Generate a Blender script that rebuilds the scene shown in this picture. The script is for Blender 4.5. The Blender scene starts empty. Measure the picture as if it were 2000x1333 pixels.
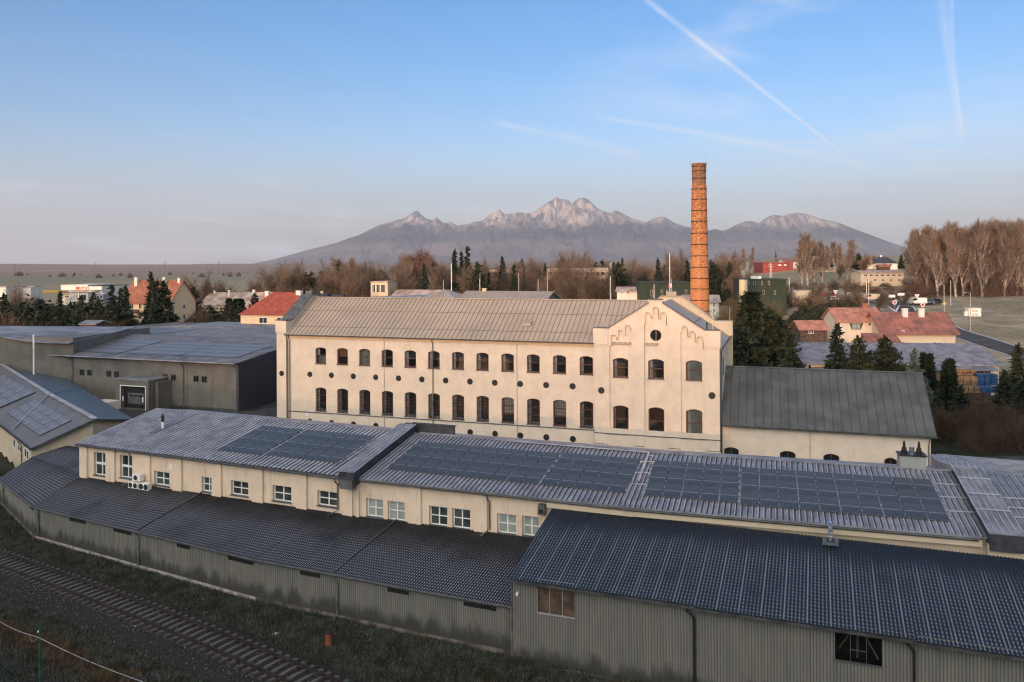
import bpy, math, random
import numpy as np
from mathutils import Vector, Matrix
S = bpy.context.scene
rnd = random.Random(7)
rad = math.radians
# ---------------------------------------------------------------- camera
FPX, HZ, ROLL, CZ = 1555.0, 516.0, 0.005, 21.0      # lens in photo pixels, horizon row, roll, height
cam_d = bpy.data.cameras.new('camera')
cam = bpy.data.objects.new('camera', cam_d)
S.collection.objects.link(cam)
cam_d.sensor_fit = 'HORIZONTAL'; cam_d.sensor_width = 36
cam_d.lens = 36 * FPX / 2000
cam_d.shift_y = -(666.5 - HZ) / 2000
cam_d.clip_start = 0.5; cam_d.clip_end = 90000
cam.matrix_world = Matrix.Translation((0, 0, CZ)) @ Matrix.Rotation(rad(90), 4, 'X') @ Matrix.Rotation(-ROLL, 4, 'Z')
S.camera = cam
# ---------------------------------------------------------------- light
SUN_EL = rad(9.0)
SDIR = Vector((-0.41, -0.91)).normalized()            # horizontal direction towards the sun
SUN = Vector((SDIR.x * math.cos(SUN_EL), SDIR.y * math.cos(SUN_EL), math.sin(SUN_EL)))
sl = bpy.data.lights.new('sun', 'SUN'); sl.energy = 2.0; sl.angle = rad(0.5); sl.color = (0.74, 0.42, 0.25)
so = bpy.data.objects.new('sun', sl); S.collection.objects.link(so)
so.rotation_euler = (-SUN).to_track_quat('-Z', 'Y').to_euler(); so.location = (-60, -140, 90)
S.view_settings.view_transform = 'Standard'; S.view_settings.look = 'None'
S.view_settings.gamma = 1; S.view_settings.exposure = 0.62
S.cycles.max_bounces = 6; S.cycles.transparent_max_bounces = 12; S.cycles.volume_bounces = 0
S.cycles.use_denoising = True; S.cycles.filter_width = 1.2

W = bpy.data.worlds.new('World'); S.world = W; W.use_nodes = True
nt = W.node_tree; nt.nodes.clear()
HCOL = (2.42, 2.28, 2.26); GLOW = (12.4, 10.6, 7.8)
class NT:
    def __init__(s, t): s.t = t
    def n(s, ty, **k):
        x = s.t.nodes.new(ty)
        for a, b in k.items():
            if a == 'inp':
                for i, v in b.items():
                    if hasattr(v, 'is_linked') or isinstance(v, bpy.types.NodeSocket): s.t.links.new(v, x.inputs[i])
                    else: x.inputs[i].default_value = v
            else: setattr(x, a, b)
        return x
    def m(s, op, a, b=None, c=None, clamp=False):
        x = s.t.nodes.new('ShaderNodeMath'); x.operation = op; x.use_clamp = clamp
        for i, v in enumerate((a, b, c)):
            if v is None: continue
            if isinstance(v, bpy.types.NodeSocket): s.t.links.new(v, x.inputs[i])
            else: x.inputs[i].default_value = v
        return x.outputs[0]
    def v(s, op, a, b=None):
        x = s.t.nodes.new('ShaderNodeVectorMath'); x.operation = op
        for i, q in enumerate((a, b)):
            if q is None: continue
            if isinstance(q, bpy.types.NodeSocket): s.t.links.new(q, x.inputs[i])
            else: x.inputs[i].default_value = q
        return x.outputs['Value'] if op in ('DOT_PRODUCT', 'LENGTH') else x.outputs[0]
    def noise(s, vec, scale, detail=4, rough=.55, dist=0):
        x = s.t.nodes.new('ShaderNodeTexNoise'); x.inputs['Scale'].default_value = scale
        x.inputs['Detail'].default_value = detail; x.inputs['Roughness'].default_value = rough
        x.inputs['Distortion'].default_value = dist
        if vec is not None: s.t.links.new(vec, x.inputs['Vector'])
        return x.outputs['Fac']
    def ss(s, x, a, b):          # smoothstep
        y = s.t.nodes.new('ShaderNodeMapRange'); y.interpolation_type = 'SMOOTHSTEP'
        s.t.links.new(x, y.inputs['Value']) if isinstance(x, bpy.types.NodeSocket) else None
        y.inputs['From Min'].default_value = a; y.inputs['From Max'].default_value = b
        return y.outputs['Result']
    def mix(s, f, a, b, mode='MIX'):
        x = s.t.nodes.new('ShaderNodeMix'); x.data_type = 'RGBA'; x.blend_type = mode; x.clamp_factor = True
        for i, v in ((0, f), (6, a), (7, b)):
            if isinstance(v, bpy.types.NodeSocket): s.t.links.new(v, x.inputs[i])
            elif i == 0: x.inputs[0].default_value = v
            else: x.inputs[i].default_value = (*v[:3], 1)
        return x.outputs[2]
    def link(s, a, b): s.t.links.new(a, b)

def pray(px, py):                                      # photo pixel -> (x/y, (z-CZ)/y)
    a = px - 1000; b = HZ - py
    return ((a * math.cos(ROLL) + b * math.sin(ROLL)) / FPX, (-a * math.sin(ROLL) + b * math.cos(ROLL)) / FPX)
def G(px, py, z=0.0):
    u, v = pray(px, py); Y = (z - CZ) / v; return Vector((u * Y, Y, z))
def AT(px, py, Y):
    u, v = pray(px, py); return Vector((u * Y, Y, CZ + v * Y))

N = NT(nt)
sky = N.n('ShaderNodeTexSky', sky_type='NISHITA', sun_disc=False, sun_elevation=SUN_EL,
          sun_rotation=math.atan2(SDIR.x, SDIR.y), altitude=650, air_density=1.0, dust_density=0.8, ozone_density=3.0)
tc = N.n('ShaderNodeTexCoord'); D = tc.outputs['Generated']
def dirv(px, py):
    u, v = pray(px, py); return Vector((u, 1, v)).normalized()
total = None
def addm(x):
    global total
    total = x if total is None else N.m('ADD', total, x)
def contrail(a, b, w0, w1, strength, ragged=.5, bend=0.0, fade=.12, seed=0.):
    A, B = dirv(*a), dirv(*b); n = A.cross(B).normalized(); t = (B - A); L = t.length; t = t / L
    along = N.m('DIVIDE', N.m('SUBTRACT', N.v('DOT_PRODUCT', D, tuple(t)), A.dot(t)), L)
    off = N.v('DOT_PRODUCT', D, tuple(n))
    # gentle bow and ragged edge
    bow = N.m('MULTIPLY', N.m('MULTIPLY', along, N.m('SUBTRACT', 1.0, along)), bend)
    wn = N.m('MULTIPLY', N.m('SUBTRACT', N.noise(N.v('ADD', D, (seed, 0, 0)), 9, 3), .5), .007)
    off = N.m('ADD', N.m('ADD', off, bow), wn)
    wid = N.m('ADD', w0, N.m('MULTIPLY', along, w1 - w0))
    d = N.m('DIVIDE', N.m('ABSOLUTE', off), wid)
    core = N.ss(d, 1.0, 0.0)
    ends = N.m('MULTIPLY', N.ss(along, -0.02, fade), N.ss(along, 1.02, 1.0 - fade))
    tex = N.m('ADD', 1 - ragged, N.m('MULTIPLY', N.noise(N.v('ADD', D, (seed, 1, 0)), 70, 5, .65), ragged * 1.7))
    tex = N.m('MULTIPLY', tex, N.m('ADD', .45, N.m('MULTIPLY', .55, N.ss(N.noise(N.v('ADD', D, (seed, 3, 0)), 14, 2), .28, .55))))
    front = N.ss(N.v('DOT_PRODUCT', D, tuple((A + B).normalized())), .7, .8)
    addm(N.m('MULTIPLY', N.m('MULTIPLY', N.m('MULTIPLY', core, ends), N.m('MULTIPLY', tex, strength)), front))
contrail((1226, -28), (1692, 337), .0062, .0024, .48, .5, .0, .03, 0)
contrail((1838, -40), (1880, 285), .010, .0035, .24, .7, -.01, .04, 2)
contrail((1856, -40), (1882, 270), .004, .0025, .28, .6, -.01, .04, 5)
contrail((960, 238), (1260, 310), .0060, .011, .30, .4, .01, .1, 3)
contrail((1150, 225), (1720, 332), .0045, .0095, .34, .4, .012, .1, 4)
# cirrus streaks, brighter low on both sides
sep = N.n('ShaderNodeSeparateXYZ'); N.link(D, sep.inputs[0])
mp = N.n('ShaderNodeMapping'); N.link(D, mp.inputs['Vector']); mp.inputs['Scale'].default_value = (1.1, 1.1, 9)
mp.inputs['Rotation'].default_value = (0, rad(6), 0)
c1 = N.ss(N.noise(mp.outputs[0], 2.6, 7, .6, .5), .52, .78)
mp2 = N.n('ShaderNodeMapping'); N.link(D, mp2.inputs['Vector']); mp2.inputs['Scale'].default_value = (1.4, 1.4, 5); mp2.inputs['Location'].default_value = (3, 1, 0)
mp2.inputs['Rotation'].default_value = (0, rad(-14), 0)
c2 = N.ss(N.noise(mp2.outputs[0], 2.2, 8, .62, .3), .50, .85)
right = N.ss(sep.outputs[0], -.05, .35)
left = N.ss(sep.outputs[0], -.05, -.5)
lowb = N.m('MULTIPLY', N.ss(sep.outputs[2], -.02, .06), N.ss(sep.outputs[2], .26, .08))
addm(N.m('MULTIPLY', N.m('MULTIPLY', c2, right), .85))
addm(N.m('MULTIPLY', N.m('MULTIPLY', c1, N.m('ADD', N.m('MULTIPLY', left, lowb), N.m('MULTIPLY', lowb, .5))), 1.0))
cl = N.m('MINIMUM', total, .8)
# clouds take the sky's own brightness plus reflected dawn light
skyc = N.n('ShaderNodeHueSaturation', inp={'Saturation': 1.05, 'Value': 1.0, 'Color': sky.outputs[0]}).outputs[0]
z_ = sep.outputs[2]
opp = N.ss(N.v('DOT_PRODUCT', D, (-SUN.x, -SUN.y, -SUN.z)), -.1, .5)
tinted = N.mix(1.0, skyc, N.mix(N.ss(z_, .08, .33), (1.08, .93, .94), (.54, .85, 1.0)), 'MULTIPLY')
hz1 = N.m('MULTIPLY', N.m('MULTIPLY', N.ss(z_, .17, -.01), .92), opp)          # lavender dawn haze opposite the sun
belt = N.mix(hz1, tinted, HCOL)
glow = N.m('POWER', N.ss(N.v('DOT_PRODUCT', D, tuple(SUN)), -.1, 1.0), 1.6)
gl2 = N.mix(1.0, belt, N.mix(glow, (0, 0, 0), GLOW), 'ADD')
cc = N.mix(cl, gl2, (4.2, 4.25, 4.6))
bg = N.n('ShaderNodeBackground', inp={'Color': cc, 'Strength': 0.15})
wo = N.n('ShaderNodeOutputWorld'); N.link(bg.outputs[0], wo.inputs['Surface'])
# ---------------------------------------------------------------- materials
def newmat(name):
    m = bpy.data.materials.new(name); m.use_nodes = True; t = m.node_tree; t.nodes.clear()
    n = NT(t); out = n.n('ShaderNodeOutputMaterial'); b = n.n('ShaderNodeBsdfPrincipled'); n.link(b.outputs[0], out.inputs[0])
    return m, n, b, out
def simple(name, col, rough=.8, var=.12, scale=1.5, bump=0., bscale=20., metal=0., spec=.4, col2=None, detail=5, streak=None, lo=.35, hi=.65):
    m, n, b, out = newmat(name)
    tc = n.n('ShaderNodeTexCoord').outputs['Object']
    vec = tc
    if streak:
        mp = n.n('ShaderNodeMapping'); n.link(tc, mp.inputs[0]); mp.inputs['Scale'].default_value = streak; vec = mp.outputs[0]
    f = n.ss(n.noise(vec, scale, detail, .6), lo, hi)
    c2 = col2 if col2 else tuple(c * (1 - var * 2) for c in col)
    c1 = tuple(min(1, c * (1 + var)) for c in col) if not col2 else col
    n.link(n.mix(f, c1, c2), b.inputs['Base Color'])
    b.inputs['Roughness'].default_value = rough; b.inputs['Metallic'].default_value = metal
    b.inputs['Specular IOR Level'].default_value = spec
    if bump:
        bp = n.n('ShaderNodeBump', inp={'Strength': min(1, bump), 'Distance': .02, 'Height': n.noise(tc, bscale, 4)})
        n.link(bp.outputs[0], b.inputs['Normal'])
    return m
M = {}
def plaster(name, col, dirt=(.25, .2, .15), amt=.5, sc=.8):
    m, n, b, out = newmat(name)
    tc = n.n('ShaderNodeTexCoord').outputs['Object']
    f = n.ss(n.noise(tc, sc, 6, .6), .3, .75)
    base = n.mix(f, col, tuple(c * .86 for c in col))
    mp = n.n('ShaderNodeMapping'); n.link(tc, mp.inputs[0]); mp.inputs['Scale'].default_value = (2.2, 2.2, .35)
    s = n.m('MULTIPLY', n.ss(n.noise(mp.outputs[0], 1.6, 7, .7), .52, .78), amt)
    n.link(n.mix(s, base, dirt), b.inputs['Base Color']); b.inputs['Roughness'].default_value = .9
    b.inputs['Specular IOR Level'].default_value = .2
    bp = n.n('ShaderNodeBump', inp={'Strength': .25, 'Distance': .01, 'Height': n.noise(tc, 30, 3)}); n.link(bp.outputs[0], b.inputs['Normal'])
    return m
M['cream'] = plaster('cream_plaster', (.68, .565, .455), (.42, .32, .23), .38)
M['cream2'] = plaster('weathered_cream_plaster', (.71, .565, .435), (.24, .19, .15), .75, .6)
M['cream3'] = plaster('pale_beige_plaster', (.56, .47, .35), (.3, .25, .2), .4)
M['yellow'] = plaster('yellow_plaster', (.70, .52, .33), (.4, .3, .2), .3)
M['white_wall'] = plaster('white_plaster', (.74, .68, .60), (.4, .34, .3), .3)
M['greywall'] = plaster('grey_plaster', (.30, .31, .30), (.16, .16, .16), .5)
M['zinc'] = simple('zinc_roof_sheet', (.355, .295, .24), .5, .05, .25, .05, 6, spec=.4)
M['zincd'] = simple('dark_zinc_trim', (.10, .105, .11), .5, .15, 1.2)
M['parapet'] = simple('dark_parapet_sheet', (.040, .044, .052), .5, .2, 1.5)
M['green_roof'] = simple('grey_green_roof_sheet', (.105, .107, .104), .55, .12, .5)
M['seam'] = simple('roof_seam_metal', (.15, .125, .10), .5, .1)
M['gseam'] = simple('dark_green_seam', (.075, .085, .08), .5, .1)
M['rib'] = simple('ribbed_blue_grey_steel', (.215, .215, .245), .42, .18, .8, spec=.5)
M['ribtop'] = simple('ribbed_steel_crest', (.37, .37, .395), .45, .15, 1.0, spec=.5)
M['ribshade'] = simple('ribbed_steel_shade_tone', (.042, .042, .050), .5, .1, 1.0)  # rib shading put into the colour: left roof pans and strips beside ribs
M['frostroof'] = simple('frosted_grey_roof', (.20, .205, .23), .5, .2, .35)
M['ribwarm'] = simple('brown_grey_roof_sheet', (.150, .140, .138), .5, .15, .4, col2=(.115, .11, .115))
M['gutter'] = simple('dark_steel_gutter', (.055, .06, .06), .45, .2, 2.)
M['pipe'] = simple('painted_steel_pipe', (.11, .12, .115), .5, .2, 2.)
M['white'] = simple('white_plastic', (.74, .73, .70), .4, .04, 3.)
M['brownframe'] = simple('brown_wood_frame', (.13, .045, .03), .5, .2, 4.)
M['black'] = simple('black_metal', (.018, .018, .02), .5, .2, 4.)
M['alu'] = simple('aluminium', (.62, .62, .64), .35, .08, 4., metal=.6)
M['galv'] = simple('galvanised_tube', (.5, .55, .6), .25, .1, 4., metal=.9)
M['concrete'] = simple('concrete', (.30, .28, .26), .9, .2, 1.5, .3, 12)
M['asphalt'] = simple('asphalt', (.055, .055, .06), .9, .2, .6, .2, 30)
M['plinth'] = simple('stained_stone_plinth', (.16, .14, .115), .95, .3, 1.2, .5, 8, col2=(.045, .042, .038))
M['redroof'] = simple('red_metal_roof', (.36, .085, .05), .6, .18, 1.0, col2=(.25, .055, .035))
M['tile'] = simple('orange_tile_roof', (.33, .135, .08), .8, .2, 1.2, .3, 10, col2=(.22, .075, .045))
M['rustroof'] = simple('weathered_red_roof', (.34, .135, .105), .7, .25, .5, col2=(.15, .075, .062), lo=.3, hi=.7)
M['pinkroof'] = simple('sunbleached_red_roof', (.42, .19, .135), .6, .15, .8)
M['darkroof'] = simple('dark_slate_roof', (.05, .055, .065), .6, .2, 1.)
M['paleroof'] = simple('pale_patchy_metal_roof', (.50, .40, .33), .6, .2, .35, col2=(.30, .19, .15))
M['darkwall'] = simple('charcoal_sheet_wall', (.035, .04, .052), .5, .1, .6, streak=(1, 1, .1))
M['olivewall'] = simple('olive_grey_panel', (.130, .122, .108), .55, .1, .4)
M['wood'] = simple('brown_timber', (.10, .062, .045), .8, .25, 2.)
M['timber'] = simple('stacked_yellow_timber', (.26, .155, .075), .8, .3, 1.2, col2=(.12, .075, .045))
M['blue'] = simple('blue_painted_steel', (.02, .06, .17), .4, .2, 2.)
M['greenwall'] = simple('dark_green_cladding', (.024, .036, .020), .7, .2, 1., streak=(3, 3, .3))
M['redwall'] = simple('red_cladding', (.30, .050, .042), .6, .15, 1.)
M['orangepipe'] = simple('orange_drain_pipe', (.20, .065, .035), .5, .15, 3.)
M['greenpost'] = simple('green_painted_post', (.008, .10, .06), .45, .1, 3.)
M['rope'] = simple('pale_rope', (.35, .35, .38), .8, .2, 10.)
M['rail'] = simple('rusty_rail_steel', (.030, .020, .016), .55, .3, 3., spec=.5)
M['sleeper'] = simple('weathered_concrete_sleeper', (.115, .108, .098), .9, .3, 2., .4, 14, col2=(.05, .045, .04))
M['bark'] = simple('grey_brown_bark', (.16, .105, .075), .9, .25, 4.)
M['birch'] = simple('pale_birch_bark', (.50, .40, .33), .8, .3, 3., col2=(.16, .12, .10))
M['paint'] = simple('white_road_paint', (.62, .60, .58), .7, .1, 2.)
M['redpaint'] = simple('red_sign_paint', (.5, .03, .03), .5, .1, 2.)
M['yellowpaint'] = simple('yellow_paint', (.65, .42, .03), .5, .1, 2.)
M['bluegrey'] = simple('teal_grey_cladding', (.095, .118, .135), .6, .1, 2.)
def glass(name, tint=(.02, .022, .026), trans=.75, rough=.03):
    m = bpy.data.materials.new(name); m.use_nodes = True; n = NT(m.node_tree); m.node_tree.nodes.clear()
    out = n.n('ShaderNodeOutputMaterial')
    tr = n.n('ShaderNodeBsdfTransparent', inp={'Color': (.75, .78, .8, 1)})
    df = n.n('ShaderNodeBsdfPrincipled', inp={'Base Color': (*tint, 1), 'Roughness': rough, 'Specular IOR Level': .6})
    mx = n.n('ShaderNodeMixShader', inp={0: trans, 1: df.outputs[0], 2: tr.outputs[0]})
    gl = n.n('ShaderNodeBsdfGlossy', inp={'Color': (1, 1, 1, 1), 'Roughness': rough})
    fr = n.n('ShaderNodeFresnel', inp={'IOR': 1.45})
    mx2 = n.n('ShaderNodeMixShader', inp={0: fr.outputs[0], 1: mx.outputs[0], 2: gl.outputs[0]})
    n.link(mx2.outputs[0], out.inputs[0]); return m
M['glass'] = glass('window_glass')
M['glassdark'] = simple('dark_window_glass', (.012, .014, .016), .08, .3, .5, spec=.8)
M['blind'] = simple('pale_blind_behind_glass', (.30, .34, .32), .12, .1, 1.5, spec=.7)
M['tealpane'] = simple('teal_window_glass', (.05, .068, .068), .08, .3, .7, spec=.8)
M['curtain'] = simple('white_curtain', (.66, .64, .60), .9, .06, 4.)
M['warmin'] = simple('ochre_blind', (.30, .19, .09), .8, .1, 2.)
def leafmat(name, c1, c2, sc=.7, rough=.8):
    m, n, b, out = newmat(name)
    geo = n.n('ShaderNodeObjectInfo'); tc = n.n('ShaderNodeTexCoord').outputs['Object']
    f = n.m('ADD', n.ss(n.noise(tc, sc, 3), .35, .65), n.m('MULTIPLY', n.m('SUBTRACT', geo.outputs['Random'], .5), .6))
    n.link(n.mix(f, c1, c2), b.inputs['Base Color']); b.inputs['Roughness'].default_value = rough
    b.inputs['Specular IOR Level'].default_value = .2
    return m
M['spruce'] = leafmat('dark_spruce_needles', (.013, .022, .014), (.034, .042, .022))
M['spruceb'] = leafmat('blue_spruce_needles', (.060, .080, .072), (.11, .13, .115))
M['pine'] = leafmat('pine_needles', (.016, .024, .014), (.042, .048, .024))
M['thuja'] = leafmat('thuja_foliage', (.008, .014, .009), (.018, .026, .013))
M['twig'] = leafmat('bare_brown_twigs', (.13, .095, .070), (.26, .175, .12), .3)
M['twigd'] = leafmat('dark_bare_twigs', (.085, .065, .050), (.15, .11, .08), .3)
M['twigy'] = leafmat('straw_coloured_twigs', (.10, .085, .03), (.20, .15, .055), .3)
M['redleaf'] = leafmat('withered_red_leaves', (.15, .075, .055), (.26, .135, .10), .5)
M['shrub'] = leafmat('brown_shrub_twigs', (.075, .045, .033), (.14, .080, .055), .2)
M['darkshrub'] = leafmat('dark_shrub_twigs', (.045, .030, .024), (.085, .06, .035), .3)

def solarmat(nm='solar_cell_glass', ca=(.036, .038, .040), cb=(.066, .067, .068)):
    m, n, b, out = newmat(nm)
    uv = n.n('ShaderNodeUVMap').outputs[0]; sp = n.n('ShaderNodeSeparateXYZ'); n.link(uv, sp.inputs[0])
    def line(x, k, w):
        f = n.m('FRACT', n.m('MULTIPLY', x, k)); d = n.m('ABSOLUTE', n.m('SUBTRACT', f, .5))
        return n.m('GREATER_THAN', d, .5 - w)
    cells = n.m('MAXIMUM', line(sp.outputs[0], 6, .035), line(sp.outputs[1], 12, .03))
    mid = n.m('LESS_THAN', n.m('ABSOLUTE', n.m('SUBTRACT', sp.outputs[1], .5)), .016)
    tc = n.n('ShaderNodeTexCoord').outputs['Object']
    fr = n.ss(n.noise(tc, .55, 5, .6), .35, .7)
    c = n.mix(fr, ca, cb)
    c = n.mix(n.m('MULTIPLY', cells, .5), c, (.20, .21, .225)); c = n.mix(n.m('MULTIPLY', mid, .8), c, (.33, .34, .36))
    n.link(c, b.inputs['Base Color']); b.inputs['Roughness'].default_value = .38; b.inputs['Specular IOR Level'].default_value = .45
    return m
M['solar'] = solarmat()
M['solarfrost'] = solarmat('frosted_solar_glass', (.11, .115, .13), (.19, .19, .205))
M['solarframe'] = simple('solar_panel_frame', (.125, .13, .14), .4, .1, 3., metal=.4)

def fibre(name, base, alt, frost, rows=.31, lines=1.05, famt=.75, EDGE=.9, CONT=.22, HI=7.4, LO=5.0):
    """corrugated fibre cement with rime frost lying on the crests in batten rows"""
    m, n, b, out = newmat(name)
    uv = n.n('ShaderNodeUVMap').outputs[0]; sp = n.n('ShaderNodeSeparateXYZ'); n.link(uv, sp.inputs[0])
    u, v, q = sp.outputs[0], sp.outputs[1], sp.outputs[2]
    tc = n.n('ShaderNodeTexCoord').outputs['Object']
    wob = n.m('MULTIPLY', n.m('SUBTRACT', n.noise(tc, 1.1, 3), .5), .10)
    def wave(x, p, ph=0.): return n.m('ADD', .5, n.m('MULTIPLY', n.m('COSINE', n.m('MULTIPLY', n.m('ADD', x, ph), 2 * math.pi / p)), .5))
    crest = n.ss(wave(u, .177), .35, .95)
    row = n.ss(wave(n.m('ADD', v, wob), rows), .45, .85)
    edge = n.ss(n.m('ADD', wave(u, lines), n.m('MULTIPLY', n.m('SUBTRACT', n.noise(tc, 2.3, 4), .5), .12)), EDGE, .99)
    big = n.ss(n.noise(tc, .28, 5, .6), .12, .50)
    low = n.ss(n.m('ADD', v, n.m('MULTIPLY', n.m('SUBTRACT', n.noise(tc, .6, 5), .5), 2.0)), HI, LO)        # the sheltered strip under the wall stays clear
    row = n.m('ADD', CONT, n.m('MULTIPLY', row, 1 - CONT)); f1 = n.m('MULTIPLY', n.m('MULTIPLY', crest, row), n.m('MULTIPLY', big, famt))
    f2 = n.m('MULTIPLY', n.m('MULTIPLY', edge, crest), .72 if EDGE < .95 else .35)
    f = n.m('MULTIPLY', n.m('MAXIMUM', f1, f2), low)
    dirt = n.ss(n.noise(tc, .5, 6, .65), .35, .7)
    c = n.mix(dirt, base, alt)
    n.link(n.mix(f, c, frost), b.inputs['Base Color']); b.inputs['Roughness'].default_value = .6; b.inputs['Specular IOR Level'].default_value = .35
    return m
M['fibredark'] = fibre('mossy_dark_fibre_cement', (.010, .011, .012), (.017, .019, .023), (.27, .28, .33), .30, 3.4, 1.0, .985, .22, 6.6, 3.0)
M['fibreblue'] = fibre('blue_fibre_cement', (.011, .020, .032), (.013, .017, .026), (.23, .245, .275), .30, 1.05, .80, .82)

def corrwall(name):
    m, n, b, out = newmat(name)
    uv = n.n('ShaderNodeUVMap').outputs[0]; sp = n.n('ShaderNodeSeparateXYZ'); n.link(uv, sp.inputs[0])
    u, v = sp.outputs[0], sp.outputs[1]
    tc = n.n('ShaderNodeTexCoord').outputs['Object']
    mp = n.n('ShaderNodeMapping'); n.link(uv, mp.inputs[0]); mp.inputs['Scale'].default_value = (1.5, .25, 1)
    f = n.ss(n.noise(mp.outputs[0], 1.2, 6, .6), .3, .7)
    c = n.mix(f, (.182, .174, .154), (.135, .137, .126))
    # black algae creeping up from the foot, in tongues
    mp2 = n.n('ShaderNodeMapping'); n.link(uv, mp2.inputs[0]); mp2.inputs['Scale'].default_value = (.55, .12, 1)
    tong = n.m('MULTIPLY', n.noise(mp2.outputs[0], 1.3, 7, .68), 2.4)
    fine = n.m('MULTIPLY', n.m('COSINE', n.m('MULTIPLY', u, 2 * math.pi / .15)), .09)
    g = n.ss(n.m('SUBTRACT', n.m('ADD', tong, fine), n.m('MULTIPLY', v, .72)), .42, 1.0)
    c = n.mix(n.m('MULTIPLY', g, .85), c, (.018, .020, .019))
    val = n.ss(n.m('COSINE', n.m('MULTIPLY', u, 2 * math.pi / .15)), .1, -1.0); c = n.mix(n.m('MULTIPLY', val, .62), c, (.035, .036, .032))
    joint = n.m('GREATER_THAN', n.m('ABSOLUTE', n.m('SUBTRACT', n.m('FRACT', n.m('MULTIPLY', u, 1 / 1.1)), .5)), .485)
    c = n.mix(n.m('MULTIPLY', joint, .45), c, (.05, .055, .05))
    n.link(c, b.inputs['Base Color']); b.inputs['Roughness'].default_value = .85
    return m
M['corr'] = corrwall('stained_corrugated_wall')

def brick():
    m, n, b, out = newmat('orange_chimney_brick')
    tc = n.n('ShaderNodeTexCoord').outputs['Object']
    sp = n.n('ShaderNodeSeparateXYZ'); n.link(tc, sp.inputs[0])
    ang = n.m('ARCTAN2', sp.outputs[1], sp.outputs[0])
    cv = n.n('ShaderNodeCombineXYZ', inp={0: n.m('MULTIPLY', ang, 1.7), 1: sp.outputs[2], 2: 0.0})
    bt = n.n('ShaderNodeTexBrick', inp={'Vector': cv.outputs[0], 'Color1': (.74, .27, .085, 1), 'Color2': (.58, .19, .06, 1),
         'Mortar': (.20, .14, .10, 1), 'Scale': 1.0, 'Mortar Size': .010, 'Brick Width': .26, 'Row Height': .085})
    sc = n.ss(n.m('ADD', n.noise(tc, 2.6, 6, .72), n.m('MULTIPLY', n.ss(sp.outputs[2], 14, 36), .10)), .52, .64)
    c = n.mix(n.m('MULTIPLY', sc, .62), bt.outputs['Color'], (.07, .030, .018))
    pale = n.ss(n.noise(tc, .7, 4, .6), .48, .75)
    c = n.mix(n.m('MULTIPLY', pale, .35), c, (.55, .24, .10))
    top = n.ss(sp.outputs[2], 35.2, 35.6)
    c = n.mix(n.m('MULTIPLY', top, .55), c, (.12, .075, .05))
    n.link(c, b.inputs['Base Color']); b.inputs['Roughness'].default_value = .9
    return m
M['brick'] = brick()

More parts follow.
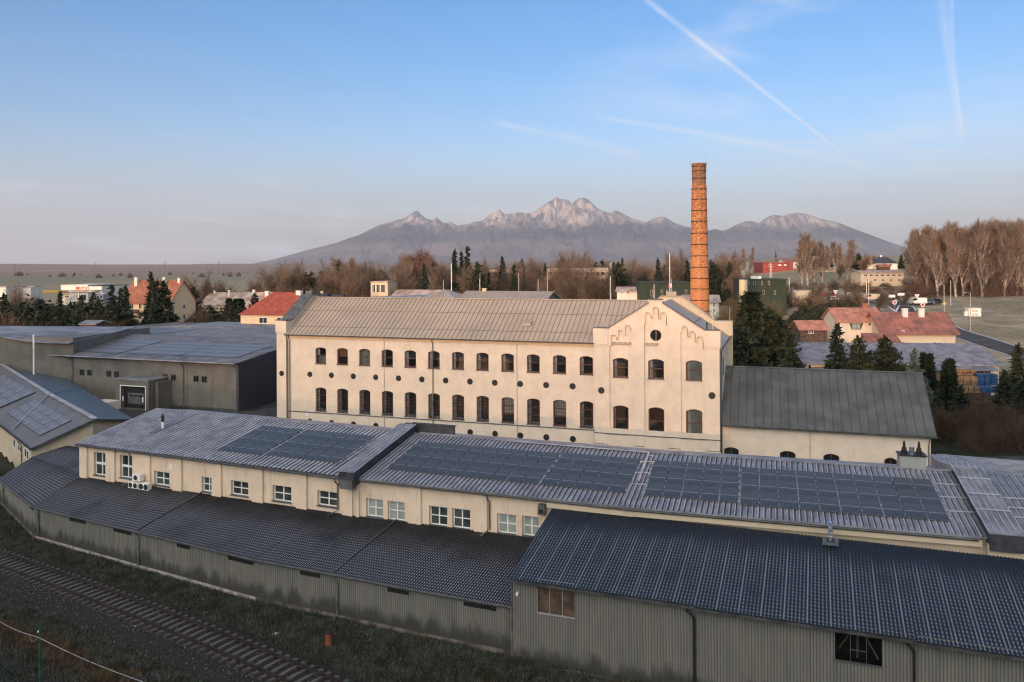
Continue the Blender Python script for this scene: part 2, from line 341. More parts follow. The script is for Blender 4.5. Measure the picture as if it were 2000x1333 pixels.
# ---------------------------------------------------------------- building helpers
COL = S.collection
def tagp(o, label=None, cat=None, group=None, kind=None):
    if label: o['label'] = label
    if cat: o['category'] = cat
    if group: o['group'] = group
    if kind: o['kind'] = kind
    return o
def thing(name, label, cat, loc=(0, 0, 0), rz=0.0, group=None):
    o = bpy.data.objects.new(name, None); COL.objects.link(o); o.location = loc; o.rotation_euler = (0, 0, rz)
    o.empty_display_size = .5
    return tagp(o, label, cat, group)
class MB:
    def __init__(s, xf=None): s.v = []; s.f = []; s.mi = []; s.xf = xf; s.cur = 0
    def p(s, q):
        q = s.xf(q) if s.xf else q
        s.v.append((q[0], q[1], q[2])); return len(s.v) - 1
    def face(s, pts):
        s.f.append([s.p(q) for q in pts]); s.mi.append(s.cur)
    def quad(s, a, b, c, d): s.face((a, b, c, d))
    def box(s, x0, x1, y0, y1, z0, z1):
        i = [s.p(q) for q in ((x0, y0, z0), (x1, y0, z0), (x1, y1, z0), (x0, y1, z0), (x0, y0, z1), (x1, y0, z1), (x1, y1, z1), (x0, y1, z1))]
        for f in ((0, 3, 2, 1), (4, 5, 6, 7), (0, 1, 5, 4), (1, 2, 6, 5), (2, 3, 7, 6), (3, 0, 4, 7)):
            s.f.append([i[k] for k in f]); s.mi.append(s.cur)
    def slab(s, top, th):                               # polygon top + thickness downwards
        n = len(top); a = [s.p(q) for q in top]; b = [s.p((q[0], q[1], q[2] - th)) for q in top]
        s.f.append(a); s.mi.append(s.cur); s.f.append(b[::-1]); s.mi.append(s.cur)
        for i in range(n):
            j = (i + 1) % n; s.f.append([a[j], a[i], b[i], b[j]]); s.mi.append(s.cur)
    def extr(s, poly, vec):                             # extrude any 3-D polygon along vec
        n = len(poly); a = [s.p(q) for q in poly]; b = [s.p((q[0] + vec[0], q[1] + vec[1], q[2] + vec[2])) for q in poly]
        s.f.append(a[::-1]); s.mi.append(s.cur); s.f.append(b); s.mi.append(s.cur)
        for i in range(n):
            j = (i + 1) % n; s.f.append([a[i], a[j], b[j], b[i]]); s.mi.append(s.cur)
    def bar(s, a, b, w, h=None, up=(0, 0, 1)):          # rectangular bar from a to b
        a, b = Vector(a), Vector(b); h = h or w; d = (b - a).normalized(); up = Vector(up)
        if abs(d.dot(up)) > .95: up = Vector((1, 0, 0))
        r = d.cross(up).normalized() * w / 2; u = r.cross(d).normalized() * h / 2
        c = [a - r - u, a + r - u, a + r + u, a - r + u]; e = [q + (b - a) for q in c]
        i = [s.p(q) for q in c + e]
        for f in ((3, 2, 1, 0), (4, 5, 6, 7), (0, 1, 5, 4), (1, 2, 6, 5), (2, 3, 7, 6), (3, 0, 4, 7)):
            s.f.append([i[k] for k in f]); s.mi.append(s.cur)
    def tube(s, path, r, n=8):
        rings = []
        P = [Vector(q) for q in path]
        for k, q in enumerate(P):
            d = (P[min(k + 1, len(P) - 1)] - P[max(k - 1, 0)]).normalized()
            up = Vector((0, 0, 1)) if abs(d.z) < .9 else Vector((1, 0, 0))
            a = d.cross(up).normalized(); b = a.cross(d)
            rr = r[k] if isinstance(r, (list, tuple)) else r
            rings.append([s.p(q + (a * math.cos(t) + b * math.sin(t)) * rr) for t in (2 * math.pi * i / n for i in range(n))])
        for A, B in zip(rings, rings[1:]):
            for i in range(n):
                j = (i + 1) % n; s.f.append([A[i], A[j], B[j], B[i]]); s.mi.append(s.cur)
        s.f.append(rings[0][::-1]); s.mi.append(s.cur); s.f.append(rings[-1]); s.mi.append(s.cur)
    def cyl(s, x, y, z0, z1, r0, r1=None, n=12): s.tube([(x, y, z0), (x, y, z1)], [r0, r0 if r1 is None else r1], n)
    def build(s, name, mat, parent=None, smooth=False):
        me = bpy.data.meshes.new(name); me.from_pydata(s.v, [], s.f)
        mats = mat if isinstance(mat, (list, tuple)) else [mat]
        for m in mats: me.materials.append(M[m] if isinstance(m, str) else m)
        if len(mats) > 1: me.polygons.foreach_set('material_index', s.mi)
        if smooth: me.polygons.foreach_set('use_smooth', [True] * len(me.polygons))
        me.update()
        o = bpy.data.objects.new(name, me); COL.objects.link(o)
        if parent: o.parent = parent
        return o
def frame(o, ang):                                      # local (s,t,z) -> world, s along, t into the depth
    c, sn = math.cos(rad(ang)), math.sin(rad(ang))
    return lambda q: (o[0] + q[0] * c - q[1] * sn, o[1] + q[0] * sn + q[1] * c, q[2])
def rel(fr, loc): return lambda q: tuple(a - b for a, b in zip(fr(q), loc))
def PL(px, py, o, ang, t=0.0):                          # pixel -> (s, z) on the vertical plane t of a frame
    u, v = pray(px, py); e = (math.cos(rad(ang)), math.sin(rad(ang)))
    ox, oy = o[0] - e[1] * t, o[1] + e[0] * t
    s = (u * oy - ox) / (e[0] - u * e[1]); Y = oy + s * e[1]
    return s, CZ + v * Y
def PS(px, py, o, ang, z0, k):                          # pixel -> (s, t) on the roof plane z = z0 + k t
    u, v = pray(px, py); c, sn = math.cos(rad(ang)), math.sin(rad(ang))
    # t = -(uY-ox) sn + (Y-oy) c ; z = CZ + v Y
    A = -u * sn + c; B = ox_ = o[0] * sn - o[1] * c
    Y = (z0 + k * B - CZ) / (v - k * A); t = A * Y + B; s = (u * Y - o[0]) * c + (Y - o[1]) * sn
    return s, t
def ev(c, s, side):
    if side > 0:
        for (a, za), (b, zb) in zip(c, c[1:]):
            if a <= s < b: return za + (zb - za) * (s - a) / (b - a)
    else:
        for (a, za), (b, zb) in zip(c, c[1:]):
            if a < s <= b: return za + (zb - za) * (s - a) / (b - a)
    return c[-1][1] if s >= c[-1][0] else c[0][1]
def arch(a, b, z0, z1, rise, n=7):
    up = []
    for i in range(n + 1):
        k = i / n; up.append((a + (b - a) * k, z1 - rise + rise * (1 - (2 * k - 1) ** 2) ** .8))
    return dict(low=[(a, z0), (b, z0)], up=up)
def circ(s, z, r, n=12):
    lo = [(s - r * math.cos(math.pi * i / n), z - r * math.sin(math.pi * i / n)) for i in range(n + 1)]
    return dict(low=lo, up=[(a, 2 * z - b) for a, b in lo])
def rect(a, b, z0, z1): return dict(low=[(a, z0), (b, z0)], up=[(a, z1), (b, z1)])
def wall(mb, sa, sb, top, bot, cols, t=0.0, depth=.3):
    """front skin of a wall with openings and their reveals. top: list of (s,z). cols: lists of openings sharing a column"""
    def strip(a, b, lo, up):
        bl, br, ul, ur = ev(lo, a, 1), ev(lo, b, -1), ev(up, a, 1), ev(up, b, -1)
        if ul - bl > 1e-4 or ur - br > 1e-4: mb.quad((a, t, bl), (b, t, br), (b, t, ur), (a, t, ul))
    base = [(sa, bot), (sb, bot)]
    cols = sorted(cols, key=lambda c: c[0]['low'][0][0]); cur = sa
    tb = sorted({q[0] for q in top})
    def plain(a, b):
        ks = [a] + [q for q in tb if a < q < b] + [b]
        for i, j in zip(ks, ks[1:]):
            if j - i > 1e-5: strip(i, j, base, top)
    for c in cols:
        a, b = c[0]['low'][0][0], c[0]['low'][-1][0]
        plain(cur, a)
        c = sorted(c, key=lambda o: o['low'][0][1])
        ks = sorted({round(q[0], 6) for o in c for q in o['low'] + o['up']} | {q for q in tb if a < q < b})
        curves = [base]
        for o in c: curves += [o['low'], o['up']]
        curves.append(top)
        for i, j in zip(ks, ks[1:]):
            if j - i < 1e-5: continue
            for k in range(0, len(curves), 2): strip(i, j, curves[k], curves[k + 1])
        for o in c:
            for cv in (o['low'], o['up']):
                for p, q in zip(cv, cv[1:]):
                    mb.quad((p[0], t, p[1]), (q[0], t, q[1]), (q[0], t + depth, q[1]), (p[0], t + depth, p[1]))
            for s_, i in ((a, 0), (b, -1)):
                z0, z1 = o['low'][i][1], o['up'][i][1]
                if z1 - z0 > 1e-3: mb.quad((s_, t, z0), (s_, t, z1), (s_, t + depth, z1), (s_, t + depth, z0))
        cur = b
    plain(cur, sb)
def sheet(mb, P00, P10, P01, P11, th=.08, step=None, rw=.03, rh=.05, ribmi=None, body=True, dark=None):
    """roof sheet (eave-left, eave-right, ridge-left, ridge-right) with raised seams running up the slope"""
    P00, P10, P01, P11 = map(Vector, (P00, P10, P01, P11))
    if body: mb.slab([P00, P10, P11, P01], th)
    if step:
        L = (P10 - P00).length; n = max(2, int(round(L / step))); c0 = mb.cur
        nrm = (P10 - P00).cross(P01 - P00).normalized()
        e = (P10 - P00).normalized() * rw / 2
        if ribmi is not None: mb.cur = ribmi
        for i in range(n + 1):
            k = i / n; a = P00.lerp(P10, k); b = P01.lerp(P11, k)
            q = [a - e, a + e, b + e, b - e]; h = nrm * rh
            A = [mb.p(x - nrm * .002) for x in q]; B = [mb.p(x + h) for x in (a - e * .7, a + e * .7, b + e * .7, b - e * .7)]
            for f in ((B[0], B[1], B[2], B[3]), (A[0], A[1], B[1], B[0]), (A[1], A[2], B[2], B[1]), (A[2], A[3], B[3], B[2]), (A[3], A[0], B[0], B[3])):
                mb.f.append(list(f)); mb.mi.append(mb.cur)
        if dark is not None:                            # dark strip painted beside each rib as its shadow
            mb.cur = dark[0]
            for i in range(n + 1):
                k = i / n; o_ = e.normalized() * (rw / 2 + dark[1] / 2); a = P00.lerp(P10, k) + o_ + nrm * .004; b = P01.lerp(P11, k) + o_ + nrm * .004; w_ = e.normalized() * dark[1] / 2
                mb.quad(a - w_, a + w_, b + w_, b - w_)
        mb.cur = c0
def gridmesh(name, fn, nu, nv, mat, parent=None, smooth=True, uvf=None):
    U, V = np.meshgrid(np.linspace(0, 1, nu + 1), np.linspace(0, 1, nv + 1))
    P = fn(U.ravel(), V.ravel())                        # (n,3)
    return npmesh(name, P, grid_faces(nu, nv), mat, parent, smooth, uvf(U.ravel(), V.ravel()) if uvf else None)
def grid_faces(nu, nv):
    i = np.arange(nv)[:, None] * (nu + 1) + np.arange(nu)[None, :]
    i = i.ravel(); return np.stack([i, i + 1, i + nu + 2, i + nu + 1], 1)
def npmesh(name, P, Fc, mat, parent=None, smooth=False, uv=None):
    me = bpy.data.meshes.new(name); n = len(P); m, k = Fc.shape
    me.vertices.add(n); me.vertices.foreach_set('co', np.ascontiguousarray(P, np.float32).ravel())
    me.loops.add(m * k); me.loops.foreach_set('vertex_index', Fc.ravel().astype(np.int32))
    me.polygons.add(m); me.polygons.foreach_set('loop_start', np.arange(0, m * k, k, dtype=np.int32))
    me.polygons.foreach_set('loop_total', np.full(m, k, np.int32))
    if smooth: me.polygons.foreach_set('use_smooth', np.ones(m, bool))
    if uv is not None:
        l = me.uv_layers.new(name='UVMap'); l.data.foreach_set('uv', np.ascontiguousarray(uv[Fc.ravel()], np.float32).ravel())
    mats = mat if isinstance(mat, (list, tuple)) else [mat]
    for q in mats: me.materials.append(M[q] if isinstance(q, str) else q)
    me.update(calc_edges=True); me.validate()
    o = bpy.data.objects.new(name, me); COL.objects.link(o)
    if parent: o.parent = parent
    return o
def window(parent, s0, s1, z0, z1, t, fr='white', pane='tealpane', mull=1, trans=1, fw=.07, rise=0., xf=None, sill=None, curtain=None, name='window', tr_at=.5, dim=.05):
    """frame > pane (+ sill, curtain); set back from the wall face; t is the plane of the frame"""
    mb = MB(xf)
    A = arch(s0, s1, z0, z1, rise) if rise else rect(s0, s1, z0, z1)
    up = A['up']
    mb.box(s0, s0 + fw, t - dim, t, z0, ev(up, s0, 1)); mb.box(s1 - fw, s1, t - dim, t, z0, ev(up, s1, -1))
    mb.box(s0 + fw, s1 - fw, t - dim, t, z0, z0 + fw)
    for p, q in zip(up, up[1:]):
        if p[0] >= q[0] - 1e-6: continue
        mb.extr([(p[0], t - dim - .001, p[1] - fw), (q[0], t - dim - .001, q[1] - fw), (q[0], t - dim - .001, q[1]), (p[0], t - dim - .001, p[1])], (0, dim, 0))
    for i in range(mull):
        x = s0 + (s1 - s0) * (i + 1) / (mull + 1); mb.box(x - fw * .55, x + fw * .55, t - dim * .9, t, z0 + fw, z1 - rise * .4 - fw * .6)
    for i in range(trans):
        z = z0 + (z1 - z0) * (tr_at if trans == 1 else (i + 1) / (trans + 1)); mb.box(s0 + fw, s1 - fw, t - dim * .8, t, z - fw * .45, z + fw * .45)
    w = mb.build(name, fr, parent)
    pm = MB(xf); pts = [(s0 + .01, t + .006, z0 + .01), (s1 - .01, t + .006, z0 + .01)] + [(q[0], t + .006, q[1] - .01) for q in up[::-1]]
    pm.face(pts); pm.build('pane', pane, w)
    if sill:
        sm = MB(xf); sm.box(s0 - .08, s1 + .08, t - sill[0], t - .01, z0 - .07, z0 - .005); sm.build('sill', sill[1], w)
    if curtain:
        for (a, b, c, d, m_) in curtain:
            cm = MB(xf); W_ = s1 - s0; H_ = z1 - z0
            n = 6; xs = [s0 + W_ * (a + (b - a) * i / n) for i in range(n + 1)]
            for i in range(n):
                o1, o2 = (.10 + .03 * (i % 2)), (.10 + .03 * ((i + 1) % 2))
                cm.quad((xs[i], t + o1, z0 + H_ * c), (xs[i + 1], t + o2, z0 + H_ * c), (xs[i + 1], t + o2, z0 + H_ * d), (xs[i], t + o1, z0 + H_ * d))
            cm.build('curtain', m_, w)
    return w
def copy_tree(o, parent=None):
    c = o.copy(); COL.objects.link(c)
    if parent: c.parent = parent
    for ch in list(o.children): copy_tree(ch, c)
    return c
# ---------------------------------------------------------------- terrain
def sm(a, b, x): x = np.clip((x - a) / (b - a), 0, 1); return x * x * (3 - 2 * x)
def wavy(x, y, sc, seed=0):
    r = np.random.RandomState(seed); z = 0 * x
    for k in range(6):
        a = r.uniform(0, 6.28); f = (1.6 ** k) / sc; z = z + np.sin((x * np.cos(a) + y * np.sin(a)) * f * 2 * np.pi + r.uniform(0, 6.28)) / (1.5 ** k)
    return z / 3
def yline(x): return np.interp(x, [-160, -60, -46.5, -38.1, -26.9, -16.6, 0, 30, 80, 200], [180, 88, 72.4, 63.4, 57.1, 51.4, 44, 32.5, 13, -30])
def terr(x, y):
    x = np.asarray(x, float); y = np.asarray(y, float)
    d = y - yline(x)
    z = -.9 + .25 * sm(-5, 0, d) + 1.15 * sm(2.5, 6, d)
    dist = np.hypot(x, y); u = x / np.maximum(y, 1.)
    rise = sm(.10, .40, u) * 32 * (1 - np.exp(-np.maximum(y - 118, 0) / 400))
    rise = np.where(u > .4, rise, rise)
    mid = 5.5 * sm(150, 320, y) * sm(-.28, -.05, u) * (1 - sm(.1, .4, u))
    far = sm(2300, 6500, dist) * 32 * (1 + .45 * wavy(x, y, 5200, 3)) + 4 * wavy(x, y, 2600, 9) * sm(2000, 3500, dist)
    front = (y > 100)
    z = z + np.where(front, rise * (1 - .45 * sm(1500, 6000, y)) + mid * (1 - sm(900, 2000, y)) + far, 0)
    z = z + np.where(front, .35 * wavy(x, y, 90, 1) * sm(140, 260, y), .05 * wavy(x, y, 7, 2) * (d < 0))
    return z
def gz(x, y): return float(terr(np.array([x]), np.array([y]))[0])
def axis(fine, rng, far, n):
    a = list(np.arange(rng[0], rng[1], fine)); x = rng[1]; s = fine
    while x < far[1]: a.append(x); s *= n; x += s
    a.append(far[1]); x = rng[0]; s = fine; b = []
    while x > far[0]: s *= n; x -= s; b.append(max(x, far[0]))
    return np.array(sorted(set(b + a)))
gx = axis(2.2, (-75, 60), (-15000, 15000), 1.06); gy = axis(2.2, (15, 100), (-800, 14500), 1.05)
X, Y = np.meshgrid(gx, gy); Z = terr(X.ravel(), Y.ravel())
def groundmat():
    m, n, b, out = newmat('ground_grass_and_fields')
    tc = n.n('ShaderNodeTexCoord').outputs['Object']; sp = n.n('ShaderNodeSeparateXYZ'); n.link(tc, sp.inputs[0])
    y = sp.outputs[1]
    g = n.mix(n.ss(n.noise(tc, .7, 7, .65), .35, .65), (.020, .023, .014), (.042, .046, .034))
    g = n.mix(n.m('MULTIPLY', n.ss(n.noise(tc, .13, 5, .6), .52, .72), .8), g, (.050, .036, .024))
    g = n.mix(n.m('MULTIPLY', n.ss(n.noise(tc, 2.5, 5, .7), .58, .75), .5), g, (.075, .082, .078))
    rough = n.mix(n.ss(n.noise(tc, .03, 6, .65), .38, .62), (.20, .175, .12), (.36, .30, .225))   # dry winter meadow
    rough = n.mix(n.m('MULTIPLY', n.ss(n.noise(tc, .22, 6, .7), .45, .62), .6), rough, (.13, .125, .075)); rough = n.mix(n.m('MULTIPLY', n.ss(n.noise(tc, .9, 6, .75), .50, .66), .5), rough, (.40, .38, .33))
    # big farm plots: stripes across the valley, following the distance
    mp = n.n('ShaderNodeMapping'); n.link(tc, mp.inputs[0]); mp.inputs['Scale'].default_value = (.00032, .0016, 1); mp.inputs['Rotation'].default_value = (0, 0, rad(7))
    vo = n.n('ShaderNodeTexVoronoi', feature='F1', inp={'Vector': mp.outputs[0], 'Scale': 1.6}).outputs['Color']
    vs = n.n('ShaderNodeSeparateColor'); n.link(vo, vs.inputs[0])
    plot = n.mix(vs.outputs[0], (.26, .19, .155), (.36, .25, .20)); plot = n.mix(n.m('MULTIPLY', vs.outputs[1], .6), plot, (.14, .13, .10))
    near = n.mix(n.m('ADD', n.m('MULTIPLY', n.ss(n.noise(tc, .004, 4, .6), .4, .6), .4), n.m('MULTIPLY', n.ss(sp.outputs[0], -900, -150), .6)), (.175, .175, .115), (.28, .235, .17))
    fld = n.mix(n.ss(y, 1500, 2300), near, plot)
    c = n.mix(n.ss(y, 110, 150), g, rough)
    hill = n.mix(n.ss(n.noise(tc, .02, 5, .6), .4, .6), (.33, .255, .165), (.25, .215, .14))
    c = n.mix(n.ss(n.m('ADD', y, n.m('MULTIPLY', n.m('SUBTRACT', n.noise(tc, .01, 3), .5), 120)), 290, 380), c, n.mix(n.ss(sp.outputs[0], -60, 120), fld, hill))
    c = n.mix(n.ss(y, 1300, 1700), c, fld)
    n.link(c, b.inputs['Base Color']); b.inputs['Roughness'].default_value = 1.; b.inputs['Specular IOR Level'].default_value = .1
    bp = n.n('ShaderNodeBump', inp={'Strength': .7, 'Distance': .1, 'Height': n.noise(tc, 5, 5)}); n.link(bp.outputs[0], b.inputs['Normal'])
    return m
M['ground'] = groundmat()
o = npmesh('ground', np.stack([X.ravel(), Y.ravel(), Z], 1), grid_faces(len(gx) - 1, len(gy) - 1), 'ground', smooth=True)
tagp(o, kind='structure')

# unseen hill added behind the camera, crest shaped to keep sun off the yard
nq, npp = 260, 40
q = np.concatenate([np.linspace(-420, -120, 40), np.linspace(-119, -16, 90), np.linspace(-15.5, -11.5, 41), np.linspace(-10.5, 420, 90)])
p = np.linspace(45, 330, npp)
Q, P = np.meshgrid(q, p)
Bq = np.interp(Q, [-400, -150, -106, -99, -90, -80, -68, -40, -13.6, -13.2, 30, 120, 400],
               [9, 9, 8.8, 7.2, 4.6, 3.3, 3.5, 3.0, 2.6, 12.0, 12.0, 11.0, 9])
crest = Bq + math.tan(SUN_EL) * (118 + 82.0)
prof = sm(45, 118, P) - .25 * sm(122, 330, P)
HZt = -1.2 + (crest + 1.2) * prof
hx = SDIR.x * P + 0.91 / math.hypot(.41, .91) * Q; hy = SDIR.y * P - 0.41 / math.hypot(.41, .91) * Q
M['hill'] = simple('added_shade_hill', (.08, .07, .04), 1., .3, .2, .3, 3)
o = npmesh('hill', np.stack([hx.ravel(), hy.ravel(), HZt.ravel()], 1), grid_faces(len(q) - 1, npp - 1), 'hill', smooth=False)  # added unseen hill, there to shade the yard
tagp(o, kind='structure')

# ---------------------------------------------------------------- far mountains
sil = [(380, 524), (430, 521), (490, 516), (530, 508), (560, 500), (600, 489), (640, 479), (660, 474), (680, 466), (700, 460), (720, 450), (740, 440), (760, 434), (775, 430), (790, 426), (800, 420),
 (808, 414), (815, 411), (822, 419), (832, 427), (845, 431), (852, 424), (858, 430), (866, 436), (880, 433), (893, 441), (905, 439), (915, 438), (925, 434), (940, 432), (955, 421), (965, 415), (975, 409), (984, 418), (1000, 417.5), (1015, 415), (1028, 417), (1042, 415),
 (1055, 405), (1068, 397), (1078, 391), (1087, 384), (1094, 389), (1102, 389.5), (1110, 391), (1117, 398), (1125, 391), (1132, 387), (1142, 387), (1150, 391), (1158, 398), (1166, 407), (1176, 411), (1185, 415), (1192, 416), (1202, 411), (1212, 415), (1225, 422), (1240, 428), (1262, 435), (1276, 427), (1292, 423), (1300, 425), (1316, 435), (1330, 440), (1348, 445), (1370, 450), (1388, 450), (1396, 447), (1410, 451), (1420, 449), (1440, 438), (1455, 433), (1468, 432), (1482, 436), (1495, 427),
 (1508, 419), (1518, 421), (1530, 422), (1545, 417), (1558, 416), (1575, 418), (1590, 423), (1600, 427), (1640, 436), (1670, 448), (1700, 459), (1740, 474), (1780, 487), (1830, 502), (1900, 514), (2000, 520), (2150, 522)]
nu_, nv_ = 900, 150
pxs = np.linspace(380, 2150, nu_ + 1); sy = np.interp(pxs, [a for a, b in sil], [b for a, b in sil])
uu = np.array([pray(a, b) for a, b in zip(pxs, sy)])
R0, R1, R2 = 11500., 20500., 23500.
crz = CZ + uu[:, 1] * R1
k = np.linspace(0, 1, nv_ + 1)
dist = np.where(k < .86, R0 + (R1 - R0) * k / .86, R1 + (R2 - R1) * (k - .86) / .14)
U2, K2 = np.meshgrid(uu[:, 0], dist); CR = np.tile(crz, (nv_ + 1, 1))
kk = (K2 - R0) / (R1 - R0)
# smooth base crest (large scale) and ridged relief
def ridged(x, y, sc, seed, octv=5):
    r = np.random.RandomState(seed); z = 0; amp = 1; tot = 0
    for o_ in range(octv):
        s = 0
        for j in range(4):
            a = r.uniform(0, 6.28); f = 2 * np.pi / sc * (2 ** o_) * r.uniform(.7, 1.4)
            s = s + np.sin((x * np.cos(a) + y * np.sin(a)) * f + r.uniform(0, 6.28) + 1.1 * np.sin((x * np.sin(a) - y * np.cos(a)) * f * .6))
        z = z + amp * (1 - np.abs(s / 2.2)); tot += amp; amp *= .52
    return z / tot
XX = U2 * K2; YY = K2
sm_cr = np.convolve(np.pad(crz, 60, mode='edge'), np.hanning(121) / np.hanning(121).sum(), 'valid')
SC = np.tile(sm_cr, (nv_ + 1, 1))
prof = np.where(kk <= 1, .10 * np.clip(kk, 0, 1) + .30 * sm(.25, .8, kk) + .60 * np.clip((kk - .55) / .45, 0, 1) ** 1.35, 1 - .6 * sm(1, 1.4, kk))
blend = sm(.80, 1., kk)
H = (SC * (1 - blend) + CR * blend) * prof
rg = ridged(XX, YY * .62, 2600, 5) - .35
spur = ridged(XX * .9 + .2 * YY, YY * .30, 3300, 11, 3) - .4
H = H + (600 * rg + 430 * spur) * (SC / 1800).clip(0, 1.2) * sm(.25, .72, kk) * (1 - sm(.955, 1., kk)) + 60 * rg * sm(0, .3, kk) * (1 - sm(.9, 1, kk))
H = np.minimum(H, (CR - CZ) * K2 / R1 * (.90 + .1 * blend) + CZ) ; H[-1] = -50
H = np.maximum(H, -20)
def mountmat():
    m, n, b, out = newmat('rocky_mountain_slopes')
    tc = n.n('ShaderNodeTexCoord').outputs['Object']; sp = n.n('ShaderNodeSeparateXYZ'); n.link(tc, sp.inputs[0])
    nz = n.noise(tc, .0011, 6, .65); nz2 = n.noise(tc, .0045, 6, .7)
    h = n.m('ADD', sp.outputs[2], n.m('ADD', n.m('MULTIPLY', n.m('SUBTRACT', nz, .5), 650), n.m('MULTIPLY', n.m('SUBTRACT', nz2, .5), 500)))
    gm = n.n('ShaderNodeMapping'); n.link(tc, gm.inputs[0]); gm.inputs['Scale'].default_value = (.0052, .0007, .0011); gm.inputs['Rotation'].default_value = (0, rad(18), 0)
    gul = n.noise(gm.outputs[0], 1.0, 8, .72, .8)
    rock = n.mix(n.ss(gul, .40, .60), (.58, .475, .395), (.10, .105, .115))  # pale and dark rock streaks; their contrast also stands in for shaded flanks
    low = n.mix(n.ss(nz, .4, .6), (.12, .115, .12), (.18, .155, .155))
    forest = n.mix(n.ss(nz2, .4, .6), (.045, .055, .056), (.075, .082, .080))
    h2 = n.m('ADD', h, n.m('MULTIPLY', n.m('SUBTRACT', gul, .5), 1500))
    c = n.mix(n.ss(h, 430, 620), low, forest); c = n.mix(n.ss(h2, 830, 1010), c, rock)
    n.link(c, b.inputs['Base Color']); b.inputs['Roughness'].default_value = 1; b.inputs['Specular IOR Level'].default_value = 0
    return m
M['mount'] = mountmat()
o = npmesh('mountains', np.stack([XX.ravel(), YY.ravel(), H.ravel()], 1), grid_faces(nu_, nv_), 'mount', smooth=False)
tagp(o, kind='structure')

# ---------------------------------------------------------------- morning haze
hb = MB(); hb.box(-16500, 16500, -900, 24500, -60, 2250)
hm = bpy.data.materials.new('thin_morning_haze'); hm.use_nodes = True; hn = NT(hm.node_tree); hm.node_tree.nodes.clear()
ho = hn.n('ShaderNodeOutputMaterial')
hv = hn.n('ShaderNodeVolumePrincipled', inp={'Color': (.74, .79, .96, 1), 'Density': 3.6e-5, 'Anisotropy': 0.0})
hn.link(hv.outputs[0], ho.inputs['Volume']); M['haze'] = hm
tagp(hb.build('haze', 'haze'), kind='stuff')

# unseen twig slivers added along that crest to thin the sun on the factory
r_ = np.random.RandomState(9); n_ = 17000
q_ = r_.uniform(-125, -13.4, n_); p_ = r_.uniform(108, 126, n_); hz_ = r_.beta(1.0, 1.7, n_) * 11.5
zc_ = np.interp(q_, [-400, -150, -106, -99, -90, -80, -68, -40, -13.6, -13.2], [9, 9, 8.8, 7.2, 4.6, 3.3, 3.5, 3.0, 2.6, 12.0]) + math.tan(SUN_EL) * 200
hx_ = SDIR.x * p_ + 0.91 / math.hypot(.41, .91) * q_; hy_ = SDIR.y * p_ - 0.41 / math.hypot(.41, .91) * q_
B_ = np.stack([hx_, hy_, zc_ - .8 + hz_], 1); D_ = r_.normal(0, .35, (n_, 3)) + [0, 0, 1]; D_ /= np.linalg.norm(D_, axis=1, keepdims=True)
W_ = np.stack([-D_[:, 1] * 0 + .91, D_[:, 0] * 0 - .41, D_[:, 0] * 0], 1) * .04
V_ = np.stack([B_ + W_, B_ - W_, B_ + D_ * r_.uniform(.8, 1.8, (n_, 1))], 1).reshape(-1, 3)
tagp(npmesh('bare_wood', V_, np.arange(3 * n_).reshape(-1, 3), 'twigd'), kind='stuff')  # added unseen twig slivers, there to thin the sun on the factory
# ================================================================ main factory building
A0 = -18.68; OM = (-29.7, 101.0)
FM = frame(OM, A0)
main = thing('factory_building', 'long cream two-storey brick-era factory with arched windows, stepped gable and grey seamed metal roof', 'factory', (OM[0], OM[1], .5), rad(A0))
ZL = lambda q: (q[0], q[1], q[2] - .5)                 # children live in the factory's own frame
def pm(px, py, t=0.): return PL(px, py, OM, A0, t)
up, lo_, vents = [], [], []
cols = []
for k in range(12):
    c = 6.17 + 3.073 * k
    cols.append([arch(c - .76, c + .76, 2.80, 5.75, .22), arch(c - .76, c + .76, 8.68, 10.75, .22)])
for k in range(12):
    s = 4.60 + 3.073 * k; cols.append([circ(s, 1.45, .36), circ(s, 7.33, .36)])
mb = MB(ZL)
wall(mb, 1.3, 41.1, [(1.3, 12.2), (41.1, 12.2)], .5, cols, 0., .32)
mb.quad((54.1, .3, .5), (54.1, 12.9, .5), (54.1, 12.9, 12.3), (54.1, .3, 12.3))      # right flank
mb.quad((0, 13, .5), (0, 13, 12.3), (54.1, 13, 12.3), (54.1, 13, .5))
mb.box(0, 54, 1.5, 12.8, .45, .52)
mb.build('wall', 'cream', main)
# left gable parapet
mb = MB(ZL)
prof = [(-.18, .5), (-.18, 14.0), (1.0, 14.0), (5.7, 16.95), (7.3, 16.95), (12.0, 14.0), (13.2, 14.0), (13.2, .5)]
mb.extr([(-.12, t, z) for t, z in prof], (1.38, 0, 0))
mb.box(-.22, 1.36, -.28, 1.05, 12.45, 13.9); mb.build('gable_parapet', 'cream', main)
mb = MB(ZL)
cp = [(-.32, 14.0), (1.06, 14.0), (5.72, 16.98), (7.28, 16.98), (11.9, 14.0), (13.3, 14.0)]
for a, b in zip(cp, cp[1:]):
    mb.extr([(-.30, a[0], a[1]), (-.30, b[0], b[1]), (-.30, b[0], b[1] + .10), (-.30, a[0], a[1] + .10)], (1.75, 0, 0))
mb.box(.15, 1.1, 5.9, 7.1, 17.08, 17.5); mb.build('parapet_coping', 'zincd', main)
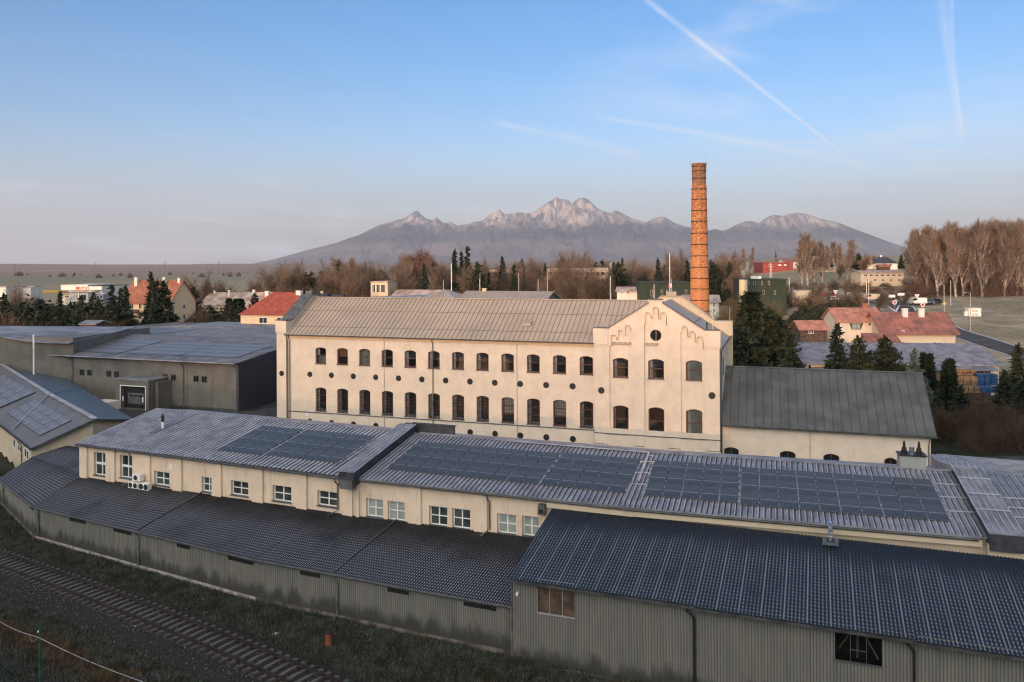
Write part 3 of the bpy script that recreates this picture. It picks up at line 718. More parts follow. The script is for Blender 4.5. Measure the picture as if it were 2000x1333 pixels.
# roof of the long wing
mb = MB(ZL); zr = 16.65; te = -.38
mb.cur = 0
sheet(mb, (1.2, te, 12.32), (47.9, te, 12.32), (1.2, 6.4, zr), (47.9, 6.4, zr), .12, .585, .035, .055, 1)
mb.slab([(1.2, 6.4, zr), (47.9, 6.4, zr), (47.9, 13.3, 12.32), (1.2, 13.3, 12.32)], .12)
mb.cur = 1
for tt in (1.0, 3.9):
    z = 12.32 + (zr - 12.32) * (tt - te) / (6.4 - te); mb.bar((1.2, tt, z + .03), (44, tt, z + .03), .05, .05)
mb.cur = 0
mb.box(1.2, 47, 6.25, 6.55, zr + .0, zr + .10); mb.build('roof', ['zinc', 'seam'], main)
mb = MB(ZL); mb.box(1.2, 41.0, -.52, -.38, 12.16, 12.30); mb.build('gutter', 'gutter', main)
mb = MB(ZL); mb.box(1.26, 41.05, -.14, -.002, 11.85, 12.14); mb.box(1.26, 41.05, -.24, -.142, 11.98, 12.14); mb.build('cornice', 'yellow', main)
mb = MB(ZL); mb.box(-.14, 41.0, -.07, -.003, 2.55, 2.65); mb.box(-.2, 41.0, -.12, -.003, .5, 1.0); mb.build('string_course', 'zincd', main)
mb = MB(ZL)
for a in (10, 20.5, 31, 41.5): mb.cyl(a, 6.4, zr + .05, zr + 1.0, .02, .012, 6)
mb.build('lightning_rod', 'alu', main)
mb = MB(ZL); mb.bar((15.0, -.05, 12), (15.0, -.05, .5), .03); mb.bar((31.9, -.05, 12), (31.9, -.05, .5), .03); mb.build('lightning_cable', 'zincd', main)
# roof hatch
mb = MB(ZL); s_, t_ = PS(1030, 635, OM, A0, 12.32 + .38 * .6386, .6386)
zz = 12.32 + (t_ - te) * .6386
mb.slab([(s_ - .5, t_ - .35, zz + .22), (s_ + .5, t_ - .35, zz + .22), (s_ + .5, t_ + .45, zz + .5), (s_ - .5, t_ + .45, zz + .5)], .35)
mb.build('roof_hatch', 'zinc', main)
for s_, x2 in ((1.75, 0), (1.45, 0), (21.45, 0), (41.0, 0)):
    mb = MB(ZL); mb.tube([(s_, -.42, 12.15), (s_, -.30, 11.8), (s_, -.12, 11.55), (s_, -.12, .5)], .06 if s_ > 2 else .055, 8)
    mb.build('downpipe', 'pipe', main)
# windows of the long wing
cur = {0: [(.05, .30, .5, 1, 'curtain'), (.15, 1, 0, .48, 'blind')], 1: [(.1, 1, .45, 1, 'warmin')], 2: [(.0, 1, 0, 1, 'blind')]}
for k in range(12):
    c = 6.17 + 3.073 * k
    window(main, c - .74, c + .74, 8.72, 10.73, .26, 'brownframe', 'glass', 0, 1, .08, .22, ZL, (.36, 'zincd'), cur.get(k, [(.0, .24, 0, 1, 'curtain')]), tr_at=.52)
    w = window(main, c - .74, c + .74, 2.84, 5.73, .26, 'brownframe', 'glass', 0, 2, .08, .22, ZL, (.36, 'zincd'), [(0, .25, 0, 1, 'curtain'), (.1, .9, 0, .07, 'curtain')] if k not in (8, 10) else [(.1, .98, .35, 1, 'curtain')])
    g = MB(ZL)
    for i in range(1, 5): g.bar((c - .74 + 1.48 * i / 5, .16, 2.84), (c - .74 + 1.48 * i / 5, .16, 5.64), .035)
    for i in range(1, 8): g.bar((c - .74, .17, 2.84 + 2.7 * i / 7.3), (c + .74, .17, 2.84 + 2.7 * i / 7.3), .03)
    g.build('window_bars', 'black', w)
for k in range(12):
    s = 4.60 + 3.073 * k
    for z in (1.45, 7.33):
        v = MB(ZL); v.tube([(s, .02, z), (s, .10, z)], .35, 16)
        for i in range(5): v.box(s - .28, s + .28, -.0, .03, z - .24 + .11 * i, z - .20 + .11 * i)
        v.build('round_vent', 'black', main)
v = MB(ZL); v.tube([(.6, -.20, 7.31), (.6, -.14, 7.31)], .35, 16); v.build('round_vent', 'black', main)
v = MB(ZL); v.box(4.0, 4.35, -.03, -.003, 2.05, 2.45); v.build('wall_plate', 'white', main)
# ---- gabled cross wing
TF, TP = -.20, -.42                                    # recessed fields / proud frame
g = lambda px, py: pm(px, py, TP)
gl, gr = 41.0, 54.33
gtop = [(gl, 13.92), (42.55, 13.92), (46.95, 16.75), (46.951, 17.1), (48.45, 17.1), (48.451, 16.75), (52.8, 13.92), (gr, 13.92)]
wc = [43.85, 47.70, 51.68]
mb = MB(ZL)
fc = [[arch(c - .85, c + .85, 2.48, 5.52, .25), arch(c - .85, c + .85, 8.55, 10.70, .25)] for c in wc]
fc[1].append(circ(47.68, 13.25, .62, 16))
wall(mb, gl, gr, [(a, min(b, 16.9)) for a, b in gtop], .5, fc, TF, .34)
def prof3(pts, z0):
    q = []
    for x0, x1, y in pts:
        a, za = g(1140 + x0 / 6.667, 560 + y / 6.667); b, _ = g(1140 + x1 / 6.667, 560 + y / 6.667)
        if x1 - x0 > 50: q += [(a, za - .10), (a + (b - a) * .2, za), (a + (b - a) * .8, za), (b, za - .10)]
        else: q += [(a, za), (b, za)]
    # make contiguous
    r = [q[0]]
    for p_ in q[1:]:
        if p_[0] < r[-1][0]: p_ = (r[-1][0], p_[1])
        r.append(p_)
    return dict(low=[(r[0][0], z0), (r[-1][0], z0)], up=r)
f1 = prof3([(335, 355, 770), (355, 428, 630), (428, 447, 695), (447, 517, 567), (517, 541, 637), (541, 607, 505), (607, 622, 572)], 3.0)
f2 = prof3([(787, 805, 490), (805, 872, 340), (872, 900, 410), (900, 970, 272), (970, 1000, 420), (1000, 1074, 340), (1074, 1092, 500)], 3.0)
f3 = prof3([(1262, 1281, 590), (1281, 1350, 520), (1350, 1380, 652), (1380, 1449, 583), (1449, 1478, 720), (1478, 1551, 652), (1551, 1572, 805)], 3.0)
b_ = MB(ZL)
wall(b_, gl, gr, gtop, 2.35, [[f1], [f2], [f3]], TP, TP * -1 + TF)
b_.quad((gr, TP, .5), (gr, 13.2, .5), (gr, 13.2, 12.3), (gr, TP, 12.3)); b_.quad((gl, TP, .5), (gl, TP, 13.92), (gl, .4, 13.92), (gl, .4, .5))
b_.box(gl, 42.5, TP + .005, .5, 12.4, 13.915); b_.box(52.85, gr, TP + .005, .8, 12.3, 13.915)
b_.quad((gr, TP, 12.29), (gr, .8, 12.29), (gr, .8, 13.9), (gr, TP, 13.9))
mb.build('gable_wall', 'cream', main); b_.build('gable_pilasters', 'cream', main)
mb = MB(ZL)                                            # flared pier heads and plinth
for a, b in ((gl - .1, 42.5), (52.85, gr + .1)):
    ph_ = MB(ZL); ph_.box(a - .02, b + .02, TP - .10, TP - .002, 12.15, 13.9); ph_.box(a + .04, b - .04, TP - .05, TP - .002, 11.95, 12.14); ph_.build('pier_head', 'cream', main)
for a, b in ((gl, 42.45), (45.35, 46.4), (49.1, 50.2), (52.9, gr)):
    mb.box(a, b, TP - .07, TP - .002, 1.1, 2.4); mb.box(a - .08, b + .08, TP - .16, TP - .072, .95, 1.25)
mb.box(gl, gr, TP - .002 + .004, TF + .0, .5, 2.35)
mb.box(gl, gr, TP - .12, TP - .004, .5, .93); mb.build('plinth', 'cream', main)
mb = MB(ZL); mb.box(gl - .05, gr + .05, TP - .10, TP - .001 + .12, 2.40, 2.48)
for a, b in ((gl, 42.45), (45.35, 46.4), (49.1, 50.2), (52.9, gr)): mb.box(a - .03, b + .03, TP - .14, TP - .09, 1.26, 1.31)
mb.build('plinth_band', 'zincd', main)
mb = MB(ZL)
for a, b in zip(gtop, gtop[1:]):
    if b[0] - a[0] < .05: continue
    mb.extr([(a[0] - .04, TP - .14, a[1] + .0), (b[0] + .04, TP - .14, b[1] + .0), (b[0] + .04, TP - .14, b[1] + .09), (a[0] - .04, TP - .14, a[1] + .09)], (0, .62, 0))
mb.build('gable_coping', 'zincd', main)
mb = MB(ZL); rt = [(gl, 13.9), (42.5, 13.9), (46.9, 16.8), (48.5, 16.8), (52.8, 13.9), (gr, 13.9)]
for t0 in (TP + .0, ):                                 # body of the front gable behind the skin
    mb.extr([(gl + .02, .12, 12.0)] + [(a, .12, b) for a, b in rt] + [(gr - .02, .12, 12.0)], (0, .06, 0))
pr = [(gl, .5), (gl, 13.95), (42.5, 13.95), (46.4, 16.9), (49.0, 16.9), (52.9, 13.95), (gr + .6, 13.95), (gr + .6, .5)]
mb.extr([(a, 12.7, b) for a, b in pr], (0, .6, 0)); mb.box(52.6, gr + .62, 12.2, 13.5, 12.3, 14.0)
mb.build('rear_gable', 'cream3', main)
mb = MB(ZL)
for a, b in zip(pr[1:-1], pr[2:-1]): mb.extr([(a[0], 12.55, a[1] + .0), (b[0] + .02, 12.55, b[1] + .0), (b[0] + .02, 12.55, b[1] + .1), (a[0], 12.55, a[1] + .1)], (0, .9, 0))
mb.box(47.1, 48.3, 12.5, 13.5, 17.0, 17.5); mb.build('rear_coping', 'zinc', main)
mb = MB(ZL); rz_ = 16.62; xr = 54.62; xl = 40.6
sheet(mb, (xr, 12.7, 12.28), (xr, TP + .4, 12.28), (47.68, 12.7, rz_), (47.68, TP + .4, rz_), .12, 2.6, .03, .05, 1)
mb.slab([(xl, TP + .4, 12.28), (xl, 12.7, 12.28), (47.68, 12.7, rz_), (47.68, TP + .4, rz_)][::-1], .12)
mb.cur = 1; mb.bar((51.3, 3.3, 14.42), (51.3, 12.5, 14.42), .06)
mb.build('wing_roof', ['ribdeep' if 0 else 'zinc', 'seam'], main)
mb = MB(ZL); mb.box(xr, xr + .14, .3, 12.6, 12.12, 12.27); mb.build('gutter', 'gutter', main)
mb = MB(ZL); mb.tube([(xr + .05, .8, 12.1), (gr + .12, .9, 11.6), (gr + .12, .9, .5)], .06, 8); mb.build('downpipe', 'pipe', main)
mb = MB(ZL); mb.tube([(gr + .02, .15, 6.4 * 2), (gr + .06, .15, .5)], .05, 8); mb.build('downpipe', 'pipe', main)
mb = MB(ZL); mb.cyl(52.9, 1.5, 13.2, 14.5, .07, .07, 8); mb.cyl(52.9, 1.5, 14.5, 14.6, .1, .1, 8); mb.build('vent_pipe', 'black', main)
mb = MB(ZL); mb.box(gr - .004, gr + .05, 4.2, 5.2, 8.6, 10.6); mb.build('side_window', 'glassdark', main)
rods = MB(ZL)
for a, t, z in ((47.6, -.2, 17.1), (42, 0, 14.0), (53.6, .1, 14.), (47.7, 13, 17.4), (54.6, 13, 14.0), (45.5, 13, 16.7)): rods.cyl(a, t, z, z + 1.7, .018, .01, 5)
rods.build('lightning_rod', 'alu', main)
gc = [[[(0, .2, 0, 1, 'curtain')], [(0, .24, 0, 1, 'curtain')], [(0, 1, 0, 1, 'blind'), (.0, .3, 0, 1, 'curtain')]],
      [[(0, .12, 0, 1, 'curtain')], [(0, 1, .52, 1, 'brownframe')], [(0, 1, 0, 1, 'blind'), (.0, .35, 0, 1, 'curtain')]]]
for i, c in enumerate(wc):
    window(main, c - .83, c + .83, 8.60, 10.68, TF + .28, 'brownframe', 'glass', 0, 1, .09, .25, ZL, (.40, 'zincd'), gc[0][i])
    window(main, c - .83, c + .83, 2.52, 5.50, TF + .28, 'brownframe', 'glass', 0, 1, .09, .25, ZL, (.40, 'zincd'), gc[1][i])
rw = MB(ZL); n = 20
for i in range(n):
    a, b = 2 * math.pi * i / n, 2 * math.pi * (i + 1) / n
    rw.quad(*[(47.68 + r * math.cos(x), TF + .12, 13.25 + r * math.sin(x)) for r, x in ((.62, a), (.62, b), (.52, b), (.52, a))])
rw.box(47.62, 47.80, TF + .08, TF + .12, 12.68, 13.82); rw = rw.build('round_window', 'wood', main)
pmn = MB(ZL); pmn.face([(47.68 + .56 * math.cos(2 * math.pi * i / n), TF + .15, 13.25 + .56 * math.sin(2 * math.pi * i / n)) for i in range(n)]); pmn.build('pane', 'glassdark', rw)
for s_ in (41.75, 53.55):
    v = MB(ZL); v.tube([(s_, TP - .04, 7.1), (s_, TP + .0, 7.1)], .36, 16); v.build('round_vent', 'black', main)

# ================================================================ annex on the right
ann = thing('annex_building', 'low cream annex with a plain grey-green seamed roof, right of the gabled factory', 'factory annex', (*FM((54.4, .9, 0))[:2], .5), rad(A0))
ZA = lambda q: (q[0] - 54.4, q[1] - .9, q[2] - .5)
mb = MB(ZA)
ac = []
for px0, px1 in ((1414, 1443), (1523, 1554), (1608, 1639.5), (1727, 1752)):
    a, _ = PL(px0, 880, OM, A0, .9); b, _ = PL(px1, 890, OM, A0, .9); ac.append((a, b))
zw = 1.52
wall(mb, 54.4, 74.3, [(54.4, 3.9), (74.3, 3.9)], .5, [[arch(a, b, .6, zw, .25)] for a, b in ac], .9, .35)
mb.face([(74.3, .9, .5), (74.3, 17.5, .5), (74.3, 17.5, 3.9), (74.3, 9.2, 8.8), (74.3, .9, 3.9)])
mb.quad((54.4, 17.5, .5), (54.4, 17.5, 3.9), (74.3, 17.5, 3.9), (74.3, 17.5, .5)); mb.build('wall', 'cream', ann)
for a, b in ac: window(ann, a + .02, b - .02, .62, zw - .02, 1.15, 'brownframe', 'glassdark', 1, 0, .06, .25, ZA)
mb = MB(ZA)
sheet(mb, (54.45, .45, 4.0), (74.75, .45, 4.0), (54.2, 9.2, 9.0), (74.85, 9.2, 9.0), .12, .83, .04, .06, 1)
mb.slab([(54.2, 9.2, 9.0), (74.85, 9.2, 9.0), (74.75, 17.9, 4.0), (54.45, 17.9, 4.0)], .12)
mb.box(54.2, 74.9, 9.05, 9.35, 8.98, 9.10)
mb.build('roof', ['green_roof', 'gseam'], ann)
mb = MB(ZA); mb.box(54.45, 74.8, .28, .44, 3.80, 3.94); mb.build('gutter', 'gutter', ann)
mb = MB(ZA); mb.tube([(74.1, .34, 3.8), (74.1, .5, 3.4), (74.1, .78, 3.0), (74.1, .78, .5)], .06, 8); mb.build('downpipe', 'pipe', ann)
mb = MB(ZA); a, _ = PL(1582, 850, OM, A0, .85); mb.bar((a, .86, 3.8), (a, .86, .5), .03); mb.build('lightning_cable', 'zincd', ann)

# ================================================================ brick chimney
cx, cy = AT(1366.5, 600, 150)[:2]
ch = thing('factory_chimney', 'tall tapering orange brick factory chimney with dark iron hoops', 'chimney', (cx, cy, .4))
mb = MB(); zt = AT(1364, 320, 150)[2] - .4
rb, rt_ = 2.02, 1.30
R_ = lambda z: rb + (rt_ - rb) * z / zt
ring = 40
zs = [0, 4, 8, 12, 16, 20, 24, 28, 32, zt - 4.3, zt - 4.3, zt - .3, zt - .3, zt]
rs = [R_(z) for z in zs]; rs[10:] = [R_(zt) - .02, R_(zt), R_(zt) + .08, R_(zt) + .08]
prev = None
for z, r in zip(zs, rs):
    c = [mb.p((r * math.cos(2 * math.pi * i / ring), r * math.sin(2 * math.pi * i / ring), z)) for i in range(ring)]
    if prev:
        for i in range(ring): j = (i + 1) % ring; mb.f.append([prev[i], prev[j], c[j], c[i]]); mb.mi.append(0)
    prev = c
mb.f.append(prev); mb.mi.append(0)
mb.build('brick_shaft', 'brick', ch)
bands = [336, 350, 371, 391, 413, 434, 457, 479, 501, 523, 544.5, 565, 587, 608, 327]
for y_ in bands:
    z = AT(1364, y_, 150)[2] - .4; r = (R_(z) if z < zt - 4.3 else R_(zt)) + .02
    mb = MB(); n = 32
    for i in range(n):
        a, b = 2 * math.pi * i / n, 2 * math.pi * (i + 1) / n
        f = lambda rr, t, zz: (rr * math.cos(t), rr * math.sin(t), zz)
        mb.quad(f(r + .03, a, z), f(r + .03, b, z), f(r + .03, b, z + .13), f(r + .03, a, z + .13)); mb.quad(f(r, a, z + .13), f(r + .03, a, z + .13), f(r + .03, b, z + .13), f(r, b, z + .13)); mb.quad(f(r, a, z), f(r, b, z), f(r + .03, b, z), f(r + .03, a, z))
    for a in (0.3, 2.2, 4.1, 5.4): mb.box(*(lambda c_, s_: (c_ - .06, c_ + .06, s_ - .06, s_ + .06))((r + .05) * math.cos(a), (r + .05) * math.sin(a)), z - .06, z + .19)
    mb.build('iron_hoop', 'black', ch)
mb = MB()
for a in (math.pi * .97, .05):
    x, y = 1.5 * math.cos(a), 1.5 * math.sin(a); mb.cyl(x, y, zt - 1.5, zt + 1.6, .02, .012, 5)
mb.build('lightning_rod', 'black', ch)
mb = MB()
for i in range(70):
    z = i * .55; r = R_(z) + .12; mb.box(-.2, .2, -r - .02, -r + .02, z, z + .03)
mb.build('ladder_rungs', 'black', ch)
ph = 4.2 / (2 * math.pi)
# ================================================================ long low building in front
ZE, KS, DR = 6.0, .179, 8.4
FL_o, FL_a, FL_len = (-36.9, 67.3), -23.6, 27.7
P_f = frame(FL_o, FL_a)((FL_len, 0, 0))
FA_o, FA_a = (P_f[0] + .0, P_f[1] + .0), -21.15
FA_len = 20.25
P2 = frame(FA_o, FA_a)((FA_len, 0, 0)); FB_o, FB_a, FB_len = P2[:2], -16.95, 19.6
P3 = frame(FB_o, FB_a)((FB_len, 0, 0)); FC_o, FC_a, FC_len = P3[:2], -16.95, 16.0
fL, fA, fB, fC = frame(FL_o, FL_a), frame(FA_o, FA_a), frame(FB_o, FB_a), frame(FC_o, FC_a)
fb_loc = (FL_o[0], FL_o[1], .0)
fb = thing('workshop_building', 'long low cream workshop with white windows and ribbed blue-grey metal roof carrying solar panels', 'workshop', fb_loc)
def RL(fr): return rel(fr, fb_loc)
ZR = ZE + KS * DR
# roofs ---------------------------------------------------------
def mitre(fr1, L1, fr2, d):                              # point where ridge lines of two neighbouring sections meet
    a = fr1((L1, d, 0)); b = fr2((0, d, 0)); return ((a[0] + b[0]) / 2, (a[1] + b[1]) / 2)
mAB = mitre(fA, FA_len, fB, DR)
I = rel(lambda q: q, fb_loc)
def W3(xy, z): return (xy[0], xy[1], z)
mb = MB(I)
def cor(fr, s, d, z): return W3(fr((s, d, 0)), z)
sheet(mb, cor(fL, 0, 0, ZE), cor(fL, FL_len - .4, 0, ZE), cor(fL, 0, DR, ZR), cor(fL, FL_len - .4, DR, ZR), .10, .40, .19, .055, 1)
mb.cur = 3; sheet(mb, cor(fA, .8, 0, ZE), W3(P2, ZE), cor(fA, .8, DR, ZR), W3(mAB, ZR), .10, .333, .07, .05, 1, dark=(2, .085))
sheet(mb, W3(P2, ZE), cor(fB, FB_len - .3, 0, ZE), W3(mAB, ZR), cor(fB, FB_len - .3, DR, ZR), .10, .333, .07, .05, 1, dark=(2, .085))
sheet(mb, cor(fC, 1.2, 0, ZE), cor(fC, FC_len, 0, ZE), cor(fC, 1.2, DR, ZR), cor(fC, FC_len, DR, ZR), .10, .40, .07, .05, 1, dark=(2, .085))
# back slopes
for fr, a, b in ((fL, 0, FL_len), (fA, 0, FA_len), (fB, 0, FB_len)):
    mb.slab([cor(fr, a, DR, ZR), cor(fr, b + .2, DR, ZR), cor(fr, b + .2, DR * 1.5, ZR - .75), cor(fr, a, DR * 1.5, ZR - .75)], .1)
mb.build('ribbed_roof', ['ribshade', 'ribtop', 'ribshade', 'rib'], fb)
mb = MB(I)
fe0, fe1 = G(1848, 889.5, 7.25), G(2085, 909, 7.25)
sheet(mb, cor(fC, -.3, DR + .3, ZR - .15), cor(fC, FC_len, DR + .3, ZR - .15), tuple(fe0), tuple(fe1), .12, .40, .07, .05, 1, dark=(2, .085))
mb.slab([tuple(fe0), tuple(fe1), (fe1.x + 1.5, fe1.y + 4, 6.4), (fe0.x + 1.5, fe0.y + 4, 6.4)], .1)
mb.build('rear_roof', ['frostroof', 'ribtop', 'ribshade'], fb)
# ridge capping
mb = MB(I)
for fr, a, b in ((fL, 0, FL_len - 1), (fA, 1.2, FA_len), (fB, 0, FB_len)):
    mb.slab([cor(fr, a, DR - .22, ZR + .035), cor(fr, b, DR - .22, ZR + .035), cor(fr, b, DR, ZR + .11), cor(fr, a, DR, ZR + .11)], .04)
    mb.slab([cor(fr, a, DR, ZR + .11), cor(fr, b, DR, ZR + .11), cor(fr, b, DR + .35, ZR + .03), cor(fr, a, DR + .35, ZR + .03)], .04)
mb.build('ridge_cap', 'rib', fb)
# walls ----------------------------------------------------------
TW = .35
def wb(fr_o, ang): return lambda px, py: PL(px, py, fr_o, ang, TW)
wl, wa, wbq = wb(FL_o, FL_a), wb(FA_o, FA_a), wb(FB_o, FB_a)
winL = [(183, 209, 882.5, 931, 1), (234, 260, 888, 936, 1), (301, 331, 919.5, 951, 0), (394, 417, 931, 963, 0), (451, 485, 938, 970.5, 0), (532.5, 569, 947, 982.5, 0), (620, 659, 957.5, 992, 0)]
winA = [(715, 748, 973, 1013, 2), (757, 790.5, 978, 1020, 2), (838, 873.7, 987.5, 1030, 3), (883, 918.7, 992.5, 1035.7, 3), (970.7, 1008.5, 1002.5, 1046, 2), (1020, 1054, 1007, 1051, 2)]
pilL = [(154, 174), (209, 228), (261.5, 297), (339, 359), (416, 436), (494, 517), (580, 603), (670, 692)]
pilA = [(697, 700), (798, 826), (927, 955)]
zb = 2.2
ops = {0: [], 1: []}
for i, (pf, wins, fr) in enumerate(((wl, winL, fL), (wa, winA, fA))):
    for x0, x1, y0, y1, ty in wins:
        ym = (y0 + y1) / 2
        a, _ = pf(x0, ym); b, _ = pf(x1, ym); _, z1 = pf(x0, y0); _, z0 = pf(x0, y1 - (x1 - x0) * .12)
        ops[i].append((a, b, z0, z1, ty))
for i, (fr, sa, sb) in enumerate(((fL, .2, FL_len + .2), (fA, .15, FA_len))):
    mb = MB(RL(fr)); wall(mb, sa, sb, [(sa, 5.88), (sb, 5.88)], zb, [[rect(a, b, z0, z1)] for a, b, z0, z1, _ in ops[i]], TW, .28)
    if i == 0: mb.quad((sa, TW, 0), (sa, TW, 5.88), (sa, 12, 5.88), (sa, 12, 0))
    mb.build('wall', 'cream2', fb)
    for a, b, z0, z1, ty in ops[i]:
        W_, H_ = b - a, z1 - z0
        pane = {0: 'tealpane', 1: 'tealpane', 2: 'blind', 3: 'tealpane'}[ty]
        w = window(fb, a + .02, b - .02, z0 + .02, z1 - .02, TW + .24, 'white', pane, 1, 1, .075, 0, RL(fr), (.32, 'zincd'), tr_at=.5)
        if ty == 1:
            x = MB(RL(fr)); x.box(a + .02, b - .02, TW + .16, TW + .2, z0 + H_ * .46, z0 + H_ * .56); x.build('transom', 'white', w)
mb = MB(RL(fB)); wall(mb, 0, FB_len + FC_len, [(0, 5.88), (FB_len + FC_len, 5.88)], -.8, [], TW, .2); mb.build('wall', 'cream3', fb)
mb = MB(RL(fB)); mb.box(0, FB_len - .6, -.02, TW + .01, 5.45, 5.80); mb.box(FB_len - .1, FB_len + FC_len, -.15, TW - .02, 4.6, 5.82); mb.build('fascia', 'cream3', fb)
mb = MB(RL(fA)); s0_, _ = wa(1071, 985); mb.box(s0_, FA_len, -.02, TW - .003, 5.42, 5.80); mb.build('fascia', 'cream3', fb)
for i, (fr, pf, pil) in enumerate(((fL, wl, pilL), (fA, wa, pilA))):
    for x0, x1 in pil:
        ym = 890 + (x0 - 150) * .13
        a, _ = pf(x0, ym); b, _ = pf(x1, ym)
        if b - a < .3: b = a + .35
        mb = MB(RL(fr)); mb.box(max(a, .1), b - .1, TW - .16, TW - .003, zb, 5.86); mb.build('pilaster', 'cream2', fb)
mb = MB(RL(fL)); mb.tube([(0, -.08, 5.9), (FL_len - .6, -.08, 5.86)], .085, 8); mb.build('gutter', 'gutter', fb)
mb = MB(RL(fA)); mb.tube([(.7, -.08, 5.88), (FA_len, -.08, 5.86)], .085, 8); mb.build('gutter', 'gutter', fb)
mb = MB(RL(fB)); mb.tube([(0, -.08, 5.86), (FB_len - .8, -.08, 5.84)], .085, 8); mb.tube([(FB_len + 1.3, -.08, 5.84), (FB_len + FC_len, -.08, 5.84)], .085, 8); mb.build('gutter', 'gutter', fb)
for fr, pf, px, yb in ((fL, wl, 261, 938), (fL, wl, 661, 1000), (fA, wa, 957, 1045)):
    s_, z_ = pf(px, yb); mb = MB(RL(fr))
    mb.tube([(s_ - .05, -.05, 5.82), (s_ - .05, .0, 5.55), (s_, TW - .08, 5.3), (s_, TW - .08, max(3.3, z_) + .2), (s_ - .12, TW - .35, 3.35), (s_ - .3, TW - .9, 3.25)], .06, 8)
    mb.build('downpipe', 'pipe', fb)
mb = MB(RL(fL)); a, z1 = wl(331.5, 906); b, z0 = wl(339, 919); mb.box(a, b, TW - .04, TW - .003, z0, z1); mb.build('wall_sign', 'white', fb)
# fire walls that cross the roof ---------------------------------
def firewall(fr, s0, s1, h, name='fire_wall'):
    mb = MB(RL(fr)); e0 = -.55
    mb.extr([(s0, e0, ZE + KS * e0 - .45), (s0, DR + .1, ZR - .3), (s0, DR + .1, ZR + h), (s0, e0, ZE + KS * e0 + h)], (s1 - s0, 0, 0))
    w = mb.build(name, 'parapet', fb)
    mb = MB(RL(fr))
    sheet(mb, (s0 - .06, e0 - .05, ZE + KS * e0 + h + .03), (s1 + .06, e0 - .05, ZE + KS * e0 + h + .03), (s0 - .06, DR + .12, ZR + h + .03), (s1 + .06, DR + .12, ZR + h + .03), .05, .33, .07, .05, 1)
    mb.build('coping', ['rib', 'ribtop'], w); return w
firewall(fA, -.55, .65, .62)
mb = MB(RL(fA)); mb.box(.2, 3.9, DR + .5, DR + .75, ZR - .5, ZR + .62); mb.box(.1, 4.0, DR + .42, DR + .82, ZR + .62, ZR + .68); mb.box(-.5, .3, DR + .12, DR + .8, ZR - .4, ZR + .615); mb.build('upstand', 'parapet', fb)
mb = MB(RL(fA)); mb.box(-.45, .55, -.60, -.1, 5.30, 5.95); mb.build('corbel', 'zincd', fb)
firewall(fC, -.35, 1.25, .50)
cpq = [(G(1876, 918, ZR + .45), G(1908, 917, ZR + .45)), (G(1856, 908, ZR + .42), G(1890, 905, ZR + .38)), (G(1836, 903, ZR + .36), G(1870, 897, ZR + .3)), (G(1826, 897, ZR + .30), G(1856, 890.5, ZR + .2)), (G(1817, 888, ZR + .24), G(1848, 888, ZR + .15))]
mb = MB(I)
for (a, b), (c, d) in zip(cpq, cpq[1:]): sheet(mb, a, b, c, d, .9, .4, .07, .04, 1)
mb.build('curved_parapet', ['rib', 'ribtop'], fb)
mb = MB(RL(fC)); mb.box(-.4, FC_len, -.3, -.02, 4.6, 5.72); mb.build('fascia', 'cream3', fb)
# chimney box with cowls
s_, t_ = PS(1780, 908, FB_o, FB_a, ZE, KS)
mb = MB(RL(fB)); bx0, _ = PS(1754, 908, FB_o, FB_a, ZE, KS); bx1, _ = PS(1806, 912, FB_o, FB_a, ZE, KS)
mb.box(bx0, bx1, DR - .1, DR + .9, ZR - .4, ZR + .82)
for q_ in (.33, .66): mb.box(bx0 + (bx1 - bx0) * q_ - .015, bx0 + (bx1 - bx0) * q_ + .015, DR - .12, DR - .1, ZR, ZR + .82)
st = mb.build('roof_chimney', 'greywall', fb)
mb = MB(RL(fB)); mb.box(bx0 - .06, bx1 + .06, DR - .16, DR + .96, ZR + .82, ZR + .9); mb.build('cap', 'black', st)
for q_ in (.22, .78):
    x = bx0 + (bx1 - bx0) * q_; mb = MB(RL(fB)); mb.tube([(x, DR + .35, ZR + .9), (x, DR + .35, ZR + 1.1), (x, DR + .35, ZR + 1.12), (x, DR + .35, ZR + 1.3), (x, DR + .35, ZR + 1.32), (x, DR + .35, ZR + 1.6), (x, DR + .35, ZR + 1.75)], [.2, .2, .16, .14, .09, .08, .03], 10)
    mb.build('cowl', 'black', st)
mb = MB(RL(fB)); mb.cyl((bx0 + bx1) / 2, DR + .3, ZR + .9, ZR + 1.35, .16, .16, 12); mb.build('flue', 'galv', st)
# small flue with flashing strip on the left roof
s_, t_ = PS(318, 838, FL_o, FL_a, ZE, KS); z_ = ZE + KS * t_
fl = thing('roof_flue', 'slim black and white roof flue standing on the ribbed roof at the left end', 'flue', (*fL((s_, t_, 0))[:2], z_))
mb = MB(); mb.cyl(0, 0, -.1, .62, .11, .11, 10); mb.build('flue_pipe', 'white', fl)
mb = MB(); mb.cyl(0, 0, .62, 1.15, .13, .13, 10); mb.cyl(0, 0, 1.15, 1.3, .10, .05, 10); mb.build('cowl', 'black', fl)
mb = MB(RL(fL)); mb.slab([(s_ - .3, t_ - 1.2, ZE + KS * (t_ - 1.2) + .075), (s_ + .25, t_ - 1.2, ZE + KS * (t_ - 1.2) + .075), (s_ + .25, DR - .2, ZR + .04), (s_ - .3, DR - .2, ZR + .04)], .03); mb.build('flashing_strip', 'frostroof', fb)
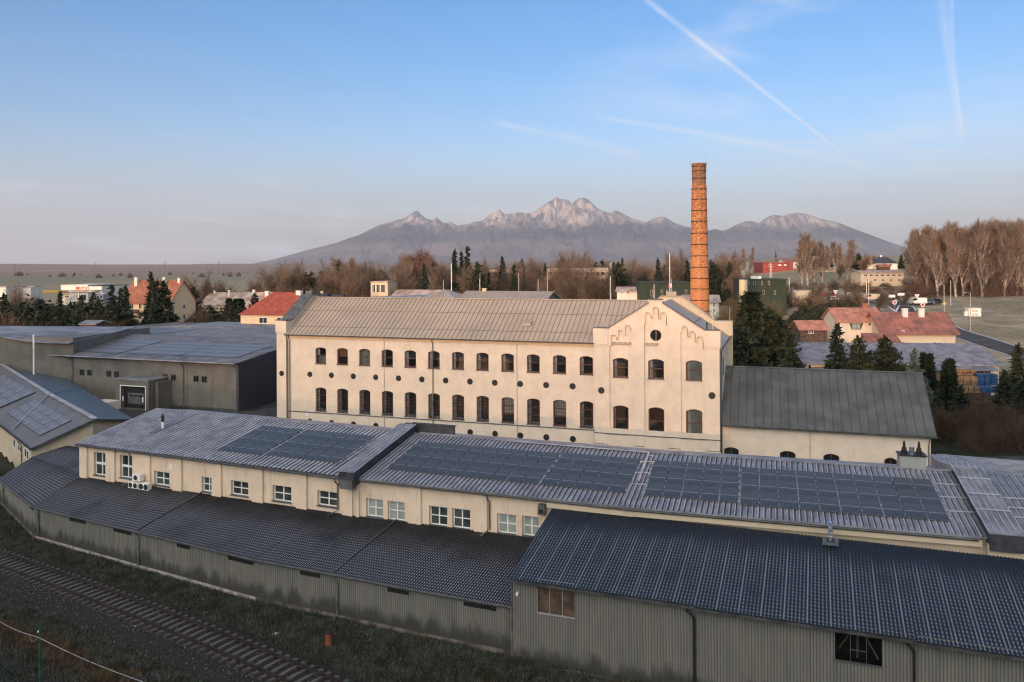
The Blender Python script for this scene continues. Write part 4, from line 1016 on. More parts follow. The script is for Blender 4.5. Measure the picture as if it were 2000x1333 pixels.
# air conditioners on the wall
AC = [(258, 276, 926, 940, 1, 'small single-fan white air conditioner mounted above the other two on the cream wall'), (250, 271, 941, 954, 2, 'left twin-fan white air conditioner of the lower pair on the cream wall'), (270.5, 292, 943, 958, 2, 'right twin-fan white air conditioner of the lower pair on the cream wall')]
for x0, x1, y0, y1, nf, lab in AC:
    a, z1 = PL(x0, y0, FL_o, FL_a, TW - .7); b, _ = PL(x1, y0, FL_o, FL_a, TW - .7); _, z0 = PL(x0, y1, FL_o, FL_a, TW - .7)
    w_, h_ = (b - a) * .86, z1 - z0
    t = thing('air_conditioner', lab, 'air conditioner', (*fL((a, TW - .7, 0))[:2], z0), rad(FL_a), 'air conditioners on the workshop wall')
    mb = MB(); mb.box(0, w_, 0, .36, .04, h_); mb.build('casing', 'white', t)
    for i in range(nf):
        cxx = w_ * ((i + .5) / nf if nf > 1 else .42); r = min(h_ * .38, w_ * .23)
        mb = MB(); mb.tube([(cxx, -.012, h_ * .52), (cxx, .004, h_ * .52)], r, 16); f = mb.build('fan', 'black', t)
        mb = MB(); 
        for k in range(3): mb.bar((cxx - r, -.02, h_ * .52 + (k - 1) * r * .5), (cxx + r, -.02, h_ * .52 + (k - 1) * r * .5), .012)
        mb.build('fan_grille', 'zincd', f)
    mb = MB(); mb.box(.05, .1, 0, .64, -.0, .035); mb.box(w_ - .1, w_ - .05, 0, .64, 0, .035); mb.build('bracket', 'zincd', t)
a, z1 = PL(1050, 987, FA_o, FA_a, TW - .5); b, z0 = PL(1063, 1008, FA_o, FA_a, TW - .5)
t = thing('wall_box', 'dark grey ventilation box hung on the cream wall at the blue roof corner', 'vent box', (*fA((a, TW - .5, 0))[:2], z0), rad(FA_a))
mb = MB(); mb.box(0, b - a, 0, .46, 0, z1 - z0); mb.build('casing', 'zincd', t)
mb = MB(); mb.box(.06, b - a - .06, -.02, -.002, .12, (z1 - z0) * .6); mb.build('grille', 'black', t)

# ================================================================ solar arrays
def solar(frame_o, ang, z0, k, BL, BR, TR, TL, ncol, nrow, label, group='solar panel arrays on the roofs', mat='solar', fixed=None):
    q = [PS(*p, frame_o, ang, z0, k) for p in (BL, BR, TR, TL)]
    s0 = (q[0][0] + q[3][0]) / 2; s1 = (q[1][0] + q[2][0]) / 2; d0 = (q[0][1] + q[1][1]) / 2; d1 = (q[2][1] + q[3][1]) / 2
    fr = frame(frame_o, ang); base = fr((s0, d0, z0 + k * d0 + .1))
    t = thing('solar_array', label, 'solar array', base, rad(ang), group)
    L = s1 - s0; H = (d1 - d0); cw, chh = L / ncol, H / nrow
    me = bpy.data.meshes.new('solar_panel'); g_ = .012; c_ = .03
    vs, fs, uv = [], [], []
    x0, x1, y0, y1 = .035, cw - .035, g_, chh - g_
    for (a, b, c, d, h, hb) in ((x0, x1, y0, y1, .0, -.04),):
        vs = [(a, c, h), (b, c, h), (b, d, h), (a, d, h), (a + c_, c + c_, h + .002), (b - c_, c + c_, h + .002), (b - c_, d - c_, h + .002), (a + c_, d - c_, h + .002), (a, c, hb), (b, c, hb), (b, d, hb), (a, d, hb)]
    fs = [(4, 5, 6, 7), (0, 1, 5, 4), (1, 2, 6, 5), (2, 3, 7, 6), (3, 0, 4, 7), (8, 9, 1, 0), (9, 10, 2, 1), (10, 11, 3, 2), (11, 8, 0, 3), (11, 10, 9, 8)]
    me.from_pydata([(x, y, z + k * y) for x, y, z in vs], [], fs)
    l = me.uv_layers.new(name='UVMap'); cu = [(0, 0), (1, 0), (1, 1), (0, 1)]
    for pl in me.polygons:
        for j, li in enumerate(pl.loop_indices): l.data[li].uv = cu[j] if pl.index == 0 else (.5, .25)
        pl.material_index = 0 if pl.index == 0 else 1
    me.materials.append(M[mat]); me.materials.append(M['solarframe'])
    for i in range(ncol):
        for j in range(nrow):
            o = bpy.data.objects.new('solar_panel', me); COL.objects.link(o); o.parent = t; o.location = (i * cw, j * chh, k * j * chh + rnd.uniform(-.004, .006))
    mb = MB()
    for j in range(nrow):
        for f_ in (.25, .75):
            y = (j + f_) * chh; mb.bar((-.15, y, k * y - .06), (L + .15, y, k * y - .06), .04)
            for i in range(ncol + 1): mb.box(i * cw - .03, i * cw + .03, y - .03, y + .03, k * y + .0, k * y + .018)
    mb.build('mounting_rails', 'alu' if fixed is None else 'zincd', t)
    return t
solar(FL_o, FL_a, ZE, KS, (424, 883), (514, 891), (591, 840.5), (507, 834), 4, 3, 'narrow four-column solar array on the workshop roof left of the fire wall')
solar(FL_o, FL_a, ZE, KS, (517, 892), (663, 906), (732, 854), (594, 842), 6, 3, 'six-column solar array touching the left side of the fire wall')
solar(FA_o, FA_a, ZE, KS, (757, 919.7), (1055, 948), (1091, 888), (815.5, 864), 10, 3, 'widest solar array of the workshop roof just right of the fire wall')
solar(FA_o, FA_a, ZE, KS, (1057, 949), (1223, 966), (1251, 898), (1096, 888), 5, 3, 'five-column solar array left of the cable tray on the workshop roof')
solar(FB_o, FB_a, ZE, KS, (1255, 969), (1438, 986), (1448, 914.5), (1280, 900), 5, 3, 'five-column solar array right of the cable tray on the workshop roof')
solar(FB_o, FB_a, ZE, KS, (1441, 987), (1853, 1023), (1823, 941), (1451, 914.5), 10, 3, 'ten-column solar array at the right end of the workshop roof beside the second fire wall')
# cable tray and its rails
ct = thing('cable_tray', 'pale metal cable tray running along the ridge and down between two solar arrays', 'cable tray', (*fA((0, 0, 0))[:2], ZE))
rz = rel(lambda q: q, tuple(ct.location))
def onroof(px, py, fo, fa, h): s, t = PS(px, py, fo, fa, ZE, KS); return frame(fo, fa)((s, t, ZE + KS * t + h))
mb = MB(rz)
A_, B_, C_ = onroof(1000, 866, FA_o, FA_a, .16), onroof(1268, 888, FB_o, FB_a, .16), onroof(1247, 945, FB_o, FB_a, .16)
mb.bar(A_, B_, .14, .05); mb.bar(B_, C_, .16, .05); mb.build('tray', 'ribtop', ct)
for y, x0, x1 in ((904, 1251, 1279), (925.5, 1241, 1270), (948, 1233, 1262), (892, 1263, 1277)):
    mb = MB(rz); mb.bar(onroof(x0, y, FB_o, FB_a, .10), onroof(x1, y + 1.5, FB_o, FB_a, .10), .05); mb.build('support_rail', 'alu', ct)
sr = thing('roof_rails', 'set of bare aluminium rails crossing the ribbed roof at the right fire wall', 'mounting rails', (*fB((FB_len, 0, 0))[:2], ZE))
rz = rel(lambda q: q, tuple(sr.location))
for (x0, y0), (x1, y1) in (((1826, 947.5), (1881, 951)), ((1836, 973.5), (1893, 976.5)), ((1848, 1001), (1907, 1004.5))):
    mb = MB(rz); mb.bar(onroof(x0, y0, FB_o, FB_a, .10), onroof(x1, y1, FB_o, FB_a, .10), .06); mb.build('rail', 'alu', sr)
for (x0, y0), (x1, y1) in (((1940, 974), (2060, 982)), ((1950, 993), (2060, 1000)), ((1961, 1012), (2060, 1019))):
    mb = MB(rz); mb.bar(onroof(x0, y0, FC_o, FC_a, .10), onroof(x1, y1, FC_o, FC_a, .10), .06); mb.build('rail', 'alu', sr)
for y_, t0 in ((2.0, 0), (4.0, 0), (6.1, 0)):
    mb = MB(rz); p = lambda s, d: fC((s, d, ZE + KS * d + .62)); mb.bar(p(-.45, y_), p(1.35, y_), .06); mb.build('rail', 'alu', sr)

# ================================================================ curved shed along the track
E_ = [(-46.6, 72.5), (-38.1, 63.4), (-26.9, 57.1), (-16.6, 51.4), (-11, 48.9), (-5.5, 46.4), (0.2, 43.95)]
zE = [1.75, 1.95, 2.05, 2.1, 2.12, 2.12, 2.15]
T_ = [(-46.2, 76.6), (-36.6, 67.75), (-24.3, 62.3), (-13.5, 57.6), (-8.1, 55.3), (-2.5, 53.1), (3.3, 50.95)]
zT = [2.7, 3.2, 3.25, 3.25, 3.25, 3.25, 3.3]
sh_loc = (E_[3][0], E_[3][1], -.6)
shed = thing('railway_shed', 'long curved grey corrugated shed with mossy dark roof beside the railway track', 'shed', sh_loc)
def corr_roof(parent, name, P00, P10, P01, P11, mat, pitch=.177, amp=.026, nv=10, u0=0., sag=.03):
    P00, P10, P01, P11 = [np.array(p) for p in (P00, P10, P01, P11)]
    L = max(np.linalg.norm(P10 - P00), np.linalg.norm(P11 - P01)); Hh = max(np.linalg.norm(P01 - P00), np.linalg.norm(P11 - P10)); nw = L / pitch
    loc = np.array(parent.location)
    def fn(U, V):
        P = (P00[None] * (1 - U)[:, None] + P10[None] * U[:, None]) * (1 - V)[:, None] + (P01[None] * (1 - U)[:, None] + P11[None] * U[:, None]) * V[:, None]
        P[:, 2] += amp * np.cos((u0 + U * L) / pitch * 2 * np.pi) - sag * np.abs(np.sin(V * Hh / 1.6 * np.pi)) * .6 + .012 * np.sin(U * L * 1.7) * np.sin(V * 9)
        return P - loc
    return gridmesh(name, fn, int(nw * 6), nv, mat, parent, True, lambda U, V: np.stack([u0 + U * L, V * Hh], 1)), L
def corr_wall(parent, name, a, b, za0, za1, zb0, zb1, mat='corr', u0=0., holes=(), pitch=.15):
    """wavy sheet wall from a to b; z from za0/zb0 up to za1/zb1; holes in metres along are cut out"""
    a, b = np.array(a, float), np.array(b, float); L = np.linalg.norm(b - a); d = (b - a) / L; nrm = np.array([d[1], -d[0]])
    loc = np.array(parent.location)
    nu = int(L / pitch * 6); U = np.linspace(0, 1, nu + 1)
    zs = sorted({0., 1.} | {h[2] for h in holes} | {h[3] for h in holes})
    V, FV = [], []; z0 = za0 + (zb0 - za0) * U; z1 = za1 + (zb1 - za1) * U
    verts, uv = [], []
    for f in zs:
        w = .016 * np.cos((u0 + U * L) / pitch * 2 * np.pi); z = z0 + (z1 - z0) * f
        verts.append(np.stack([a[0] + d[0] * U * L + nrm[0] * w, a[1] + d[1] * U * L + nrm[1] * w, z], 1)); uv.append(np.stack([u0 + U * L, z - z0], 1))
    verts = np.concatenate(verts) - loc; uv = np.concatenate(uv); F = []
    for r in range(len(zs) - 1):
        for i in range(nu):
            x = (i + .5) / nu * L; fm = (zs[r] + zs[r + 1]) / 2
            if any(h[0] < x < h[1] and h[2] < fm < h[3] for h in holes): continue
            F.append((r * (nu + 1) + i, r * (nu + 1) + i + 1, (r + 1) * (nu + 1) + i + 1, (r + 1) * (nu + 1) + i))
    o = npmesh(name, verts, np.array(F), mat, parent, True, uv)
    return o
u = 0.
slots = {0: [], 1: [(138, 168, 1012, 1022)], 2: [(222, 256, 1030, 1043)], }
slot_px = [(26.5, 37, 940, 953), (57, 66, 981, 989), (136, 168.5, 1007, 1020), (222.5, 256, 1030, 1043.5), (345.5, 371, 1062, 1074), (446, 496, 1087, 1102), (586, 626, 1114.5, 1126), (757, 798, 1147, 1160), (906, 969, 1174, 1191)]
for i in range(6):
    a, b, c, d = E_[i], E_[i + 1], T_[i], T_[i + 1]
    ang = math.degrees(math.atan2(b[1] - a[1], b[0] - a[0])); L = math.hypot(b[0] - a[0], b[1] - a[1])
    ov = .22; n_ = (math.sin(rad(ang)), -math.cos(rad(ang)))
    hs = []
    for x0, x1, y0, y1 in slot_px:
        s0, z1 = PL(x0, y0, a, ang); s1, _ = PL(x1, y0, a, ang); _, z0 = PL(x0, y1 - (x1 - x0) * .2, a, ang)
        if s0 > -.1 and s1 < L + .1:
            zt_ = zE[i] + (zE[i + 1] - zE[i]) * s0 / L; hs.append((max(s0, .1), min(s1, L - .1), .80, .90))
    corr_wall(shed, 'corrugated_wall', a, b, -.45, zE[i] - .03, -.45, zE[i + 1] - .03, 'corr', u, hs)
    for h in hs:
        f_ = frame(a, ang); mb = MB(rel(f_, sh_loc)); za = -.45 + (zE[i] - .03 + .45) * .8; zb2 = -.45 + (zE[i] + .42) * .9
        mb.box(h[0] - .05, h[1] + .05, .05, .1, za - .05, zb2 + .05); mb.build('vent_slot', 'black', shed)
    P = [(a[0] + n_[0] * ov, a[1] + n_[1] * ov, zE[i] - .03), (b[0] + n_[0] * ov, b[1] + n_[1] * ov, zE[i + 1] - .03), (*c, zT[i]), (*d, zT[i + 1])]
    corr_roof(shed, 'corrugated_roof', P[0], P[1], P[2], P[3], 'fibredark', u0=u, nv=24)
    mb = MB(rel(frame(a, ang), sh_loc)); mb.tube([(0, -.26, zE[i] - .06), (L, -.26, zE[i + 1] - .06)], .06, 6); mb.build('gutter', 'gutter', shed)
    mb = MB(rel(frame(a, ang), sh_loc)); hp = .0
    mb.box(-.05, L + .05, -.10, .12, -1.2, -.45 + .02); mb.build('stone_plinth', 'concrete' if i in (1, 2) else 'plinth', shed)
    u += L
S2 = G(103, 869, 3.2)
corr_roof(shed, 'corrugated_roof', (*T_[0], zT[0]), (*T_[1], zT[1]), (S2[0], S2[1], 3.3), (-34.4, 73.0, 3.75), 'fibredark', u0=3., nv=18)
corr_wall(shed, 'corrugated_wall', (-55, 82.), E_[0], -.45, 1.75, -.45, 1.75, 'corr', 0)
# ridge strips where roof sections meet
for i in (1, 2, 4):
    mb = MB(rel(lambda q: q, sh_loc)); mb.bar((*E_[i], zE[i] + .03), (*T_[i], zT[i] + .05), .10, .05); mb.build('joint_strip', 'gutter', shed)
def dpipe(parent, px, ytop, ybot, fo, fa, orange=True):
    fr = frame(fo, fa); s_, z1 = PL(px, ytop, fo, fa, -.2); _, z0 = PL(px, ybot, fo, fa, -.2)
    mb = MB(rel(fr, tuple(parent.location))); mb.tube([(s_ - .35, -.27, z1), (s_ - .35, -.25, z1 - .15), (s_ - .05, -.15, z1 - .40), (s_, -.12, z1 - .55), (s_, -.12, z0 + .35), (s_ - .15, -.35, z0 + .1)], .065, 8)
    w = mb.build('downpipe', 'pipe', parent)
    if orange: mb = MB(rel(fr, tuple(parent.location))); mb.tube([(s_ - .15, -.36, z0 + .12), (s_ - .17, -.38, z0 - .3)], .075, 8); mb.build('drain_stub', 'orangepipe', w)
def seg(i): a, b = E_[i], E_[i + 1]; return a, math.degrees(math.atan2(b[1] - a[1], b[0] - a[0]))
dpipe(shed, 72, 988, 1050, *seg(1)); dpipe(shed, 268, 1040, 1112, *seg(1)); dpipe(shed, 657, 1125, 1212, *seg(4)); dpipe(shed, 4, 940, 988, *seg(0), False)

# ================================================================ big shed with the blue roof
BO, BA = (-.12, 43.78), -21.0
fS = frame(BO, BA); bs_loc = (BO[0], BO[1], -.6)
bs = thing('corrugated_hall', 'tall grey corrugated hall with dark blue corrugated roof in the right foreground', 'hall', bs_loc)
ze = 3.86; L1, L2, L3 = 9.9, 19.9, 40.
wbig = lambda px, py: PL(px, py, BO, BA)
s0, z1 = wbig(1051, 1143); s1, _ = wbig(1122, 1153); _, z0 = wbig(1051, 1196)
s2, z3 = wbig(1631, 1229.5); s3, _ = wbig(1723, 1240); _, z2 = wbig(1631, 1289)
fz = lambda z: (z + .75) / (ze + .75)
h1 = [(s0, s1, fz(z0), fz(z1))]; h2 = [(s2 - L1, s3 - L1, fz(z2), fz(z3))]
p = lambda s, t, z: (*fS((s, t, 0))[:2], z)
for (a, b, hs, u0) in ((0, L1, h1, 0.), (L1 + .0, L2, h2, L1), (L2 + .0, L3, [], L2)):
    off = 0. if a == 0 else (.03 if a == L1 else .06)
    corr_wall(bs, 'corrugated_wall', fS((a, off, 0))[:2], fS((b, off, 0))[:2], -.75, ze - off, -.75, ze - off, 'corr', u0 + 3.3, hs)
mb = MB(rel(fS, bs_loc)); mb.quad((0, .02, -.75), (0, .02, ze), (0, 8, ze + 1.6), (0, 8, -.75)); mb.box(-.04, .06, -.03, .08, -.7, ze); mb.build('end_wall', 'plinth', bs)
eL = lambda s, z: (*fS((s, -.32, 0))[:2], z)
top = [G(1071, 988, 5.42), G(1500, 1033, 5.42), G(2040, 1092, 5.42)]
def topat(s):                                           # along the workshop wall
    best = None
    a = Vector(fS((s, 0, 0))[:2]); d = Vector((math.sin(rad(-BA)), math.cos(rad(-BA))))
    # intersect with workshop wall line
    for fo, fa in ((FA_o, FA_a), (FB_o, FB_a)):
        f = frame(fo, fa); o_ = Vector(f((0, TW, 0))[:2]); e = Vector((math.cos(rad(fa)), math.sin(rad(fa))))
        M2 = np.array([[d.x, -e.x], [d.y, -e.y]]); r = np.linalg.solve(M2, np.array(o_ - a))
        if best is None or r[0] < best: best = r[0]
    q = a + d * best; return (q.x, q.y)
for i, (a, b, dz) in enumerate(((0 - .1, L1 + .05, 0.), (L1 + .05, L2 + .05, -.07), (L2 + .05, L3, -.14))):
    ta, tb = topat(a), topat(b)
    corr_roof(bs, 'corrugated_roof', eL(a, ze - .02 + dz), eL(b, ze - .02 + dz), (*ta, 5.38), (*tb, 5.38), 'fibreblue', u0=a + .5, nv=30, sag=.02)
    mb = MB(rel(fS, bs_loc)); mb.box(a, b, -.42, -.26, ze - .20 + dz, ze - .08 + dz); mb.build('gutter', 'gutter', bs)
mb = MB(rel(fS, bs_loc)); mb.box(-.05, L3, -.28, .02, -1.3, -.68); mb.build('plinth', 'concrete', bs)
dz = 0
for px, yt, yb in ((1352, 1183, 1345), (1782, 1243, 1380)):
    fr = fS; s_, z1 = PL(px, yt, BO, BA, -.2); mb = MB(rel(fS, bs_loc))
    mb.tube([(s_ - .25, -.33, ze - .15), (s_ - .25, -.30, ze - .35), (s_ + .0, -.2, ze - .6), (s_ + .08, -.10, ze - .8), (s_ + .08, -.10, -.7)], .065, 8); mb.build('downpipe', 'black', bs)
# left opening: two brown sliding boards; right: dark opening with an A-frame and mullions
f_ = MB(rel(fS, bs_loc)); f_.box(s0 - .03, s1 + .03, .02, .07, z1 - .03, z1 + .05); f_.box(s0 - .05, s1 + .05, -.05, .07, z0 - .06, z0 + .0); f_.box(s0 + (s1 - s0) * .31, s0 + (s1 - s0) * .325, .02, .05, z0, z1); f_.box(s0 + (s1 - s0) * .66, s0 + (s1 - s0) * .675, .02, .05, z0, z1)
w1 = f_.build('boarded_window', 'alu', bs)
mb = MB(rel(fS, bs_loc)); mb.quad((s0 - .05, .12, z0 - .05), (s1 + .05, .12, z0 - .05), (s1 + .05, .12, z1 + .05), (s0 - .05, .12, z1 + .05)); mb.build('board', 'wood', w1)
f_ = MB(rel(fS, bs_loc)); f_.box(s2 - .05, s3 + .05, -.04, .06, z2 - .05, z2 + .02); f_.box(s2 - .02, s3 + .02, .03, .06, z3 - .03, z3 + .02)
for q_ in (.33, .67): f_.box(s2 + (s3 - s2) * q_ - .012, s2 + (s3 - s2) * q_ + .012, .03, .06, z2, z3)
f_.box(s2 + (s3 - s2) * .33, s2 + (s3 - s2) * .67, .03, .055, (z2 * .6 + z3 * .4) - .01, (z2 * .6 + z3 * .4) + .015)
w2 = f_.build('open_window', 'zincd', bs)
mb = MB(rel(fS, bs_loc)); mx = (s2 + s3) / 2; mb.bar((s2 + .15, 1.0, z2 + .1), (mx, 1.0, z3 + .1), .12, .08); mb.bar((mx, 1.0, z3 + .1), (s3 - .1, 1.0, z2 - .1), .12, .08); mb.bar((mx, 1.05, z2 - .2), (mx, 1.05, z3), .10); mb.build('roof_strut', 'wood', w2)
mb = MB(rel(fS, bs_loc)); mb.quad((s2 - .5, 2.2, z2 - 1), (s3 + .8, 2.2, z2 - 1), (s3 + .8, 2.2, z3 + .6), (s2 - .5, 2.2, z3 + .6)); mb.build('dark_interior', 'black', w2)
mb = MB(rel(fS, bs_loc)); s_, z_ = wbig(1012, 1158); mb.box(s_ - .06, s_ + .06, -.22, -.02, z_ - .06, z_ + .06); mb.cyl(s_, -.16, z_ - .12, z_ - .05, .05, .05, 8); mb.build('camera_lamp', 'white', bs)
# bent flue pipe through the blue roof
fp = AT(1621, 1045, 46.)
s_, t_ = PS(1622, 1058, BO, BA, ze + .32 * .20, .20); zz = ze + .32 * .20 + t_ * .20
flue = thing('steel_flue', 'shiny galvanised bent flue pipe rising through the dark blue roof', 'flue', (*fS((s_, t_, 0))[:2], zz), rad(BA))
mb = MB(); mb.tube([(0, 0, -.1), (0, 0, .50), (0, .02, .66), (0, .10, .78), (0, .25, .84), (0, .6, .84)], .13, 14); mb.build('flue_pipe', 'galv', flue)
mb = MB(); mb.cyl(0, 0, .28, .34, .15, .15, 14); mb.cyl(0, 0, .48, .52, .145, .145, 14); mb.build('clamp_ring', 'alu', flue)
mb = MB(); mb.slab([(-.42, -.55, -.03), (.42, -.55, -.03), (.42, .25, .13), (-.42, .25, .13)], .03); mb.build('flashing', 'zincd', flue)
mb = MB(); mb.slab([(-.2, -.2, .06), (.2, -.2, .06), (.2, .12, .12), (-.2, .12, .12)], .03); mb.build('flashing_hole', 'black', flue)
# ================================================================ vegetation
def leafmesh(name, P, Nn, size, aspect, mat, rs, droop=0.):
    """many small leaf-clump triangles: centres P, outward directions Nn"""
    n = len(P); a = rs.normal(size=(n, 3)); d = Nn / (np.linalg.norm(Nn, axis=1, keepdims=True) + 1e-6)
    b = np.cross(a, d); b /= np.linalg.norm(b, axis=1, keepdims=True) + 1e-6
    s = size * rs.uniform(.6, 1.35, (n, 1))
    tip = P + d * s * aspect; tip[:, 2] -= droop * s[:, 0]
    V = np.stack([P + b * s * .5, P - b * s * .5, tip], 1).reshape(-1, 3)
    return V, np.arange(n * 3).reshape(-1, 3)
def tubes(paths, sides=4):
    """paths: list of (a, b, ra, rb)"""
    Vs, Fs = [], []
    A = np.array([p[0] for p in paths]); B = np.array([p[1] for p in paths]); ra = np.array([p[2] for p in paths]); rb = np.array([p[3] for p in paths])
    d = B - A; d /= np.linalg.norm(d, axis=1, keepdims=True) + 1e-9
    up = np.where(np.abs(d[:, 2:3]) < .9, np.array([[0, 0, 1.]]), np.array([[1., 0, 0]]))
    x = np.cross(d, up); x /= np.linalg.norm(x, axis=1, keepdims=True); y = np.cross(x, d); n = len(paths)
    ring = []
    for P, r in ((A, ra), (B, rb)):
        for k in range(sides):
            t = 2 * math.pi * k / sides; ring.append(P + (x * math.cos(t) + y * math.sin(t)) * r[:, None])
    V = np.stack(ring, 1).reshape(-1, 3); i = np.arange(n)[:, None] * 2 * sides
    F = np.concatenate([np.concatenate([i + k, i + (k + 1) % sides, i + sides + (k + 1) % sides, i + sides + k], 1) for k in range(sides)], 0)
    return V, F
def mk_conifer(name, h, r, seed, foliage, dens=1.0, base=.04, droop=.25, irr=.25, taper=1.0, up=.0):
    rs = np.random.RandomState(seed); P, D = [], []
    nw = int(30 * dens)
    for w in range(nw):
        f = base + (1 - base) * (w / nw) ** .95; z = f * h; R = r * (1 - f) ** taper * (1 + rs.uniform(-irr, irr)) + .12
        nb = int(5 + 9 * (1 - f))
        for b in range(nb):
            a = rs.uniform(0, 6.283); L = R * rs.uniform(.7, 1.12); m = max(3, int(L / .16 * dens))
            t = np.linspace(.12, 1, m) ** .9
            x = np.cos(a) * L * t; y = np.sin(a) * L * t; zz = z + up * L * t - droop * L * t ** 1.6 + .18 * L * t ** 4 * droop
            p = np.stack([x, y, zz], 1) + rs.normal(0, .05 + .02 * L, (m, 3)); d = np.tile([math.cos(a) * .8, math.sin(a) * .8, -.15 + up * .5], (m, 1)) + rs.normal(0, .55, (m, 3))
            P.append(p); D.append(d)
    P.append(np.stack([rs.normal(0, .04, 14), rs.normal(0, .04, 14), np.linspace(h * .93, h, 14)], 1)); D.append(np.tile([0, 0, 1.], (14, 1)) + rs.normal(0, .5, (14, 3)))
    P = np.concatenate(P); D = np.concatenate(D)
    V, F = leafmesh(name, P, D, h * .030 + .10, 1.5, foliage, rs); V[:, 2] *= h / np.percentile(V[:, 2], 99.95)
    me1 = npm(name + '_crown', V, F, foliage)
    V, F = tubes([((0, 0, -.5), (0, 0, h * .5), r * .09 + .05, r * .05 + .03), ((0, 0, h * .5), (0, 0, h * .97), r * .05 + .03, .02)], 7)
    return me1, npm(name + '_trunk', V, F, 'bark')
def npm(name, V, F, mat):
    o = npmesh(name, np.asarray(V, float), np.asarray(F), mat); me = o.data; bpy.data.objects.remove(o); return me
def mk_bare(name, h, r, seed, twigmat, barkmat='bark', upright=.5, levels=4, dens=1.0, first=.25, leaves=None, thick=1.0, tall=False):
    rs = np.random.RandomState(seed); trunk, limbs = [], []; tips = []
    def grow(a, d, L, rad_, lev):
        n = 3 if lev < 2 else 2; p = np.array(a, float); d = np.array(d, float)
        if tall and lev == 0:
            n = 11; L = h * .92
            for k in range(n):
                d = d + rs.normal(0, .05, 3) * [1, 1, 0] + np.array([0, 0, .03]); d /= np.linalg.norm(d); q = p + d * L / n
                trunk.append((p, q, rad_ * (1 - .85 * k / n), rad_ * (1 - .85 * (k + 1) / n)))
                if k >= 1:
                    for _ in range(4 if k > 2 else 3):
                        s = p + (q - p) * rs.uniform(0, 1); ax = rs.uniform(0, 6.283); nd = np.array([math.cos(ax), math.sin(ax), upright * 1.6 + rs.uniform(0, .6)]); nd /= np.linalg.norm(nd)
                        grow(s, nd, h * .24 * (1.1 - .62 * k / n) * rs.uniform(.6, 1.25), rad_ * .5 * (1.1 - .7 * k / n), 2)
                p = q
            tips.append((p, d)); return
        for k in range(n):
            d = d + rs.normal(0, .10 + .04 * lev, 3) + np.array([0, 0, .06 * upright]); d /= np.linalg.norm(d)
            q = p + d * L / n; r1 = rad_ * (1 - .28 * (k + 1) / n)
            (trunk if lev == 0 else limbs).append((p, q, rad_ * (1 - .28 * k / n), r1))
            if lev < levels:
                nb = {0: 3, 1: 2, 2: 3, 3: 3}.get(lev, 2) if (lev > 0 or k > 0) else 1
                nb = int(round(nb * dens))
                for _ in range(nb):
                    t = rs.uniform(.1, 1); s = p + (q - p) * t; ax = rs.uniform(0, 6.283)
                    perp = np.cross(d, [math.cos(ax), math.sin(ax), .3]); perp /= np.linalg.norm(perp) + 1e-6
                    spread = rs.uniform(.45, .95) * (1.25 - upright)
                    nd = d * 1.0 + perp * spread * 1.3 + np.array([0, 0, .25 * upright]); nd /= np.linalg.norm(nd)
                    grow(s, nd, L * rs.uniform(.42, .66), r1 * rs.uniform(.40, .58), lev + 1)
            p = q
        if lev < levels: grow(p, d, L * .62, rad_ * .68, lev + 1)
        else: tips.append((p, d))
    grow((0, 0, h * first * .0), (rs.normal(0, .03), rs.normal(0, .03), 1), h * .46, h * .016 * thick + .03, 0)
    # scale to the wanted height and spread
    allp = np.array([s[1] for s in trunk + limbs]); hm_ = allp[:, 2].max(); rr = np.percentile(np.hypot(allp[:, 0], allp[:, 1]), 97)
    sx, sz = r / rr, h / hm_; sc = np.array([sx, sx, sz])
    f = lambda L_: [(a * sc, b * sc, max(ra, .014 if tall else .009), max(rb, .011 if tall else .007)) for a, b, ra, rb in L_]
    trunk = [((0, 0, -.6), tuple(f(trunk)[0][0]), h * .018 * thick + .04, h * .016 * thick + .03)] + f(trunk); trunk = [(np.array(a), np.array(b), c, d) for a, b, c, d in trunk]
    V, F = tubes(trunk, 6); met = npm(name + '_trunk', V, F, barkmat)
    big = [q for q in f(limbs)]
    V1, F1 = tubes(big, 3)
    # fine twigs: thin slivers fanning from the limb ends and sides
    T = np.array([t[0] * sc for t in tips]); TD = np.array([t[1] for t in tips]); k = int(3 * dens) + 1
    P = np.repeat(T, k, 0) + rs.normal(0, r * .05, (len(T) * k, 3)); D = np.repeat(TD, k, 0) + rs.normal(0, .55, (len(T) * k, 3)) + np.array([0, 0, .35 * upright])
    D /= np.linalg.norm(D, axis=1, keepdims=True); Lt = h * .055 * rs.uniform(.5, 1.4, (len(P), 1)); W_ = np.cross(D, rs.normal(size=D.shape)); W_ /= np.linalg.norm(W_, axis=1, keepdims=True) + 1e-6
    w = h * .0009 + .006
    V2 = np.stack([P + W_ * w, P - W_ * w, P + D * Lt], 1).reshape(-1, 3); F2 = np.arange(len(V2)).reshape(-1, 3)
    F1t = np.concatenate([F1[:, [0, 1, 2]], F1[:, [0, 2, 3]]]); V = np.concatenate([V1, V2]); F = np.concatenate([F1t, F2 + len(V1)])
    nlimb = len(F1t)
    if leaves:
        Pl = np.repeat(T, 5, 0) + rs.normal(0, r * .08, (len(T) * 5, 3)); V3, F3 = leafmesh(name, Pl, rs.normal(size=Pl.shape), .28, 1.1, leaves, rs)
        F = np.concatenate([F, F3 + len(V)]); V = np.concatenate([V, V3]); twigmat = leaves
    mc = npm(name + '_crown', V, F, [twigmat, barkmat]); mi = np.zeros(len(F), np.int32); mi[:nlimb] = 1; mc.polygons.foreach_set('material_index', mi[:len(mc.polygons)]); return mc, met
